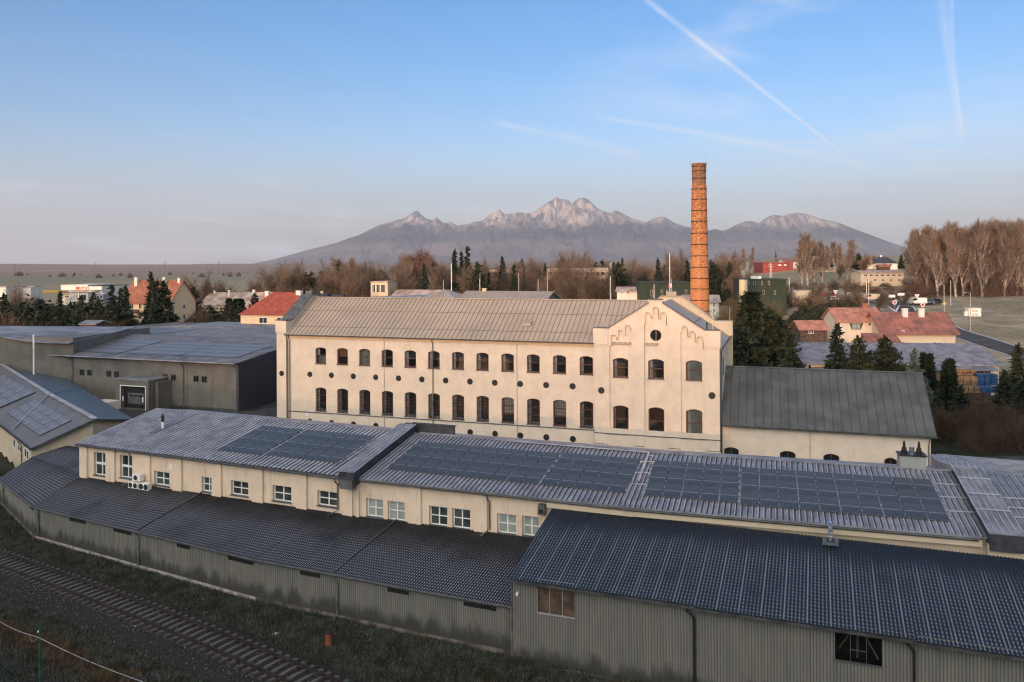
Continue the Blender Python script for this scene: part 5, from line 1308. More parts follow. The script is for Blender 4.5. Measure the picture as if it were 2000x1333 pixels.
def mk_shrub(name, h, r, seed, mat, n=1700, fol=False):
    rs = np.random.RandomState(seed)
    a = rs.uniform(0, 6.283, n); q = rs.uniform(0, 1, n) ** .5; z = rs.uniform(0, 1, n); env = np.sqrt(np.clip(1 - (z - .25) ** 2 / .6, .05, 1)) * (1 + .25 * np.sin(a * 3 + seed) + .15 * np.sin(a * 7))
    P = np.stack([np.cos(a) * q * r * env, np.sin(a) * q * r * env, z * h * (.8 + .3 * np.sin(a * 2 + 1)) * (1 - .3 * q)], 1)
    D = np.stack([np.cos(a) * .5, np.sin(a) * .5, np.full(n, .9)], 1) + rs.normal(0, .4, (n, 3))
    if fol: V, F = leafmesh(name, P, D, .26, 1.3, mat, rs)
    else:
        D /= np.linalg.norm(D, axis=1, keepdims=True); W_ = np.cross(D, rs.normal(size=D.shape)); W_ /= np.linalg.norm(W_, axis=1, keepdims=True); L = rs.uniform(.4, 1.1, (n, 1)) * h * .3
        V = np.stack([P + W_ * .022, P - W_ * .022, P + D * L], 1).reshape(-1, 3); F = np.arange(n * 3).reshape(-1, 3)
    me = npm(name + '_crown', V, F, mat)
    st = [((0, 0, -.3), (rs.normal(0, .3) * r, rs.normal(0, .3) * r, h * .6), .05, .015) for _ in range(9)]
    st = [(np.array(a_), np.array(b_), c, d) for a_, b_, c, d in st]; V, F = tubes(st, 4)
    return me, npm(name + '_stem', V, F, 'bark')
H0_ = 15.
PROTO = {
 'spruce': [mk_conifer('spruce%d' % i, H0_, 3.0 + .3 * i, 10 + i, 'spruce') for i in range(3)],
 'bluespruce': [mk_conifer('blue_spruce', H0_, 3.6, 21, 'spruceb', 1.15, .02, .12)],
 'pine': [mk_conifer('pine%d' % i, H0_, 4.6, 30 + i, 'pine', .9, .10, .0, .55, .62, .35) for i in range(2)],
 'thuja': [mk_conifer('thuja%d' % i, H0_, 1.55, 40 + i, 'thuja', 1.5, .0, -.3, .10, .36, .8) for i in range(2)],
 'bare': [mk_bare('bare%d' % i, H0_, 4.6, 50 + i, 'twig', 'bark', .55, 4) for i in range(4)],
 'dark': [mk_bare('darkbare%d' % i, H0_, 5.0, 60 + i, 'twigd', 'bark', .35, 4, 1.0) for i in range(3)],
 'birch': [mk_bare('birch%d' % i, H0_, 2.7, 70 + i, 'twig', 'birch', .75, 4, 1.0, tall=True) for i in range(3)],
 'poplar': [mk_bare('poplar%d' % i, H0_, 1.8, 80 + i, 'twig', 'birch', 1.1, 4, 1.0, tall=True) for i in range(3)],
 'redleaf': [mk_bare('redleaf', H0_, 5.2, 90, 'twig', 'bark', .4, 4, 1.0, leaves='redleaf')],
 'yellow': [mk_bare('yellow', H0_, 5.0, 95, 'twigy', 'bark', .7, 4, 1.1)],
 'shrub': [mk_shrub('shrub%d' % i, 5., 3.2, 100 + i, 'shrub') for i in range(3)],
 'darkshrub': [mk_shrub('darkshrub%d' % i, 5., 3.4, 110 + i, 'darkshrub', 2200) for i in range(2)],
 'evergreen': [mk_shrub('evergreen%d' % i, 5., 3.4, 120 + i, 'pine', 2600, True) for i in range(2)],
}
NAMES = {'spruce': ('spruce_tree', 'dark green spruce', 'spruce'), 'bluespruce': ('blue_spruce_tree', 'bluish grey-green spruce', 'spruce'), 'pine': ('pine_tree', 'bushy dark green pine', 'pine'),
 'thuja': ('thuja_tree', 'slim columnar dark thuja', 'thuja'), 'bare': ('bare_tree', 'leafless brown tree', 'bare tree'), 'dark': ('bare_tree', 'dark leafless tree', 'bare tree'),
 'birch': ('birch_tree', 'leafless birch with pale trunk', 'birch'), 'poplar': ('poplar_tree', 'narrow leafless poplar', 'poplar'), 'redleaf': ('beech_tree', 'round red-leaved tree', 'beech'),
 'yellow': ('willow_tree', 'straw-yellow leafless willow', 'willow'), 'shrub': ('bare_shrub', 'reddish leafless shrub', 'shrub'), 'darkshrub': ('dark_shrub', 'dark leafless shrub', 'shrub'), 'evergreen': ('evergreen_bush', 'dark evergreen bush', 'bush')}
ORD = ['first', 'second', 'third', 'fourth', 'fifth', 'sixth', 'seventh', 'eighth', 'ninth', 'tenth', 'eleventh', 'twelfth', 'thirteenth', 'fourteenth', 'fifteenth', 'sixteenth', 'seventeenth', 'eighteenth', 'nineteenth', 'twentieth',
       'twenty-first', 'twenty-second', 'twenty-third', 'twenty-fourth', 'twenty-fifth', 'twenty-sixth', 'twenty-seventh', 'twenty-eighth', 'twenty-ninth', 'thirtieth', 'thirty-first', 'thirty-second', 'thirty-third', 'thirty-fourth', 'thirty-fifth', 'thirty-sixth']
def plant(kind, px, ytop, Yd, wide=1.0, label=None, group=None, zb=None, variant=None):
    top = AT(px, ytop, Yd); z0 = gz(top.x, top.y) if zb is None else zb; h = max(1.5, top.z - z0)
    var = PROTO[kind]; me = var[rnd.randrange(len(var)) if variant is None else variant]
    nm, _, cat = NAMES[kind]; base = 5. if kind in ('shrub', 'darkshrub', 'evergreen') else H0_
    t = thing(nm, label, cat, (top.x, top.y, z0), rnd.uniform(0, 6.28), group)
    sz = h / base; sxy = sz ** .8 * wide; t.scale = (sxy, sxy, sz)
    for n_, m_ in zip(('crown', 'stem' if base == 5. else 'trunk'), me):
        o = bpy.data.objects.new(n_, m_); COL.objects.link(o); o.parent = t
    return t
TENS = ['', '', 'twenty', 'thirty', 'forty', 'fifty', 'sixty', 'seventy']
def ordn(c):
    if c < 20: return ORD[c]
    t_, u_ = divmod(c + 1, 10); return ({3: 'thirtieth', 4: 'fortieth', 5: 'fiftieth', 6: 'sixtieth'}[t_] if t_ > 2 else 'twentieth') if u_ == 0 else TENS[t_] + '-' + ORD[u_ - 1]
def grove(items, where, group):
    """items: (kind, px, ytop, Y[, wide]); labels count each kind from the left"""
    items = sorted(items, key=lambda q: q[1]); cnt = {}; tot = {}
    key = lambda k: NAMES[k][1]
    for it in items: tot[key(it[0])] = tot.get(key(it[0]), 0) + 1
    for it in items:
        k = key(it[0]); c = cnt[k] = cnt.get(k, -1) + 1
        if tot[k] == 1: lab = '%s, the only one %s' % (k, where)
        else: lab = '%s %s from the left %s' % (ordn(c), k, where)
        plant(it[0], it[1], it[2], it[3], it[4] if len(it) > 4 else 1.0, lab, group)
R = lambda a, b: rnd.uniform(a, b)
# belt of trees beyond the factory
belt = [('dark', 497, 545, 330, .9), ('bare', 540, 520, 300, 1.1), ('bare', 556, 505, 290, 1.1), ('bare', 572, 512, 300), ('pine', 597, 532, 300), ('pine', 608, 530, 305), ('pine', 628, 529, 310), ('dark', 645, 527, 320), ('birch', 657, 505, 300), ('birch', 670, 509, 310),
 ('pine', 683, 521, 290), ('birch', 694, 510, 280), ('dark', 715, 516, 290, 1.0), ('dark', 732, 520, 300), ('pine', 743, 526, 320), ('dark', 763, 517, 290), ('dark', 779, 497, 300, .8), ('birch', 791, 494, 280, 1.1), ('spruce', 806, 503, 290), ('redleaf', 818, 488, 320, 1.15), ('redleaf', 838, 490, 325, .9),
 ('spruce', 846, 513, 280, .7), ('bare', 862, 509, 290), ('dark', 872, 512, 310), ('spruce', 888, 488, 285, .8), ('spruce', 901, 491, 290, .7), ('spruce', 913, 481, 280, .85), ('bare', 905, 515, 260), ('bare', 925, 517, 270, .8), ('bare', 945, 501, 270, .8), ('spruce', 981, 501, 290, .8), ('bare', 966, 520, 300), ('bare', 1000, 506, 310),
 ('spruce', 1020, 505, 290, .75), ('bare', 1040, 503, 300), ('bare', 1056, 501, 310), ('pine', 1097, 503, 290), ('bare', 1118, 486, 270, .95), ('bare', 1130, 488, 275, .8), ('pine', 1140, 503, 310, .6), ('spruce', 1151, 505, 310, .7), ('pine', 1163, 511, 290, .8), ('pine', 1176, 508, 295, .8), ('dark', 1180, 530, 250, .8), ('spruce', 1198, 512, 300, .7), ('spruce', 1215, 504, 290, .7),
 ('bare', 1222, 500, 270, 1.0), ('bare', 1240, 508, 280), ('bare', 1258, 516, 300), ('redleaf', 1275, 520, 330, .7), ('bare', 1290, 524, 310, .7), ('spruce', 1297, 518, 280, .8), ('bare', 1312, 488, 300), ('bare', 1326, 483, 290, 1.1), ('dark', 1335, 500, 270, .9), ('spruce', 1388, 508, 270, .8), ('dark', 1395, 497, 280), ('bare', 1415, 486, 260, 1.0), ('spruce', 1402, 512, 262, .6), ('bare', 1428, 490, 300), ('spruce', 1435, 508, 270, .5),
 ('spruce', 955, 530, 255, .6), ('dark', 1070, 528, 262, .9), ('dark', 1035, 532, 255), ('dark', 1195, 545, 240, .6)]
belt += [('bare', x_, y_, d_, .9) for x_, y_, d_ in ((1072, 515, 238), (1090, 528, 242), (1108, 522, 236), (1121, 487, 240), (1133, 505, 236), (1150, 520, 240), (1166, 528, 238), (1180, 518, 240))] + [(('bare', 'dark', 'birch', 'bare')[i % 4], x + R(-6, 6), R(503, 530), R(258, 300), R(.8, 1.1)) for i, x in enumerate(range(636, 1345, 21)) if not 1075 < x < 1110]
belt += [(('spruce', 'spruce', 'pine')[i % 3], x, R(503, 520), R(246, 262), R(.7, .95)) for i, x in enumerate((662, 828, 932, 1004, 1064, 1208, 1285, 1342, 1392, 1424))]
grove(belt, 'in the belt beyond the factory', 'trees in the belt beyond the factory')
hillt = [(('bare', 'dark')[i % 2], x + R(-5, 5), y + R(-4, 4), yd, R(.7, 1.1)) for i, (x, y, yd) in enumerate([(1440, 520, 250), (1452, 525, 255), (1470, 540, 230), (1552, 552, 250), (1600, 550, 245), (1625, 545, 250), (1650, 540, 250), (1668, 548, 240), (1690, 552, 262), (1710, 556, 262), (1775, 545, 265), (1790, 540, 262), (1540, 560, 225), (1585, 562, 222), (1760, 560, 262), (1640, 515, 330), (1700, 528, 330), (1655, 572, 205), (1672, 566, 210), (1712, 570, 215), (1728, 562, 225), (1768, 566, 225), (1602, 572, 200), (1626, 568, 205)])] + [('poplar', 1452, 484, 420, .8), ('poplar', 1466, 483, 430, .9), ('poplar', 1516, 490, 520, .8), ('poplar', 1566, 458, 310, 1.3), ('poplar', 1577, 455, 305, 1.4), ('poplar', 1590, 466, 310, 1.2), ('poplar', 1606, 468, 315, 1.1), ('poplar', 1618, 478, 370), ('birch', 1632, 470, 380), ('poplar', 1642, 476, 340), ('birch', 1655, 466, 330, 1.0), ('spruce', 1603, 505, 420, 1.), ('spruce', 1623, 503, 430, .9),
 ('pine', 1662, 495, 400), ('pine', 1676, 494, 390, .9), ('bare', 1690, 492, 330), ('spruce', 1760, 497, 420, 1.1), ('pine', 1770, 505, 430), ('spruce', 1786, 503, 420, .9), ('bare', 1706, 498, 420, .8), ('bare', 1540, 510, 430, .7)]
grove(hillt, 'on the field right of the chimney', 'trees on the rising field')
fx = [(1786, 466), (1795, 456), (1803, 450), (1815, 448), (1828, 452), (1838, 449), (1848, 455), (1858, 447), (1868, 444), (1880, 448), (1890, 452), (1902, 445), (1912, 442), (1922, 444), (1932, 438), (1943, 442), (1953, 440), (1965, 436), (1976, 434), (1988, 437), (1998, 436), (2012, 436), (2026, 440), (2046, 442), (2066, 440), (2088, 446), (2110, 444)]
fx = sorted(fx + [((a[0] + b[0]) / 2 + R(-2, 2), (a[1] + b[1]) / 2 + R(-6, 8)) for a, b in zip(fx, fx[1:])])
forest = []
for i, (x, y) in enumerate(fx):
    forest.append((('birch', 'poplar', 'birch')[i % 3], x + R(-3, 3), y - 6 + R(-5, 6), R(255, 285), 1.05))
    forest.append((('bare', 'dark')[i % 2], x + R(-6, 6), y + R(4, 24), R(292, 330), 1.0))
for x in (1822, 1845, 1850, 1880, 1899): forest.append(('pine', x, R(470, 492), 300, .8))
grove(forest, 'in the right edge wood', 'trees of the wood on the right')
und = [('shrub', x + R(-5, 5), R(535, 566) if x > 1780 else R(562, 572), R(246, 272), 1.4) for x in range(1690, 2010, 16)]
und += [('shrub', x, R(566, 578), R(205, 250), 1.3) for x in (1440, 1475, 1520, 1545, 1560, 1585, 1605, 1640, 1662)]
und += [(('shrub', 'darkshrub')[i % 3 == 0], 1440 + 19 * i + R(-8, 8), R(549, 565), R(262, 300), R(1.2, 1.9)) for i in range(19)]
grove(und, 'below the right wood', 'undergrowth shrubs by the field road')
und2 = [('darkshrub' if i % 3 else 'shrub', x, R(556, 572), R(235, 262), 1.6) for i, x in enumerate(range(600, 1345, 26))]
und2 += [('darkshrub', x, R(545, 560), R(290, 330), 1.8) for x in range(610, 1300, 38)]
grove(und2, 'under the belt behind the factory', 'shrubs under the tree belt')
# garden and yard conifers on the right
near = [('yellow', 1441, 574, 124, .95), ('yellow', 1458, 577, 123, .9), ('yellow', 1425, 588, 122, .8), ('thuja', 1467, 568, 119, 1.2), ('yellow', 1488, 580, 124, .95), ('yellow', 1505, 590, 128, .9), ('evergreen', 1480, 600, 128, .9),
 ('spruce', 1450, 606, 116, 1.25), ('spruce', 1478, 592, 118, 1.3), ('pine', 1500, 600, 117, 1.0), ('spruce', 1522, 618, 116, 1.25), ('pine', 1460, 640, 106, 1.), ('spruce', 1545, 652, 112, 1.2), ('pine', 1435, 660, 104, .9),
 ('spruce', 1635, 632, 114, 1.05), ('pine', 1675, 655, 114, .72), ('pine', 1728, 656, 113, 1.15), ('bluespruce', 1786, 680, 109, .9), ('thuja', 1803, 688, 112, .75), ('thuja', 1816, 690, 110, .8), ('thuja', 1849, 705, 103, .85), ('thuja', 1856, 700, 103.5, .9),
 ('spruce', 1830, 760, 98, 1.1), ('spruce', 1876, 752, 97, 1.3), ('spruce', 1988, 673, 104, 1.15), ('spruce', 1962, 722, 100, 1.2), ('spruce', 1995, 742, 97, 1.4), ('bluespruce', 1806, 735, 105, 1.2)]
grove(near, 'among conifers right of the factory', 'conifers in the yard right of the factory')
shr = [('darkshrub', x, y, d, 1.2) for x, y, d in ((1880, 800, 92), (1905, 775, 98), (1925, 790, 94), (1950, 780, 92), (1985, 790, 92), (1850, 790, 94), (1835, 800, 92), (1915, 830, 86), (1960, 820, 87), (1995, 815, 86))]
shr += [('evergreen', x, y, d, 1.1) for x, y, d in ((1590, 700, 120), (1700, 700, 118), (1760, 705, 112))]
grove(shr, 'below the right yard conifers', 'shrubs in the yard right of the factory')
hed = [('yellow', 1575, 592, 190, .7), ('yellow', 1595, 588, 190, .7), ('evergreen', 1570, 594, 185, 1.2), ('evergreen', 1590, 592, 186, 1.2), ('evergreen', 1612, 590, 187, 1.2), ('evergreen', 1632, 588, 188, 1.2), ('evergreen', 1655, 586, 190, 1.1), ('evergreen', 1642, 590, 184, 1.1), ('evergreen', 1600, 600, 176, 1.0), ('evergreen', 1560, 606, 176, .9)]
grove(hed, 'in the hedge behind the cottage', 'hedge plants behind the cottage')
# left clump
left = [(('pine', 'evergreen')[i % 2], x, R(578, 600), R(180, 205), 1.5) for i, x in enumerate(range(2, 232, 19))] + [(k_, x_, y_, d_, w_) for k_, x_, y_, d_, w_ in (('evergreen', 10, 605, 160, 1.5), ('evergreen', 35, 600, 168, 1.5), ('pine', 55, 600, 166, 1.4), ('evergreen', 75, 612, 158, 1.5), ('evergreen', 105, 618, 158, 1.5), ('evergreen', 135, 612, 165, 1.5), ('evergreen', 175, 612, 172, 1.4), ('pine', 118, 602, 176, 1.3), ('pine', 172, 598, 182, 1.2), ('pine', 8, 598, 172, 1.3), ('pine', 95, 598, 178, 1.3), ('darkshrub', 30, 640, 146, 1.5), ('evergreen', 50, 645, 142, 1.3), ('evergreen', 200, 606, 178, 1.4), ('pine', 145, 595, 186, 1.2))] + [('bare', 22, 550, 200, 1.0), ('spruce', 8, 575, 180, 1.2), ('pine', 45, 590, 175, 1.2), ('pine', 80, 585, 185, 1.2), ('pine', 30, 610, 165, 1.2), ('pine', 68, 612, 160, 1.2), ('spruce', 118, 570, 215, .9), ('spruce', 138, 590, 200, .9), ('spruce', 157, 578, 210), ('spruce', 182, 571, 212, 1.0), ('spruce', 218, 556, 195, 1.0), ('spruce', 236, 562, 200, .9), ('spruce', 246, 556, 215, .8), ('pine', 100, 615, 170, 1.1), ('pine', 130, 608, 172, 1.1), ('pine', 155, 605, 175, 1.0), ('spruce', 222, 600, 180, 1.1),
 ('shrub', 15, 612, 150, 1.5), ('shrub', 40, 628, 148, 1.4), ('darkshrub', 90, 630, 150, 1.4), ('darkshrub', 190, 618, 170, 1.4), ('darkshrub', 60, 640, 148, 1.2), ('evergreen', 120, 630, 155, 1.4), ('evergreen', 150, 632, 156, 1.3), ('darkshrub', 20, 592, 185, 1.5), ('evergreen', 165, 622, 165, 1.2), ('evergreen', 85, 602, 190, 1.5), ('darkshrub', 205, 632, 165, 1.2),
 ('spruce', 295, 531, 198, .75), ('spruce', 307, 548, 190, 1.15), ('spruce', 320, 546, 189, 1.2), ('spruce', 298, 596, 184, .9)]
grove(left, 'in the left garden', 'garden trees on the left')
left2 = [(('evergreen', 'darkshrub', 'pine')[i % 3], x, R(590, 612), R(184, 200), 1.2) for i, x in enumerate(range(386, 470, 12))] + [('dark', 392, 527, 255, .9), ('bare', 380, 535, 262, .8), ('redleaf', 436, 555, 300, .7), ('shrub', 440, 553, 300, 1.4), ('shrub', 425, 556, 305, 1.3), ('pine', 378, 560, 235, .8), ('thuja', 447, 582, 205, .9), ('thuja', 462, 583, 207, 1.0), ('thuja', 470, 583, 208, 1.0), ('evergreen', 410, 612, 185, 1.2), ('darkshrub', 390, 618, 180, 1.2), ('darkshrub', 440, 610, 190, 1.4), ('evergreen', 455, 620, 180, 1.2), ('evergreen', 425, 600, 200, 1.1), ('pine', 497, 572, 240, .7), ('darkshrub', 395, 600, 205, 1.1), ('shrub', 515, 553, 310, 1.5), ('dark', 505, 546, 315, .8)]
grove(left2, 'between the two left houses', 'plants between the two left houses')
# far hedgerow dots in the fields
far = []
for i in range(20):
    x = 40 + i * 24 + R(-14, 14); far.append((('darkshrub', 'dark', 'shrub')[i % 3], x, R(529, 536), R(1300, 1900), R(.8, 1.5)))
grove(far, 'in the distant left hedgerow', 'distant hedgerow trees')
# ================================================================ background buildings
def GT(px, py):                                        # pixel -> point on the terrain
    u, v = pray(px, py); Yv = np.concatenate([np.arange(24, 600, .5), np.arange(600, 5000, 6)])
    zt_ = terr(u * Yv, Yv); zr_ = CZ + v * Yv; k_ = np.argmax(zr_ < zt_)
    if not (zr_ < zt_).any(): k_ = len(Yv) - 1
    return Vector((u * Yv[k_], Yv[k_], zt_[k_]))
def bwin(parent, xf, s0, s1, z0, z1, t, fr='white', pane='glassdark', cross=True):
    mb = MB(xf); w = min(.09, (s1 - s0) * .12)
    mb.box(s0, s0 + w, t - .05, t + .02, z0, z1); mb.box(s1 - w, s1, t - .05, t + .02, z0, z1); mb.box(s0 + w, s1 - w, t - .05, t + .02, z0, z0 + w); mb.box(s0 + w, s1 - w, t - .05, t + .02, z1 - w, z1)
    if cross: mb.box((s0 + s1) / 2 - w / 2, (s0 + s1) / 2 + w / 2, t - .05, t + .02, z0 + w, z1 - w)
    f = mb.build('window', fr, parent); q = MB(xf); q.box(s0 + w * .6, s1 - w * .6, t - .02, t + .0, z0 + w * .6, z1 - w * .6); q.build('pane', pane, f); return f
def house(name, label, cat, pxL, pxR, yE, yR, Yd, ang, depth, wm='white_wall', rm='tile', wins=(), chim=(), hip=0., ov=.45, zb=None, gwins=(), seam=None, roofth=.16, flat=False, group=None, chm='white_wall', ridge_at=.5):
    o = AT(pxL, yE, Yd); loc = (o.x, o.y); L, _ = PL(pxR, yE, loc, ang); ze_ = o.z
    fr = frame(loc, ang)
    g0 = min(gz(*fr((s, t, 0))[:2]) for s in (0, L) for t in (0, depth)) - .4 if zb is None else zb
    h = ze_ - g0; t = thing(name, label, cat, (*loc, g0), rad(ang), group)
    if flat: zr_ = h
    else:
        m_ = fr((L / 2, depth * ridge_at, 0)); px_ = 1000 + FPX * m_[0] / m_[1]; zr_ = max(CZ + pray(px_, yR)[1] * m_[1] - g0, h + .5)
    mb = MB()
    if flat: mb.box(0, L, 0, depth, 0, h)
    else:
        dr = depth * ridge_at
        if hip: mb.box(0, L, 0, depth, 0, h)
        else: mb.extr([(0, 0, 0), (0, depth, 0), (0, depth, h), (0, dr, zr_ - .05), (0, 0, h)][::-1], (L, 0, 0))
    mb.build('wall', wm, t)
    mb = MB(); k = (zr_ - h) / (depth * ridge_at) if not flat else 0
    if flat:
        mb.box(-.15, L + .15, -.15, depth + .15, h + .004, h + .35); mb.build('roof', rm, t)
    elif hip:
        e = [(-ov, -ov, h - k * ov), (L + ov, -ov, h - k * ov), (L + ov, depth + ov, h - k * ov), (-ov, depth + ov, h - k * ov)]; a, b = (hip, depth / 2, zr_), (L - hip, depth / 2, zr_)
        for f in ((e[0], e[1], b, a), (e[1], e[2], b), (e[2], e[3], a, b), (e[3], e[0], a)): mb.face(f)
        mb.face(e[::-1])
        if seam:
            n = int(L / seam)
            for i in range(n + 1):
                s = -ov + (L + 2 * ov) * i / n; tt = depth / 2 if hip <= s <= L - hip else (depth / 2) * max(0, (s + ov) / (hip + ov) if s < hip else (L + ov - s) / (hip + ov)) - ov * 0
                mb.bar((s, -ov, h - k * ov + .02), (s, tt if tt > 0 else -ov + .05, h + k * (tt if tt > 0 else -ov) + .02), .05, .05)
        mb.build('roof', rm, t)
    else:
        dr = depth * ridge_at; kb = (zr_ - h) / (depth - dr)
        if seam: sheet(mb, (-ov, -ov, h - k * ov + .1), (L + ov, -ov, h - k * ov + .1), (-ov, dr, zr_ + .1), (L + ov, dr, zr_ + .1), roofth, seam, .06, .05)
        else: mb.slab([(-ov, -ov, h - k * ov + .1), (L + ov, -ov, h - k * ov + .1), (L + ov, dr, zr_ + .1), (-ov, dr, zr_ + .1)], roofth)
        mb.slab([(-ov, dr, zr_ + .1), (L + ov, dr, zr_ + .1), (L + ov, depth + ov, h - kb * ov + .1), (-ov, depth + ov, h - kb * ov + .1)], roofth); mb.build('roof', rm, t)
    for w in wins:
        x0, x1, y0, y1 = w[:4]; s0, z1 = PL(x0, y0, loc, ang); s1, _ = PL(x1, y0, loc, ang); _, z0 = PL(x0, y1, loc, ang)
        bwin(t, None, s0, s1, z0 - g0, z1 - g0, 0, *(w[4:] if len(w) > 4 else ()))
    o2 = fr((L, 0, 0))[:2]; a2 = ang + 90; xf2 = lambda q: (L - q[1], q[0], q[2])
    for w in gwins:
        x0, x1, y0, y1 = w[:4]; s0, z1 = PL(x0, y0, o2, a2); s1, _ = PL(x1, y0, o2, a2); _, z0 = PL(x0, y1, o2, a2)
        if s1 - s0 > .1: bwin(t, xf2, s0, s1, z0 - g0, z1 - g0, 0)
    rt = [c for c in t.children if c.name.startswith('roof')][0]
    for px0, px1, y0, tt in chim:
        s0, z1 = PL(px0, y0, loc, ang, tt); s1, _ = PL(px1, y0, loc, ang, tt); w_ = s1 - s0
        mb = MB(); mb.box(s0, s1, tt - w_ * .4, tt + w_ * .4, h * .8, z1 - g0); mb.box(s0 - .06, s1 + .06, tt - w_ * .4 - .06, tt + w_ * .4 + .06, z1 - g0, z1 - g0 + .12); mb.build('chimney', chm, rt)
    t['h'] = 0; del t['h']
    return t, fr, L, h, g0
# --- left side
h1, fr, L, h, g0 = house('apartment_house', 'tall three-storey cream house with orange tiled roof and shaded grey gable', 'house', 237, 331, 590, 548, 223, -15.5, 11, 'yellow', 'tile',
    [(254, 261, 594, 604), (271, 277, 594, 604), (253, 262, 613, 624), (271, 277, 613, 624), (243, 246, 597, 601), (243, 246, 622, 627)], [(264, 269, 543, 4.2), (319, 324, 543, 4.), (348, 352, 544, 5.)], gwins=[(356, 361.5, 595, 603), (356, 361.5, 614, 624), (356, 361.5, 634, 641)])
for y0, y1 in ((604, 611), (625, 631)):
    s0, z1 = PL(247, y0, h1.location[:2], -15.5); s1, _ = PL(277, y0, h1.location[:2], -15.5); _, z0 = PL(247, y1, h1.location[:2], -15.5)
    mb = MB(); mb.box(s0, s1, -1.1, -.01, z0 - g0, z0 - g0 + .15); mb.box(s0, s1, -1.1, -1.04, z0 - g0 + .15, z1 - g0); mb.build('balcony', 'wood', h1)
house('red_roofed_house', 'cream house with bright red hipped metal roof beside the factory left gable', 'house', 470, 588, 612, 571, 172, -17, 12, 'yellow', 'redroof',
    [(506, 522, 620, 632), (541, 558, 620, 630)], [(519, 526, 570, 5.6), (580, 589, 569, 5.6)], hip=4.2, seam=.7)
house('terrace_house', 'long low house with pale patchy metal roof behind the thujas on the left', 'house', 392, 444, 595, 572, 250, -14, 11, 'yellow', 'paleroof', [(402, 406, 599, 606), (430, 434, 600, 607)], [(418, 421, 569, 5.), (396, 399, 571, 5)], seam=1.)
house('terrace_house', 'second pale metal roofed house left of the red hipped roof', 'house', 446, 520, 597, 571.5, 246, -14, 11, 'white_wall', 'paleroof', [(455, 460, 600, 607), (478, 483, 600, 607)], [(446, 449, 568, 5.), (494, 498, 567, 5.)], seam=1.)
house('dark_roofed_house', 'dark slate roofed house peeking over the factory left parapet', 'house', 588, 620, 592, 574, 185, -12, 10, 'greywall', 'darkroof', chim=[(606, 610, 568, 4.5)], chm='tile')
house('dark_roofed_house', 'lower dark roofed house left of the bare trees behind the factory ridge', 'house', 622, 652, 594, 577, 190, -12, 10, 'greywall', 'darkroof', chim=[(627, 631, 570, 4.5)], chm='yellow')
house('sun_room_house', 'sunlit yellow pavilion with tall window grid in the tree belt', 'pavilion', 724, 757, 552, 546, 255, -12, 9, 'yellow', 'paleroof', [(727, 733, 556, 572), (735, 742, 556, 572), (744, 752, 556, 572)], flat=True)
house('patchy_roof_shed', 'shed with pale patchy grey and red sheet roof behind the factory ridge', 'shed', 763, 862, 583, 567, 190, -14, 10, 'greywall', 'paleroof', seam=.9)
# --- rear factory roofs
rh = thing('rear_hall', 'grey metal pyramid roof and low hall rising just behind the factory ridge', 'rear hall', (*AT(822, 585, 132)[:2], .5), rad(A0))
a = AT(868, 565.5, 136); b0, b1 = AT(806, 590, 132), AT(897, 590, 129)
inv = rh.matrix_world.copy(); Mi = (Matrix.Translation(rh.location) @ Matrix.Rotation(rad(A0), 4, 'Z')).inverted()
W2 = lambda q: tuple(Mi @ Vector(q))
mb = MB(W2); c0, c1 = b0 + Vector((3.5, 10, 0)), b1 + Vector((3.5, 10, 0)); ap = Vector((a.x, a.y, a.z))
for f in ((b0, b1, ap), (b1, c1, ap), (c1, c0, ap), (c0, b0, ap)): mb.face(f)
for k in range(1, 8):
    q = b0.lerp(b1, k / 8); mb.bar(q + Vector((0, 0, .05)), q.lerp(ap, min(1, (min(k, 8 - k) / 4))) + Vector((0, 0, .05)), .05)
mb.build('pyramid_roof', 'zinc', rh)
mb = MB(W2); mb.slab([AT(710, 581, 138), AT(866, 579.5, 133), AT(866, 574.5, 139), AT(760, 578.5, 143)], .2); mb.build('flat_roof', 'rib', rh)
mb = MB(W2)
for q, r in (((b0 + Vector((.3, .3, 0))), (c1 - Vector((.3, .3, 0)))),): mb.extr([(b0.x + .3, b0.y + .3, b0.z), (b1.x - .3, b1.y + .3, b1.z), (c1.x - .3, c1.y - .3, c1.z), (c0.x + .3, c0.y - .3, c0.z)], (0, 0, -b0.z + .5))
mb.extr([(*AT(715, 581, 138.5)[:2], 14.5), (*AT(1060, 584, 128)[:2], 14.5), (*AT(1060, 584, 143)[:2], 14.5), (*AT(760, 581, 150)[:2], 14.5)], (0, 0, -14)); mb.build('wall', 'cream3', rh)
rh2, fr, L, h, g0 = house('rear_gabled_hall', 'grey roofed hall with teal gable end behind the factory ridge', 'rear hall', 897, 1062, 586, 570, 133, A0, 9, 'bluegrey', 'zinc', chim=[(943, 950, 565, 4.5)], seam=.6, zb=.5, chm='yellow')
mb = MB()
for s_ in (2, 9, 14): mb.cyl(s_, 4.5, h, h + 4.5, .04, .02, 5)
mb.build('lightning_rod', 'alu', rh2)
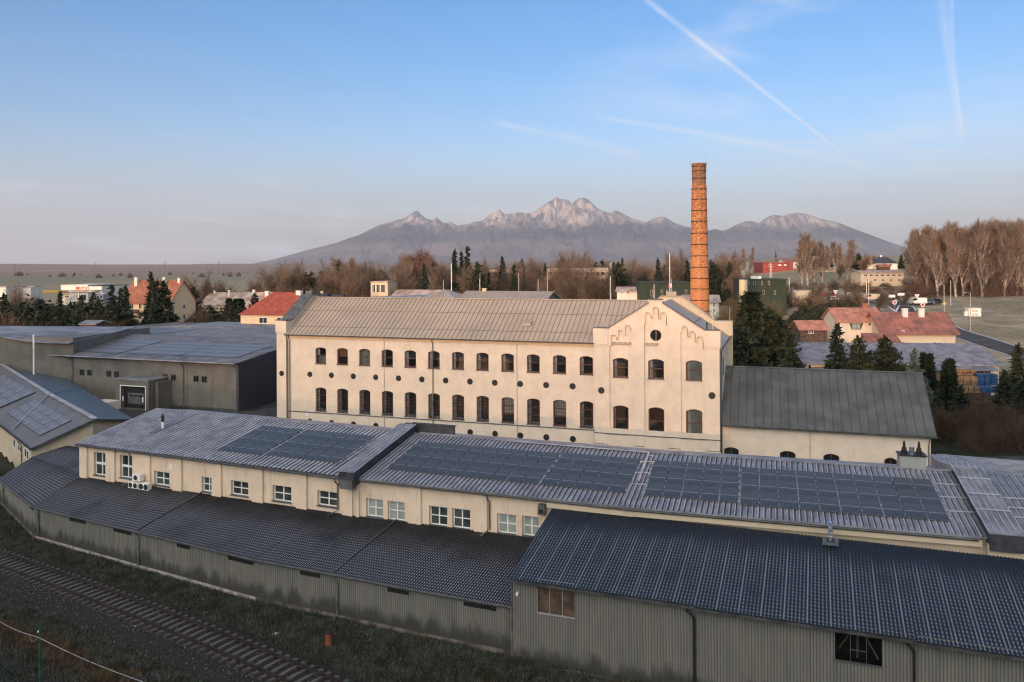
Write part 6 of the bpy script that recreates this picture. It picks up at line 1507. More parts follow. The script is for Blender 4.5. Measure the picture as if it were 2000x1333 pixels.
# --- centre band
school = house('school_building', 'long flat-roofed school with rows of windows glowing orange among bare trees', 'school', 1066, 1188, 524, 524, 256, -8, 12, 'cream3', 'darkroof',
    [(1072 + 10.2 * i, 1079 + 10.2 * i, y, y + 6.5, 'wood', 'glassdark', True) for i in range(11) for y in (532, 546, 560)], flat=True)
house('long_low_block', 'dim flat-roofed block half hidden by the dark spruces behind the factory ridge', 'building', 925, 1062, 527, 527, 345, -8, 12, 'cream3', 'darkroof', [(934 + 16 * i, 943 + 16 * i, 533, 541, 'wood') for i in range(8)], flat=True)
mb_ = thing('concrete_stack', 'square pale concrete stack standing right of the school', 'stack', (*AT(1188, 560, 300)[:2], gz(*AT(1188, 560, 300)[:2]) - .3))
zt2 = AT(1188, 514, 300).z - mb_.location.z; mb = MB(); mb.box(-1.3, 1.1, -1.2, 1.2, 0, zt2); mb.build('shaft', 'white_wall', mb_)
mb = MB(); mb.box(-1.45, 1.25, -1.35, 1.35, zt2, zt2 + .5); mb.build('cap', 'concrete', mb_)
house('white_bungalow', 'small white bungalow with shallow roof right of the concrete stack', 'bungalow', 1205, 1247, 569, 561, 215, -12, 9, 'white_wall', 'paleroof', [(1224, 1229, 566, 574), (1212, 1216, 568, 573)])
house('green_hall', 'dark green flat hall with narrow pale windows left of the brick chimney', 'green hall', 1250, 1348, 554, 554, 205, -4, 12, 'greenwall', 'greenwall', [(1271, 1275, 567, 579, 'cream', 'glassdark', False), (1291, 1295, 567, 579, 'cream', 'glassdark', False), (1301, 1305, 567, 579, 'cream', 'glassdark', False), (1338, 1342, 567, 579, 'cream', 'glassdark', False)], flat=True)
gh = house('green_office', 'dark green two-level building with cream corner column right of the brick chimney', 'office building', 1447, 1536, 548, 548, 215, -6, 12, 'greenwall', 'greenwall', [(1462, 1464, 549, 557, 'cream', 'glassdark', False), (1472, 1475, 549, 557, 'cream', 'glassdark', False), (1487, 1490, 549, 557, 'cream', 'glassdark', False), (1500, 1503, 549, 557, 'cream', 'glassdark', False), (1468, 1471, 567, 576, 'cream', 'glassdark', False), (1490, 1493, 567, 576, 'cream', 'glassdark', False), (1512, 1515, 567, 576, 'cream', 'glassdark', False)], flat=True)
mb = MB(); s_, z_ = PL(1451, 541, gh[0].location[:2], -6); mb.cyl(s_, -.4, 0, gh[3] + .2, 1.1, 1.1, 14); mb.build('corner_column', 'yellow', gh[0])
for i in range(4): s_, _ = PL(1467 + 5 * i, 541, gh[0].location[:2], -6, 2); mb = MB(); mb.box(s_, s_ + .55, 1.6, 2.2, gh[3] + .4, gh[3] + 1.1); mb.build('roof_unit', 'white', gh[0])
wo_ = house('white_boiler_house', 'white gabled boiler house directly behind the chimney foot', 'boiler house', 1337, 1404, 590, 577, 165, -10, 9, 'white_wall', 'paleroof', [(1393, 1396, 583, 589), (1393, 1396, 592, 600), (1393, 1396, 603, 611)])
# --- right hill
house('red_warehouse', 'long low bright red warehouse on the far hill', 'warehouse', 1490, 1549, 514, 514, 430, -3, 20, 'redwall', 'redwall', [(1520, 1526, 517, 519.5, 'white', 'white', False), (1531, 1536, 517, 519.5, 'white', 'white', False)], flat=True)
house('brown_roofed_barn', 'white barn with brown roof behind the poplars on the far hill', 'barn', 1532, 1596, 512, 506, 445, -3, 14, 'white_wall', 'rustroof')
house('grey_frame_building', 'grey unfinished block on the hill beside thin poplars', 'building', 1447, 1462, 511, 511, 430, -3, 10, 'greywall', 'darkroof', [(1451, 1455, 512.5, 516), (1457, 1460, 512.5, 516)], flat=True)
house('low_stable', 'low ochre stable in front of the poplars on the hill', 'stable', 1590, 1636, 527, 523, 395, -4, 9, 'yellow', 'paleroof')
house('white_villa', 'white villa with dark hipped roof on the hill', 'villa', 1711, 1753, 514, 502, 412, -6, 12, 'white_wall', 'darkroof', [(1716, 1720, 516, 520), (1725, 1730, 515, 519), (1738, 1742, 515, 519)], [(1719, 1722, 499, 6)], hip=3.5)
house('pink_house', 'small pinkish gabled house left of the white villa', 'house', 1692, 1712, 515, 506, 415, 20, 10, 'white_wall', 'pinkroof', [(1699, 1702, 516, 520)])
house('pale_house', 'small pale house partly hidden right of the hill spruces', 'house', 1779, 1793, 514, 508, 412, -6, 10, 'white_wall', 'darkroof')
house('farm_block', 'long cream farm block with a band of windows below the white villa', 'farm building', 1681, 1766, 533, 529, 298, -5, 11, 'cream3', 'paleroof', [(1687 + 11 * i, 1694 + 11 * i, 536, 540) for i in range(7)] + [(1690 + 16 * i, 1695 + 16 * i, 545, 550) for i in range(5)])
house('porch', 'orange timber porch in front of the white villa', 'porch', 1717, 1739, 521, 517, 400, -6, 4, 'wood', 'tile')
for x0, x1, y, lab in ((1548, 1585, 569, 'pale stacked wall of blocks at the field foot'),):
    house('block_wall', lab, 'wall', x0, x1, y, y, 240, -3, 1.2, 'cream3', 'concrete', flat=True)
ct_, fr, L, h, g0 = house('garden_cottage', 'little brown cottage with bright orange-red roof and white window', 'cottage', 1563, 1616, 643, 627, 140, -2, 5, 'wood', 'pinkroof', [(1579, 1589, 642, 652)], ov=.35)
# white houses on the right
ha, fr, L, h, g0 = house('white_house', 'cream house with sunbleached pink-red roof and wide window', 'house', 1636, 1724, 627, 602, 146, -6, 9, 'cream', 'pinkroof', [(1663, 1681, 632, 644, 'wood', 'blind', True), (1696, 1701, 631, 637, 'white', 'glassdark', False), (1711, 1716, 631, 637, 'white', 'glassdark', False)], [(1684, 1694, 594, 4.5)], seam=1.1, chm='tile')
mb = MB()
for x0, x1 in ((1659, 1663), (1681, 1686)):
    s0, z1 = PL(x0, 632, ha.location[:2], -6); s1, _ = PL(x1, 632, ha.location[:2], -6); _, z0 = PL(x0, 644, ha.location[:2], -6)
    mb.extr([(s0, -.05, z1 - g0), (s1, -.05, z1 - g0), ((s0 if x0 > 1670 else s1), -.05, z0 - g0)], (0, .04, 0))
mb.build('shutter_panels', 'wood', ha)
hb_, fr, L, h, g0 = house('long_house', 'long house with rust-stained red seamed roof and two pale chimneys', 'house', 1724, 1866, 649, 611, 140, -5, 10, 'cream3', 'rustroof', [(1761, 1767, 646, 651), (1759, 1766, 667, 671), (1783, 1792, 668, 672), (1821, 1829, 668, 673), (1832, 1837, 668, 673)], [(1762, 1772, 604, 4.), (1794, 1804, 604, 4.)], seam=1.15, ov=.6)
house('lean_to', 'small lean-to with dark red sheet roof in front of the two white houses', 'lean-to', 1699, 1754, 668, 652, 136, -5, 3.2, 'cream3', 'rustroof', ridge_at=.95, seam=1.)
# long storage shed with open front
ls_, fr, L, h, g0 = house('storage_shed', 'long timber storage shed with frosty blue-grey corrugated roof', 'storage shed', 1573, 1952, 709, 671, 118, -6.5, 17, 'cream3', 'rib', [(1578, 1584, 712, 722, 'white', 'glassdark', False)], seam=.42, ov=.5, zb=.3)
mb = MB(); s0, _ = PL(1823, 718, ls_.location[:2], -6.5, -2); s1, _ = PL(1951, 725, ls_.location[:2], -6.5, -2)
mb.slab([(s0, -2.6, h - .55), (s1, -2.6, h - .55), (s1, -.05, h - .15), (s0, -.05, h - .15)], .1)
c1_, _ = PL(1588, 714, ls_.location[:2], -6.5, -1.5); c2_, _ = PL(1612, 714, ls_.location[:2], -6.5, -1.5); mb.slab([(c1_, -2, h - 1.), (c2_, -2, h - 1.), (c2_, -.05, h - .6), (c1_, -.05, h - .6)], .1)
mb.build('canopy', 'frostroof', ls_)
for i in range(5): s_ = s0 + (s1 - s0) * (i + .05) / 4.1; mb = MB(); mb.box(s_, s_ + .18, -2.5, -2.32, 0, h - .6); mb.build('post', 'wood', ls_)
mb = MB(); mb.box(s0 + .2, s1 - .2, -.04, -.003, .2, h - .8); mb.build('dark_opening', 'wood', ls_)
def crate_stack(px0, px1, y0, y1, Yd, mat, name, label, rows, cat='timber stack'):
    p0 = AT(px0, y1, Yd); p1 = AT(px1, y1, Yd); zt_ = AT(px0, y0, Yd).z; t = thing(name, label, cat, (p0.x, p0.y, p0.z), rad(-6.5)); W_ = p1.x - p0.x; H_ = zt_ - p0.z
    for r in range(rows):
        mb = MB(); n = 3
        for i in range(n): mb.box(W_ * i / n + .04, W_ * (i + 1) / n - .04, 0, 1.2, H_ * r / rows + .03, H_ * (r + 1) / rows - .02)
        mb.build('board_pack', mat, t)
    return t
crate_stack(1825, 1858, 728, 744, 112, 'timber', 'timber_stack', 'yellow timber stack under the canopy left of the thujas', 3)
crate_stack(1868, 1906, 722, 734, 113, 'timber', 'timber_stack', 'upper yellow board stack beneath the shed canopy', 2)
crate_stack(1868, 1908, 736, 756, 110.5, 'timber', 'timber_stack', 'crates of orange timber below the canopy middle', 2)
crate_stack(1909, 1947, 731, 753, 111, 'blue', 'blue_container', 'upper blue steel container under the shed canopy', 1, 'container')
crate_stack(1915, 1958, 756, 768, 106, 'blue', 'blue_container', 'lower blue container in front of the storage shed', 1, 'container')
crate_stack(1880, 1914, 756, 768, 106.5, 'timber', 'timber_stack', 'low timber pile left of the lower blue container', 2)
kp = GT(1905, 618); kf = thing('transformer_kiosk', 'white transformer kiosk on the frosty meadow with two louvred doors', 'kiosk', (kp.x - 1.7, kp.y, kp.z - .2), rad(-8))
kh = 16.5 * kp.y / FPX; kw = 22.5 * kp.y / FPX
mb = MB(); mb.box(0, kw, 0, 2.4, 0, kh); mb.build('body', 'white', kf); mb = MB(); mb.box(-.12, kw + .12, -.12, 2.52, kh, kh + .12); mb.build('roof', 'white_wall', kf)
for i, (a, b) in enumerate(((.25, .75),)):
    for z0, z1 in ((.15, .40), (.6, .85)): mb = MB(); mb.box(kw * a, kw * b, -.03, -.003, kh * z0, kh * z1); mb.build('louvre', 'cream3', kf)
mb = MB(); mb.box(-.9, -.2, .2, 1., 0, kh * .65); mb.build('meter_cabinet', 'white_wall', kf)
# --- shops and filling station far left
sp_ = house('supermarket', 'white supermarket with large red advertising board', 'supermarket', 119, 172, 558, 558, 440, -3, 26, 'white_wall', 'white_wall', flat=True)
s0, z1 = PL(147.5, 559.5, sp_[0].location[:2], -3); s1, _ = PL(172, 559.5, sp_[0].location[:2], -3); _, z0 = PL(147.5, 572.5, sp_[0].location[:2], -3)
M['advert'] = simple('red_and_cream_poster', (.62, .42, .34), .5, .1, .55, col2=(.45, .06, .05), lo=.47, hi=.53)
mb = MB(); mb.box(s0, s1, -.35, -.06, z0 - sp_[4], z1 - sp_[4]); bb_ = mb.build('billboard_frame', 'white', sp_[0])
mb = MB(); mb.box(s0 + .25, s1 - .25, -.37, -.351, z0 - sp_[4] + .25, z1 - sp_[4] - .25); mb.build('poster', 'advert', bb_)
house('shop_annex', 'bluish white annex on the right side of the supermarket', 'shop', 173, 199, 559.5, 559.5, 438, -3, 22, 'white_wall', 'darkroof', [(186, 195, 568, 571)], flat=True)
house('shop_building', 'low white shop front with orange sign band under the billboard', 'shop', 120, 172, 573, 573, 415, -3, 12, 'white_wall', 'paleroof', [(127, 134, 578, 581), (144, 147, 577, 580), (149, 152, 577, 580), (158, 168, 576, 588), (122, 134, 574.5, 576.5, 'yellowpaint', 'yellowpaint', False)], flat=True)
house('shop_wing', 'grey-white low wing right of the shop front', 'shop', 186, 202, 575, 575, 420, -3, 10, 'greywall', 'white_wall', [(189, 194, 578, 583), (195, 200, 578, 583)], flat=True)
gs = thing('filling_station', 'filling station canopy with yellow fascia left of the supermarket', 'filling station', (*AT(53, 590, 400)[:2], -.4), rad(-3))
zc = AT(53, 572.5, 400).z + .4; mb = MB(); mb.box(0, 16, 0, 9, zc - .0, zc + 1.0); mb.build('canopy', 'yellowpaint', gs); mb = MB(); mb.box(16.05, 34, 2, 8, zc + .5, zc + 1.1); mb.build('canopy_wing', 'paleroof', gs)
for s_ in (2, 13, 24, 32):
    mb = MB(); mb.box(s_, s_ + .5, 4, 4.5, 0, zc + .45 if s_ > 16 else zc - .01); mb.build('column', 'white', gs)
for s_ in (4, 10, 20): mb = MB(); mb.box(s_, s_ + 1.1, 3, 4, 0, 2.2); mb.build('fuel_pump', 'redpaint', gs)
house('blue_white_hall', 'pale bluish hall behind the bare tree at the far left', 'hall', 30, 60, 563, 559, 380, 10, 14, 'white_wall', 'paleroof', [(37, 40, 567, 570), (43, 46, 567, 570)], ov=.2)
house('flat_white_hall', 'white flat hall cut by the left picture edge', 'hall', -40, 12, 562, 562, 370, -3, 14, 'white_wall', 'paleroof', flat=True)
house('garden_shed', 'small dark garden shed with pale roof above the warehouse at the left', 'garden shed', 157, 187, 633, 627, 150, -8, 4, 'wood', 'frostroof', ov=.3, flat=False)
# ================================================================ grey warehouses on the left
WO, WA = (-38.4, 111.5), -20.5
fW = frame(WO, WA)
wh = thing('warehouse', 'long grey-brown panel warehouse with charcoal right end and solar covered roof', 'warehouse', (*WO, .5), rad(WA))
ZW = lambda q: (q[0], q[1], q[2] - .5)
s_l, _ = PL(140, 700, WO, WA)
wp = lambda px, py: PL(px, py, WO, WA)
ZB = 7.45; DW = 15.; ZRW = 9.2
mb = MB(ZW); wall(mb, s_l, 0, [(s_l, ZB - .1), (0, ZB - .1)], .5, [], 0, .1)
mb.quad((s_l, 0, .5), (s_l, 0, ZB - .1), (s_l, DW, ZRW - .1), (s_l, DW, .5)); mb.build('wall', 'olivewall', wh)
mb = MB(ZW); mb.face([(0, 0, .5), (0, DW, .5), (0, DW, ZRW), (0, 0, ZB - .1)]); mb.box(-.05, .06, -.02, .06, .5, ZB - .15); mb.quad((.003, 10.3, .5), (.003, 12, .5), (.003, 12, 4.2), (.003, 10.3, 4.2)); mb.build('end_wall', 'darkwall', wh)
mb = MB(ZW)
for i in range(1, 7): mb.box(s_l * i / 7 - .02, s_l * i / 7 + .02, -.012, -.002, .5, ZB - .2)
mb.box(s_l, 0, -.02, -.003, .5, .8); mb.build('panel_joints', 'gutter', wh)
sl2, _ = wp(36, 687)
mb = MB(ZW); sheet(mb, (sl2, -.9, ZB - .1), (.15, -.9, ZB - .1), (sl2 + 4, DW, ZRW), (.15, DW, ZRW), .16, .6, .05, .05, 1); mb.build('roof', ['frostroof', 'rib'], wh)
mb = MB(ZW); mb.tube([(sl2, -.98, ZB - .16), (.15, -.98, ZB - .16)], .09, 8); mb.build('gutter', 'rib', wh)
for px, y0 in ((142, 695), (359, 705), (463, 708)):
    s_, _ = wp(px, 760); mb = MB(ZW); mb.tube([(s_ - .1, -.9, ZB - .25), (s_ - .05, -.5, ZB - .6), (s_, -.12, ZB - 1.0), (s_, -.12, .5)], .08, 8); mb.build('downpipe', 'pipe', wh)
for x0, x1, y0, y1 in ((156, 165, 721.5, 733.5), (170.5, 179.5, 722, 734), (208, 217.5, 724, 736), (223, 232.5, 725, 737), (318, 328, 730, 743), (334, 344, 731, 744), (378, 388.5, 733.5, 746), (394, 404.5, 734.5, 747.5)):
    s0, z1 = wp(x0, y0); s1, _ = wp(x1, y0); _, z0 = wp(x0, y1); bwin(wh, ZW, s0, s1, z0, z1, -.01, 'gutter', 'glassdark', True)
# dock house
dk = thing('loading_dock', 'grey boxy loading dock with black sheltered door on the warehouse front', 'loading dock', (*fW((0, 0, 0))[:2], .5), rad(WA))
T_d = -3.6
s0, z1 = PL(226, 741, WO, WA, T_d); s1, z1b = PL(290, 745, WO, WA, T_d)
ztop = (z1 + z1b) / 2
da, dza = PL(236, 755, WO, WA, T_d); db, _ = PL(284, 757, WO, WA, T_d)
dza = PL(260, 755, WO, WA, T_d)[1]; dz0 = PL(260, 803, WO, WA, T_d)[1]
mb = MB(ZW); wall(mb, s0, s1, [(s0, ztop), (s1, ztop)], .5, [[rect(da, db, max(dz0, .6), dza)]], T_d, .7)
mb.quad((s0, T_d, .5), (s0, T_d, ztop), (s0, -.01, ztop), (s0, -.01, .5)); mb.quad((s1, T_d, .5), (s1, -.01, .5), (s1, -.01, ztop), (s1, T_d, ztop)); mb.build('wall', 'olivewall', dk)
mb = MB(ZW); mb.box(s0 - .1, s1 + .1, T_d - .1, -.02, ztop, ztop + .16); mb.build('roof', 'frostroof', dk)
mb = MB(ZW); mb.box(da, db, T_d + .62, T_d + .7, .6, dza); drr = mb.build('dock_door', 'black', dk)
mb = MB(ZW); w_ = db - da; mb.box(da + w_ * .17, db - w_ * .17, T_d + .5, T_d + .6, dz0 + .9, dza - (dza - dz0) * .3); mb.build('door_leaf', 'zincd', drr)
for q_ in (.25, .43, .61): mb = MB(ZW); mb.box(da + w_ * q_, da + w_ * (q_ + .13), T_d + .47, T_d + .495, dza - (dza - dz0) * .45, dza - (dza - dz0) * .37); mb.build('door_window', 'glassdark', drr)
for q_ in (.09, .9): mb = MB(ZW); mb.box(da + w_ * q_ - .08, da + w_ * q_ + .06, T_d - .04, T_d + .04, dz0 + (dza - dz0) * .38, dz0 + (dza - dz0) * .58); mb.build('bumper_stripe', 'white', dk)
mb = MB(ZW)
for a, b, c, d in ((da - .1, da, dz0, dza + .1), (db, db + .1, dz0, dza + .1), (da, db, dza, dza + .1)): mb.box(a, b, T_d - .08, T_d + .02, c, d)
mb.build('door_frame', 'white', dk)
mb = MB(ZW); mb.box(s1 + .25, s1 + .25 + .5, -2.6, -.1, .5, ztop - .3); mb.build('side_screen', 'olivewall', dk)
cbx = thing('white_container', 'small pale box container left of the loading dock', 'container', (*fW((PL(191, 788, WO, WA, -5)[0], -6, 0))[:2], .5), rad(WA))
mb = MB(); mb.box(0, 2.9, 0, 2.2, 0, PL(200, 783, WO, WA, -5)[1] - .5); mb.build('body', 'white_wall', cbx)
kz = (ZRW - ZB + .1) / (DW + .9); zz0 = ZB - .1 + .9 * kz
solar(WO, WA, zz0, kz, (58, 682), (147, 688), (204, 662.5), (122, 659.5), 9, 4, 'far left solar array on the grey warehouse roof edge', mat='solarfrost', fixed=1)
solar(WO, WA, zz0, kz, (149, 688), (242, 692), (303, 667.5), (206, 662.5), 9, 4, 'second solar array from the left on the grey warehouse roof', mat='solarfrost', fixed=1)
solar(WO, WA, zz0, kz, (262, 692), (361, 696), (418, 671.5), (322, 668.5), 9, 4, 'third solar array from the left on the grey warehouse roof', mat='solarfrost', fixed=1)
solar(WO, WA, zz0, kz, (363, 696), (469, 701), (522, 676), (420, 671.5), 9, 4, 'solar array nearest the charcoal end of the grey warehouse', mat='solarfrost', fixed=1)
# second warehouse behind
wh2 = thing('rear_warehouse', 'second flat grey warehouse roof behind the solar covered warehouse', 'warehouse', (*fW((0, 17, 0))[:2], .5), rad(WA))
ZV = lambda q: (q[0], q[1] - 17, q[2] - .5)
zf2 = 8.25; DB = 22; zr2 = 8.30
sL2 = PL(150, 652, WO, WA, 18)[0]; sR2 = 16.
mb = MB(ZV); sheet(mb, (sL2 - 12, 17.4, zf2), (sR2, 17.4, zf2), (sL2 + 6, 17.4 + DB, zr2 + .45), (sR2, 17.4 + DB, zr2 + .45), .2, 1.2, .05, .04, 1)
mb.slab([(sL2 + 6, 17.4 + DB, zr2 + .45), (sR2, 17.4 + DB, zr2 + .45), (sR2, 17.4 + DB + 16, zf2), (sL2, 17.4 + DB + 16, zf2)], .2); mb.build('roof', ['frostroof', 'rib'], wh2)
mb = MB(ZV); mb.box(sL2 - 11, sR2 - .3, 17.8, 54, .5, zf2 - .25); mb.build('wall', 'olivewall', wh2)
k2 = (zr2 + .45 - zf2) / DB; z02 = zf2 - 17.4 * k2
solar(WO, WA, z02, k2, (168, 651), (335, 652.5), (378, 643), (225, 638), 16, 5, 'long faint solar array high on the rear warehouse roof', mat='solarfrost', fixed=1)
# olive building at far left
fo = AT(3, 690, 124); ob = thing('olive_hall', 'olive panel hall with shallow curved grey roof at the left edge', 'hall', (fo.x, fo.y, .5), rad(-8))
zt_ = AT(3, 656, 124).z - .5; mb = MB(); Lo = PL(143, 690, (fo.x, fo.y), -8)[0]; mb.box(-30, Lo, 0, 20, 0, zt_ - .25); mb.build('wall', 'olivewall', ob)
mb = MB(); n = 12
for i in range(n):
    a_, b_ = i / n, (i + 1) / n; f = lambda q: zt_ - .15 - .9 * math.sin(q * math.pi * .5) * 1.1 + .15
    mb.slab([(-.3 + (Lo + .4) * a_, -.4 - 1.2 * math.sin(a_ * 2.6), zt_ - .9 * math.sin(a_ * 1.5)), (-.3 + (Lo + .4) * b_, -.4 - 1.2 * math.sin(b_ * 2.6), zt_ - .9 * math.sin(b_ * 1.5)), (-.3 + (Lo + .4) * b_, 16, zt_ + .2), (-.3 + (Lo + .4) * a_, 16, zt_ + .2)], .12)
mb.slab([(-30, -.4, zt_), (-.3, -.4, zt_), (-.3, 16, zt_ + .2), (-30, 16, zt_ + .2)], .12); mb.build('roof', 'frostroof', ob)
mb = MB(); s_, _ = PL(65, 690, (fo.x, fo.y), -8); 
mp_ = AT(66, 715, 118); mast = thing('roof_mast', 'thin white mast standing before the olive hall', 'mast', (mp_.x, mp_.y, .5)); mb = MB(); mb.cyl(0, 0, 0, AT(66, 654, 118).z - .5, .12, .12, 8); mb.build('pole', 'white', mast); mb = MB(); mb.box(-.3, .3, -.1, .1, 2.0, 2.4); mb.build('bracket', 'alu', mast)

# ================================================================ solar corner building
ZS, ZRS = 3.6, 5.75
A_ = G(62, 876, ZS); E0s = G(0, 828, ZS); Cc = G(262, 820, ZS); B_ = G(185, 819, ZRS); K_ = G(97, 771, ZRS - .0); K2 = G(36, 733, ZRS); D_ = G(122, 736, ZS); F_ = E0s + (E0s - A_) * .9; K3 = K2 + (K2 - K_) * 1.2
sb = thing('solar_roof_building', 'cream building with bent grey roof and solar arrays at the left edge', 'building', (A_.x, A_.y, -.7))
off = rel(lambda q: q, tuple(sb.location))
mb = MB(off)
def fan(a, b, c, d, step=.33): sheet(mb, a, b, c, d, .1, step, .04, .03, 1)
Ek = A_.lerp(E0s, .62); Ek2 = E0s + (E0s - A_) * .12
mb.slab([A_, B_, K_, Ek][::-1], .12); mb.slab([Ek, K_, K2, Ek2][::-1], .12); mb.slab([Ek2, K2, K3, F_][::-1], .12)
mb.build('front_roof', 'ribwarm', sb)
mb = MB(off); mb.slab([B_, Cc, D_, K_], .12); mb.slab([K_, D_, D_ + (K2 - K_) * 1.2, K2], .12); mb.build('rear_roof', 'bluegrey', sb)
mb = MB(off)
for p, q in ((B_, K_), (K_, K2), (K2, K3)): mb.bar(p + Vector((0, 0, .08)), q + Vector((0, 0, .08)), .55, .06)
mb.build('ridge_flashing', 'ribtop', sb)
mb = MB(off)
dn = Vector((0, 0, -.1))
for p, q in ((A_, B_), (B_, Cc), (A_, Ek), (Ek, F_)): mb.bar(p + dn, q + dn, .22, .24)
mb.build('verge_trim', 'gutter', sb)
mb = MB(off); ins = Vector((-.25, .45, 0))
def wq(a, b, z0=-.7): mb.quad((a.x, a.y, z0), (b.x, b.y, z0), (b.x, b.y, b.z - .15), (a.x, a.y, a.z - .15))
a1, b1, c1q = A_ + Vector((-.3, .35, 0)), B_ + Vector((-.35, .3, 0)), Cc + Vector((-.3, -.1, 0)); e1q = Ek + Vector((.1, .45, 0)); f1q = F_ + Vector((.3, .4, 0))
wq(a1, b1); wq(b1, c1q); wq(a1, e1q); wq(e1q, f1q); mb.build('wall', 'cream3', sb)
mb = MB(off)
for p, q in ((a1, b1), (b1, c1q)): mb.bar(Vector((p.x + .03, p.y - .05, p.z - .42)), Vector((q.x + .03, q.y - .05, q.z - .42)), .06, .05)
mb.build('gable_moulding', 'cream2', sb)
wa_ = math.degrees(math.atan2(a1.y - e1q.y, a1.x - e1q.x))
for i, (x0, x1, y0, y1) in enumerate(((3, 8, 837, 852), (14, 19.5, 846, 861), (24.5, 30.5, 854, 871), (36, 43, 866, 880), (48.5, 57, 873, 892))):
    s0, z1 = PL(x0, y0, e1q[:2], wa_); s1, _ = PL(x1, y0, e1q[:2], wa_); _, z0 = PL(x0, y1, e1q[:2], wa_); bwin(sb, rel(frame(e1q[:2], wa_), tuple(sb.location)), s0, s1, z0, z1, -.01, 'white', 'tealpane', True)
for px in (10, 44):
    s_, _ = PL(px, 860, e1q[:2], wa_); mb = MB(rel(frame(e1q[:2], wa_), tuple(sb.location))); mb.tube([(s_, -.4, ZS - .2), (s_, -.1, ZS - .7), (s_, -.1, -.6)], .06, 6); mb.build('downpipe', 'pipe', sb)
# its two solar arrays: rectangles on the roof planes
def planeframe(P0, P1, Q):                             # origin, direction along eave, a ridge point
    e = (P1 - P0); ang = math.degrees(math.atan2(e.y, e.x)); L = e.to_2d().length; n = Vector((-math.sin(rad(ang)), math.cos(rad(ang)))); d = (Q - P0).to_2d().dot(n); return (P0.x, P0.y), ang, P0.z, (Q.z - P0.z) / d
po, pa, pz, pk = planeframe(Ek, A_, B_)
solar(po, pa, pz, pk, (10, 805), (72, 849.5), (143, 827), (75, 783.5), 5, 3, 'solar array with white grid lines nearest the gable of the left corner building', fixed=1, mat='solarfrost')
po, pa, pz, pk = planeframe(Ek2, Ek, K_)
solar(po, pa, pz, pk, (-60, 763), (2, 795), (64, 771), (12, 731), 5, 3, 'solar array at the left picture edge on the corner building', fixed=1, mat='solarfrost')
mb = MB(off); p_ = lambda x, y: G(x, y, 4.9)
mb.bar(Ek.lerp(K_, .02) + Vector((0, 0, .15)), K_ + Vector((0, 0, .2)), .1); mb.bar(K_ + Vector((0, 0, .2)), D_.lerp(Cc, .35) + Vector((0, 0, .1)), .06); mb.build('roof_cable_duct', 'ribtop', sb)

# ================================================================ yard surfaces
def patch(name, pts, mat, z, kind='structure', label=None):
    mb = MB(); mb.face([(x, y, z) for x, y in pts]); o = mb.build(name, mat); tagp(o, kind=kind); return o
patch('yard', [(-75, 116), (-66, 100), (-44.5, 92), (-38, 82), (-33.5, 78), (20, 60), (60, 48), (80, 60), (62, 84), (24, 83), (-27, 101), (-20, 118), (-37, 123), (-36, 112)], 'asphalt', .508)
def road(name, px_pts, w, mat='asphalt', dz=.05, lines=True):
    P = [GT(*q) for q in px_pts]; out = []
    for a, b in zip(P, P[1:]):
        n = max(2, int((b - a).length / 3))
        for i in range(n): out.append(a.lerp(b, i / n))
    out.append(P[-1]); V, F = [], []
    for i, q in enumerate(out):
        d = (out[min(i + 1, len(out) - 1)] - out[max(i - 1, 0)]).to_2d().normalized(); nn = Vector((-d.y, d.x))
        for k in (-1, -.5, 0, .5, 1):
            x, y = q.x + nn.x * w / 2 * k, q.y + nn.y * w / 2 * k; V.append((x, y, gz(x, y) + dz))
    for i in range(len(out) - 1):
        for k in range(4): F.append((i * 5 + k, (i + 1) * 5 + k, (i + 1) * 5 + k + 1, i * 5 + k + 1))
    o = npmesh(name, np.array(V), np.array(F), mat, smooth=True); tagp(o, kind='structure')
    if lines:
        V2, F2 = [], []
        for side in (-.94, .94):
            b0_ = len(V2)
            for i, q in enumerate(out):
                d = (out[min(i + 1, len(out) - 1)] - out[max(i - 1, 0)]).to_2d().normalized(); nn = Vector((-d.y, d.x))
                for k in (side - .04, side + .04): x, y = q.x + nn.x * w / 2 * k, q.y + nn.y * w / 2 * k; V2.append((x, y, gz(x, y) + dz + .03))
            for i in range(len(out) - 1): F2.append((b0_ + 2 * i, b0_ + 2 * i + 2, b0_ + 2 * i + 3, b0_ + 2 * i + 1))
        o = npmesh('road_marking', np.array(V2), np.array(F2), 'paint'); tagp(o, kind='structure')
road('road', [(1700, 578), (1725, 586), (1748, 596), (1790, 616), (1850, 645), (1905, 662), (1960, 681), (2060, 712)], 7.5)
road('road', [(1430, 588), (1560, 590), (1640, 591), (1700, 592), (1752, 596), (1815, 595)], 8, dz=.09)
road('road', [(1752, 596), (1730, 582), (1712, 575)], 7, dz=.13, lines=False)
def paint(pts):
    mb = MB(); P = [GT(*q) for q in pts]; mb.face([(p.x, p.y, gz(p.x, p.y) + .22) for p in P]); tagp(mb.build('road_marking', 'paint'), kind='structure')
paint([(1729, 597), (1732, 597), (1752, 611), (1746, 611)]); paint([(1756, 598), (1758, 598), (1752, 611), (1747, 609)]); paint([(1781, 599), (1784, 600), (1791, 610), (1788, 610)])
paint([(1719, 580), (1722, 580), (1733, 588), (1719, 588)]); paint([(1739, 580), (1742, 580), (1756, 590), (1752, 590)]); paint([(1707, 598), (1711, 598), (1727, 609), (1722, 609)])
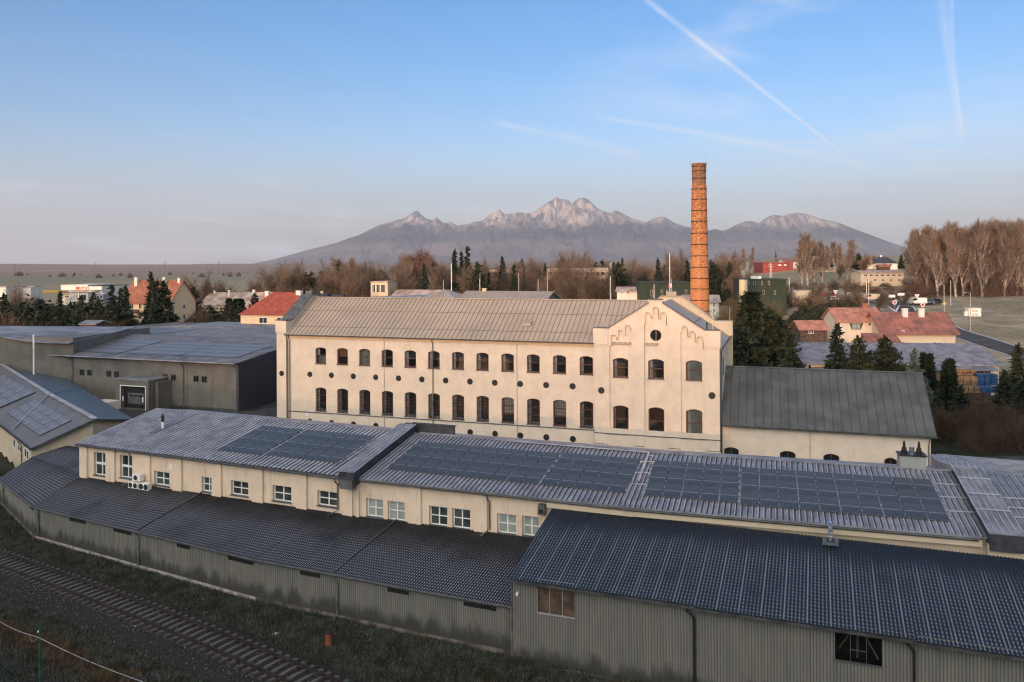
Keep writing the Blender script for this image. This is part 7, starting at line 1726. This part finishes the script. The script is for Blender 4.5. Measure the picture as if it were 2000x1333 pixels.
# ---- cars
def car(px, py, L, col, label, ang=0., van=False, name='parked_car', cat='car'):
    p = GT(px, py); t = thing(name, label, cat, (p.x, p.y, gz(p.x, p.y) + .2), rad(ang), 'vehicles near the roundabout'); H = 1.95 if van else 1.45; W_ = 1.8
    mb = MB(); pr = [(0, .35), (0, .85), (.15 * L, .95), (.28 * L, H), (.86 * L, H), (.97 * L, 1.0), (L, .9), (L, .35)] if not van else [(0, .35), (0, 1.0), (.10 * L, 1.15), (.22 * L, H), (L, H), (L, .35)]
    mb.extr([(x, 0, z) for x, z in pr], (0, W_, 0)); mb.build('body', col, t)
    mb = MB(); gp = [(.20 * L, .98), (.30 * L, H - .12), (.82 * L, H - .12), (.90 * L, 1.0)] if not van else [(.14 * L, 1.2), (.24 * L, H - .12), (.45 * L, H - .12), (.45 * L, 1.2)]
    mb.extr([(x, -.02, z) for x, z in gp], (0, W_ + .04, 0)); mb.build('window', 'glassdark', t)
    for x in (.2 * L, .8 * L):
        for y in (.0, W_ - .2): mb = MB(); mb.tube([(x, y - .02, .33), (x, y + .22, .33)], .33, 12); mb.build('wheel', 'black', t)
    return t
car(1776, 597, 5.2, 'white', 'white van beside the blue one at the roundabout', 0, True, 'parked_van', 'van')
car(1797, 596, 4.4, 'bluegrey', 'pale blue car right of the white van', 0); car(1811, 596, 4.6, 'black', 'black car at the right of the roundabout', 2)
car(1611, 590, 4.4, 'white', 'white car on the road behind the cottage hedge', 0); car(1607, 583, 4.3, 'redpaint', 'red car above the white one behind the hedge', 0); car(1687, 589, 5.0, 'cream3', 'dull cream van on the road under the tall poles', 0, True, 'parked_van', 'van')
# ---- posts, lamps, signs, pylons
def lamp(px, yt, yb, label, arm=-1, Yd=None):
    p = GT(px, yb) if Yd is None else Vector((*AT(px, yb, Yd)[:2], gz(*AT(px, yb, Yd)[:2]))); zt_ = AT(px, yt, p.y).z - p.z; t = thing('street_lamp', label, 'street lamp', tuple(p), 0, 'street lamps by the road')
    mb = MB(); mb.cyl(0, 0, -.2, zt_, .11, .07, 8); mb.build('pole', 'galv', t)
    if arm: mb = MB(); mb.bar((0, 0, zt_ - .05), (arm * 1.1, 0, zt_ + .05), .07); mb.build('arm', 'galv', t); mb = MB(); mb.box(min(arm * 1.05, arm * 1.7), max(arm * 1.05, arm * 1.7), -.12, .12, zt_ - .02, zt_ + .1); mb.build('lamp_head', 'alu', t)
lamp(1844, 556, 610, 'street lamp with small yellow sign before the right wood'); lamp(1857, 548, 598, 'taller street lamp right of the yellow-signed lamp', 0); lamp(1895.5, 572, 648, 'street lamp next to the white kiosk'); lamp(1734, 645, 672, 'short lamp by the road on the frosty meadow', 1)
lamp(1541.5, 542, 574, 'plain pole right of the green building', 0); lamp(1692.5, 545, 582, 'left one of two tall poles by the yellow van', 0); lamp(1697, 545, 600, 'right one of two tall poles by the yellow van', 0)
def mast_(px, yt, Yd, label, r=.06, mat='white', name='flag_pole', cat='pole'):
    p = AT(px, yt, Yd); g_ = gz(p.x, p.y); t = thing(name, label, cat, (p.x, p.y, g_)); mb = MB(); mb.cyl(0, 0, -.2, p.z - g_, r * 1.5, r, 8); mb.build('pole', mat, t); return t
mast_(881.5, 515, 160, 'tall white mast left of the three dark spruces', .09); f_ = mast_(1308, 495, 170, 'tall flag pole left of the brick chimney', .08)
mb = MB(); zz = AT(1308, 554, 170).z - f_.location.z; mb.box(-.35, .0, .1, .13, zz - .9, zz); mb.build('flag', 'redpaint', f_); mb = MB(); mb.box(.005, .35, .1, .13, zz - .9, zz); mb.build('flag', 'white', f_)
mast_(866, 548, 150, 'short mast over the factory ridge beside the pyramid roof', .05, 'alu'); mast_(1051, 545, 150, 'thin mast above the factory ridge at the teal gable', .05, 'alu'); mast_(937, 545, 150, 'thin mast in front of the low block', .05, 'alu'); mast_(1192, 540, 150, 'grey mast by the concrete stack', .08, 'alu')
def sign(px, py, kind, label):
    p = GT(px, py); t = thing('road_sign', label, 'road sign', tuple(p), 0, 'road signs at the roundabout'); mb = MB(); mb.cyl(0, 0, 0, 2.4, .05, .05, 6); mb.build('post', 'galv', t); s_ = .75
    mb = MB()
    if kind == 'tri': mb.extr([(0, -.08, 1.5), (s_, -.08, 2.8), (-s_, -.08, 2.8)], (0, .04, 0)); mt = 'white'
    elif kind == 'round': mb.tube([(0, -.1, 2.2), (0, -.05, 2.2)], s_ * .8, 14); mt = 'white'
    elif kind == 'dia': mb.extr([(0, -.1, 1.4), (.6, -.1, 2.), (0, -.1, 2.6), (-.6, -.1, 2.)], (0, .04, 0)); mt = 'yellowpaint'
    else: mb.box(-1.1, 1.1, -.1, -.05, 1.6, 2.4); mt = 'white'
    pl = mb.build('sign_plate', mt, t)
    if kind in ('tri', 'round'): mb = MB(); (mb.extr([(0, -.09, 1.75), (s_ * .6, -.09, 2.68), (-s_ * .6, -.09, 2.68)], (0, .005, 0)) if kind == 'tri' else mb.tube([(0, -.115, 2.2), (0, -.105, 2.2)], s_ * .5, 12)); mb.build('sign_face', 'paint' if kind == 'tri' else 'redpaint', pl)
sign(1791, 594, 'tri', 'white give-way triangle sign before the vans'); sign(1747, 607, 'round', 'round sign on the traffic island left of the chimneys'); sign(1802, 612, 'round', 'round red sign above the right chimney of the long house'); sign(1741, 592, 'box', 'white column sign in the roundabout middle'); sign(1760, 588, 'box', 'white direction board right of the roundabout'); sign(1844, 608, 'dia', 'yellow diamond sign on the street lamp'); sign(1632, 585, 'tri', 'triangle sign above the cottage hedge'); sign(1661, 586, 'box', 'pink and white advertising board near the roundabout')
def pylon(px, yt, yb, Yd, label):
    top, bot = AT(px, yt, Yd), AT(px, yb, Yd); g_ = min(gz(bot.x, bot.y), bot.z + 3); H = top.z - g_; t = thing('power_pylon', label, 'pylon', (bot.x, bot.y, g_), 0, 'power pylons'); w = H * .06
    mb = MB()
    for sx in (-1, 1):
        for sy in (-1, 1): mb.bar((sx * w, sy * w, 0), (sx * w * .15, sy * w * .15, H), max(.08, H * .003))
    n = 8
    for i in range(n):
        a_, b_ = i / n, (i + 1) / n; f = lambda q: w * (1 - .85 * q)
        for sy in (-1, 1): mb.bar((-f(a_), sy * f(a_), H * a_), (f(b_), sy * f(b_), H * b_), max(.04, H * .0018)); mb.bar((f(a_), sy * f(a_), H * a_), (-f(b_), sy * f(b_), H * b_), max(.04, H * .0018))
    mb.build('lattice', 'gutter' if Yd > 1000 else 'white_wall', t)
    for zf, wf in ((.82, .16), (.92, .12)): mb = MB(); mb.bar((-H * wf, 0, H * zf), (H * wf, 0, H * zf), max(.08, H * .004)); mb.build('cross_arm', 'gutter' if Yd > 1000 else 'white_wall', t)
pylon(30, 514, 541, 1700, 'leftmost distant pylon in the fields'); pylon(186, 513, 539, 1500, 'distant pylon above the supermarket'); pylon(321.5, 510, 536, 1500, 'distant pylon above the orange roofed house'); pylon(427, 510, 537, 1550, 'distant pylon above the big bare tree'); pylon(313, 521, 536, 1600, 'shorter distant pylon left of the one above the house'); pylon(180, 523, 540, 1600, 'small far pylon beside the supermarket one')
pylon(1505.5, 514, 558, 330, 'pale lattice pylon before the red warehouse')
far_v = 0
for i in range(9):
    x = [8, 20, 40, 60, 75, 90, 110, 128, 236][i]; y = [519, 520, 518.5, 521, 519.5, 520.5, 520, 521, 519][i]
    house('distant_house', '%s tiny distant village house from the left on the horizon' % ORD[i], 'house', x, x + R(2.5, 4.5), y + 1.6, y, 5200, 0, 16, 'white_wall', 'tile', group='distant village houses')
# ================================================================ railway and foreground
TC = [(-36.6 * 1.038 - 14, 56.75 * 1.038 + 8.2), (-38.0, 58.9), (-30.8, 54.5), (-24.5, 50.6), (-19.0, 47.05), (-14.25, 43.9), (-8.5, 39.9), (-2.6, 35.7), (4, 30.8), (12, 24.6)]
TCa = np.array(TC); seg_ = np.hypot(*np.diff(TCa, axis=0).T); cum = np.concatenate([[0], np.cumsum(seg_)])
tt = np.linspace(0, cum[-1], 200)
def smoothc(v): k = np.hanning(31); k /= k.sum(); return np.convolve(np.pad(v, 15, mode='reflect', reflect_type='odd'), k, 'valid')
cxs, cys = smoothc(np.interp(tt, cum, TCa[:, 0])), smoothc(np.interp(tt, cum, TCa[:, 1]))
def tp(d, off=0.):
    x, y = np.interp(d, tt, cxs), np.interp(d, tt, cys); x2, y2 = np.interp(d + .5, tt, cxs), np.interp(d + .5, tt, cys); x1, y1 = np.interp(d - .5, tt, cxs), np.interp(d - .5, tt, cys)
    t_ = np.array([x2 - x1, y2 - y1]); t_ /= np.hypot(*t_); return x - t_[1] * off, y + t_[0] * off, math.atan2(t_[1], t_[0])
ZT = -.72
tr = thing('railway_track', 'single railway track with rusty rails curving past the grey shed', 'railway track', (*tp(20)[:2], ZT))
ro = rel(lambda q: q, tuple(tr.location))
ds = np.arange(2, cum[-1] - 1, .8)
for off in (-.75, .75):
    mb = MB(ro); prof_ = [(-.075, 0), (.075, 0), (.075, .02), (.012, .035), (.012, .115), (.036, .125), (.036, .16), (-.036, .16), (-.036, .125), (-.012, .115), (-.012, .035), (-.075, .02)]
    prev = None
    for d in ds:
        x, y, a = tp(d, off); nx, ny = -math.sin(a), math.cos(a)
        c = [mb.p((x + nx * u_, y + ny * u_, ZT + .09 + v_)) for u_, v_ in prof_]
        if prev:
            for i in range(len(c)): j = (i + 1) % len(c); mb.f.append([prev[i], c[i], c[j], prev[j]]); mb.mi.append(0)
        prev = c
    mb.build('rail', 'rail', tr)
rs = np.random.RandomState(5)
sm_ = MB(); sm_.box(-1.25, 1.25, -.12, .12, -.12, .09); smo = sm_.build('sleeper', 'sleeper', tr); first = True
d = 6.0; ns = 0
while d < cum[-1] - 3 and ns < 96:
    o = smo if first else smo.copy()
    if not first: COL.objects.link(o)
    first = False; x, y, a = tp(d); o.parent = tr; o.location = (x - tr.location.x, y - tr.location.y, rs.uniform(-.02, .01)); o.rotation_euler = (0, 0, a + math.pi / 2 + rs.normal(0, .02)); d += .66; ns += 1
# ballast: bed and loose stones
def bed():
    V, F = [], []; P_ = [(-3.3, -.30), (-1.9, -.05), (0, -.02), (1.5, -.06), (2.3, -.28)]
    for i, d in enumerate(np.arange(0, cum[-1], 1.)):
        for o_, z in P_: x, y, a = tp(d, o_); V.append((x, y, ZT + z + rs.uniform(-.02, .02)))
    n = len(P_)
    for i in range(len(V) // n - 1):
        for k in range(n - 1): F.append((i * n + k, (i + 1) * n + k, (i + 1) * n + k + 1, i * n + k + 1))
    M['ballast'] = simple('dark_ballast_bed', (.028, .023, .020), 1., .4, 5., .9, 16, col2=(.018, .016, .014))
    return npmesh('ballast', np.array(V), np.array(F), 'ballast')
tagp(bed(), kind='stuff')
def stones(n, name, smin, smax, offs, mat, d0=4, d1=None, zf=None):
    d_ = rs.uniform(d0, d1 or cum[-1] - 2, n); o_ = offs(n); s = rs.uniform(smin, smax, n)
    P = np.array([tp(a, b)[:2] for a, b in zip(d_, o_)])
    z = np.interp(o_, [-6, -3.3, -1.9, 1.9, 2.9, 6], [-.36, -.30, -.05, -.06, -.28, -.3]) + ZT + .03
    base = np.array([(1, 0, 0), (0, 1, 0), (-1, 0, 0), (0, -1, 0), (0, 0, .8), (0, 0, -.8)], float)
    F0 = np.array([(0, 1, 4), (1, 2, 4), (2, 3, 4), (3, 0, 4), (1, 0, 5), (2, 1, 5), (3, 2, 5), (0, 3, 5)])
    V = base[None] * s[:, None, None] * rs.uniform(.6, 1.2, (n, 6, 3)); a = rs.uniform(0, 6.28, n); c, sn = np.cos(a)[:, None], np.sin(a)[:, None]
    X_, Y_ = V[:, :, 0] * c - V[:, :, 1] * sn, V[:, :, 0] * sn + V[:, :, 1] * c
    V = np.stack([X_ + P[:, 0:1], Y_ + P[:, 1:2], V[:, :, 2] + z[:, None]], 2).reshape(-1, 3); F = (F0[None] + np.arange(n)[:, None, None] * 6).reshape(-1, 3)
    return tagp(npmesh(name, V, F, mat), kind='stuff')
M['stone'] = simple('grey_brown_ballast_stone', (.060, .052, .046), 1., .5, 6., col2=(.03, .025, .022))
M['stonel'] = simple('pale_ballast_stone', (.36, .33, .31), 1., .3, 6.)
stones(15000, 'ballast_stones', .025, .07, lambda n: rs.uniform(-3.4, 2.3, n), 'stone')
stones(2600, 'pale_ballast_stones', .02, .045, lambda n: -np.abs(rs.normal(0, 2.0, n)) * 1.2 + rs.uniform(-.3, 1.2, n), 'stonel')
# grass on both banks
def grass(n, name, region, size, mat, lean=.5, seed=1, tall=1.0, clump=.0):
    r = np.random.RandomState(seed); P = region(r, n); z = terr(P[:, 0], P[:, 1]); k = len(P)
    a = r.uniform(0, 6.28, k); d = np.stack([np.cos(a) * lean * r.uniform(0, 1, k), np.sin(a) * lean * r.uniform(0, 1, k), np.ones(k)], 1); h = size * r.uniform(.4, 1.3, k) * tall
    w = np.stack([-np.sin(a + 1), np.cos(a + 1), np.zeros(k)], 1) * (size * .10 + .012); B = np.stack([P[:, 0], P[:, 1], z - .02], 1)
    V = np.stack([B - w, B + w, B + d * h[:, None]], 1).reshape(-1, 3)
    return tagp(npmesh(name, V, np.arange(3 * k).reshape(-1, 3), mat), kind='stuff')
def dist_track(P): return np.min(np.hypot(P[:, None, 0] - cxs[None, ::4], P[:, None, 1] - cys[None, ::4]), 1), 0
def visible(P, margin=40):
    u_ = P[:, 0] / P[:, 1] * FPX + 1000; v_ = HZ - (-.9 - CZ) / P[:, 1] * FPX; return (u_ > -margin) & (u_ < 2000 + margin) & (v_ < 1333 + margin)
def bank(r, n):                                        # between track and sheds
    out = []
    while sum(map(len, out)) < n:
        P = np.stack([r.uniform(-52, 14, n), r.uniform(34, 76, n)], 1); dd, _ = dist_track(P); ok = (P[:, 1] < yline(P[:, 0]) - .15) & (dd > 2.0) & visible(P)
        side = P[:, 1] > np.interp(P[:, 0], cxs, cys); out.append(P[ok & side & (np.sin(P[:, 0] * 1.3) * np.sin(P[:, 1] * 1.7 + P[:, 0]) + r.uniform(-1.2, 1, n) < .6)])
    return np.concatenate(out)[:n]
def nearbank(r, n):
    out = []
    while sum(map(len, out)) < n:
        P = np.stack([r.uniform(-40, -4, n), r.uniform(36, 62, n)], 1); dd, _ = dist_track(P); side = P[:, 1] < np.interp(P[:, 0], cxs, cys); ok = side & (dd > 3.0) & visible(P)
        out.append(P[ok & (np.sin(P[:, 0] * 1.1 + 2) * np.sin(P[:, 1] * 1.4) + r.uniform(-1., 1, n) < .7)])
    return np.concatenate(out)[:n]
M['grassd'] = simple('frosty_dark_grass', (.062, .070, .054), 1., .3, .9, col2=(.024, .030, .017), lo=.38, hi=.6)
M['grassf'] = simple('rime_covered_grass', (.15, .165, .155), 1., .3, 1.5, col2=(.055, .065, .055))
M['straw'] = simple('dry_straw_grass', (.13, .088, .05), 1., .3, 1.5, col2=(.06, .040, .022))
grass(60000, 'bank_grass', bank, .20, 'grassd', .9, 1); grass(20000, 'frosty_grass', bank, .17, 'grassf', 1.0, 2); grass(5000, 'dry_weeds', lambda r, n: (lambda P: P[(np.sin(P[:, 0] * .9) * np.cos(P[:, 1] * .8 + 1) > .25)])(bank(r, n)), .26, 'straw', .9, 3)
grass(42000, 'verge_grass', nearbank, .22, 'grassd', .9, 4); grass(16000, 'frosty_verge_grass', nearbank, .22, 'grassf', 1.0, 5)
def clumps(r, n):
    C = np.array([G(a, b, -.9)[:2] for a, b in ((20, 1240), (60, 1255), (110, 1275), (128, 1290), (150, 1305), (95, 1262), (200, 1322), (0, 1228), (230, 1330), (140, 1285))]); i = r.randint(0, len(C), n); return C[i] + r.normal(0, .5, (n, 2))
grass(6500, 'dry_grass_clumps', clumps, .36, 'straw', .9, 6)
M['path'] = simple('worn_grey_path', (.055, .052, .050), 1., .3, .8, .6, 9, col2=(.035, .033, .03))
pp = [G(-60, 1255, -.87), G(0, 1262, -.87), G(60, 1290, -.87), G(120, 1320, -.87), G(170, 1345, -.87), G(60, 1400, -.87), G(-60, 1400, -.87)]
mb = MB(); mb.face([tuple(p) for p in pp]); tagp(mb.build('path', 'path'), kind='structure')
# rocks and rubble along the shed foot
rb_ = [(540, 1240, .22), (820, 1222, .15), (760, 1255, .12), (872, 1246, .12), (1054, 1302, .22), (1078, 1305, .25), (1100, 1310, .16), (250, 1108, .15), (400, 1160, .2), (470, 1190, .2), (720, 1213, .14), (905, 1266, .12), (660, 1215, .12)]
for i, (x, y, s) in enumerate(rb_):
    p = G(x, y, -.85); me = bpy.data.meshes.new('rock'); r = np.random.RandomState(i)
    V = np.array([(math.cos(a) * math.cos(b), math.sin(a) * math.cos(b), math.sin(b)) for b in (-1.2, -.4, .4, 1.2) for a in np.linspace(0, 2 * math.pi, 7)[:-1]]) * s * r.uniform(.7, 1.3, (24, 3)) * [1.3, 1, .6]
    F = [(k * 6 + j, k * 6 + (j + 1) % 6, (k + 1) * 6 + (j + 1) % 6, (k + 1) * 6 + j) for k in range(3) for j in range(6)] + [tuple(range(18, 24))]
    me.from_pydata(V.tolist(), [], F); me.materials.append(M['stonel']); o = bpy.data.objects.new('rock', me); COL.objects.link(o); o.location = p
    where = ['lying alone on the grass left of the orange inlet', 'near the shed wall under the sixth vent slot', 'on the dug earth right of the orange inlet', 'beside the shed wall on dark soil', 'largest on the soil at the big hall foot', 'long one on the soil below the big hall', 'small one right of the others at the big hall foot', 'by the first downpipe of the curved shed', 'at the shed foot near the second downpipe', 'under the shed wall in the grass', 'at the edge of the dug earth by the shed', 'below the last vent slot of the shed', 'next to the orange drain stub'][i]
    tagp(o, 'pale broken stone ' + where, 'stone', 'stones along the shed foot')
# orange inlet pipe with black lid in a dug hollow
p = G(642, 1268, -1.05); t = thing('drain_inlet', 'upright orange drain pipe with black lid in a dug hollow', 'drain inlet', tuple(p)); mb = MB(); mb.cyl(0, 0, -.2, .95, .22, .22, 16); mb.build('riser_pipe', 'orangepipe', t)
mb = MB(); mb.cyl(0, 0, .95, 1.02, .26, .26, 16); mb.cyl(0, 0, 1.02, 1.06, .2, .18, 16); mb.build('lid', 'black', t)
M['soil'] = simple('dark_dug_soil', (.045, .028, .018), 1., .4, 2.5, 1., 7, col2=(.014, .010, .008))
n = 28; mb = MB(); c = G(672, 1262, -.84)
rim = [(c.x + (1.9 + .4 * math.sin(3 * a)) * math.cos(a), c.y + (1.5 + .3 * math.cos(2 * a)) * math.sin(a), -.80 + .05 * math.sin(5 * a)) for a in np.linspace(0, 2 * math.pi, n + 1)[:-1]]
mid = [(c.x + .55 * (x - c.x), c.y + .55 * (y - c.y), -.86) for x, y, z in rim]
for i in range(n): j = (i + 1) % n; mb.quad(rim[i], rim[j], mid[j], mid[i])
mb.face(mid); tagp(mb.build('dug_soil', 'soil'), kind='structure')
# green post with pale rope
pb = G(78, 1400, -.95); ztp = AT(78, 1224, pb.y).z; fp_ = thing('fence_post', 'thin green fence post with a pale rope tied to it', 'fence post', (pb.x, pb.y, -.95))
mb = MB(); mb.cyl(0, 0, -.2, ztp + .95, .045, .04, 10); mb.build('post', 'greenpost', fp_)
mb = MB(); mb.box(-.09, -.035, -.03, .03, ztp + .95 - .28, ztp + .95 - .20); mb.build('clip', 'white', fp_)
zr1 = AT(78, 1244, pb.y).z; rp = MB(); L0 = AT(-20, 1202, pb.y + 5.5); R0_ = AT(290, 1336, pb.y - 5.0)
path = []
A3 = Vector((pb.x - .05, pb.y - .05, zr1))
for i in range(9): k = i / 8; q = L0.lerp(A3, k); path.append((q.x, q.y, q.z - .15 * math.sin(math.pi * k)))
for i in range(1, 13): k = i / 12; q = A3.lerp(R0_, k); path.append((q.x, q.y, q.z - .12 * math.sin(math.pi * k)))
rp.tube(path, .014, 6); ropeo = rp.build('rope', 'rope'); tagp(ropeo, 'pale rope strung from the green post across the lower left corner', 'rope')
mb = MB(); kx = [(A3.x - .55, A3.y + .25, zr1 - .02 + .09), (A3.x - .5, A3.y + .2, zr1 - .15), (A3.x - .38, A3.y + .12, zr1 - .28), (A3.x - .2, A3.y + .02, zr1 - .22), (A3.x, A3.y - .0, zr1 - .02)]; mb.tube(kx, .008, 5); tagp(mb.build('rope_end', 'rope'), 'loose rope end hanging in a loop left of the green post', 'rope')
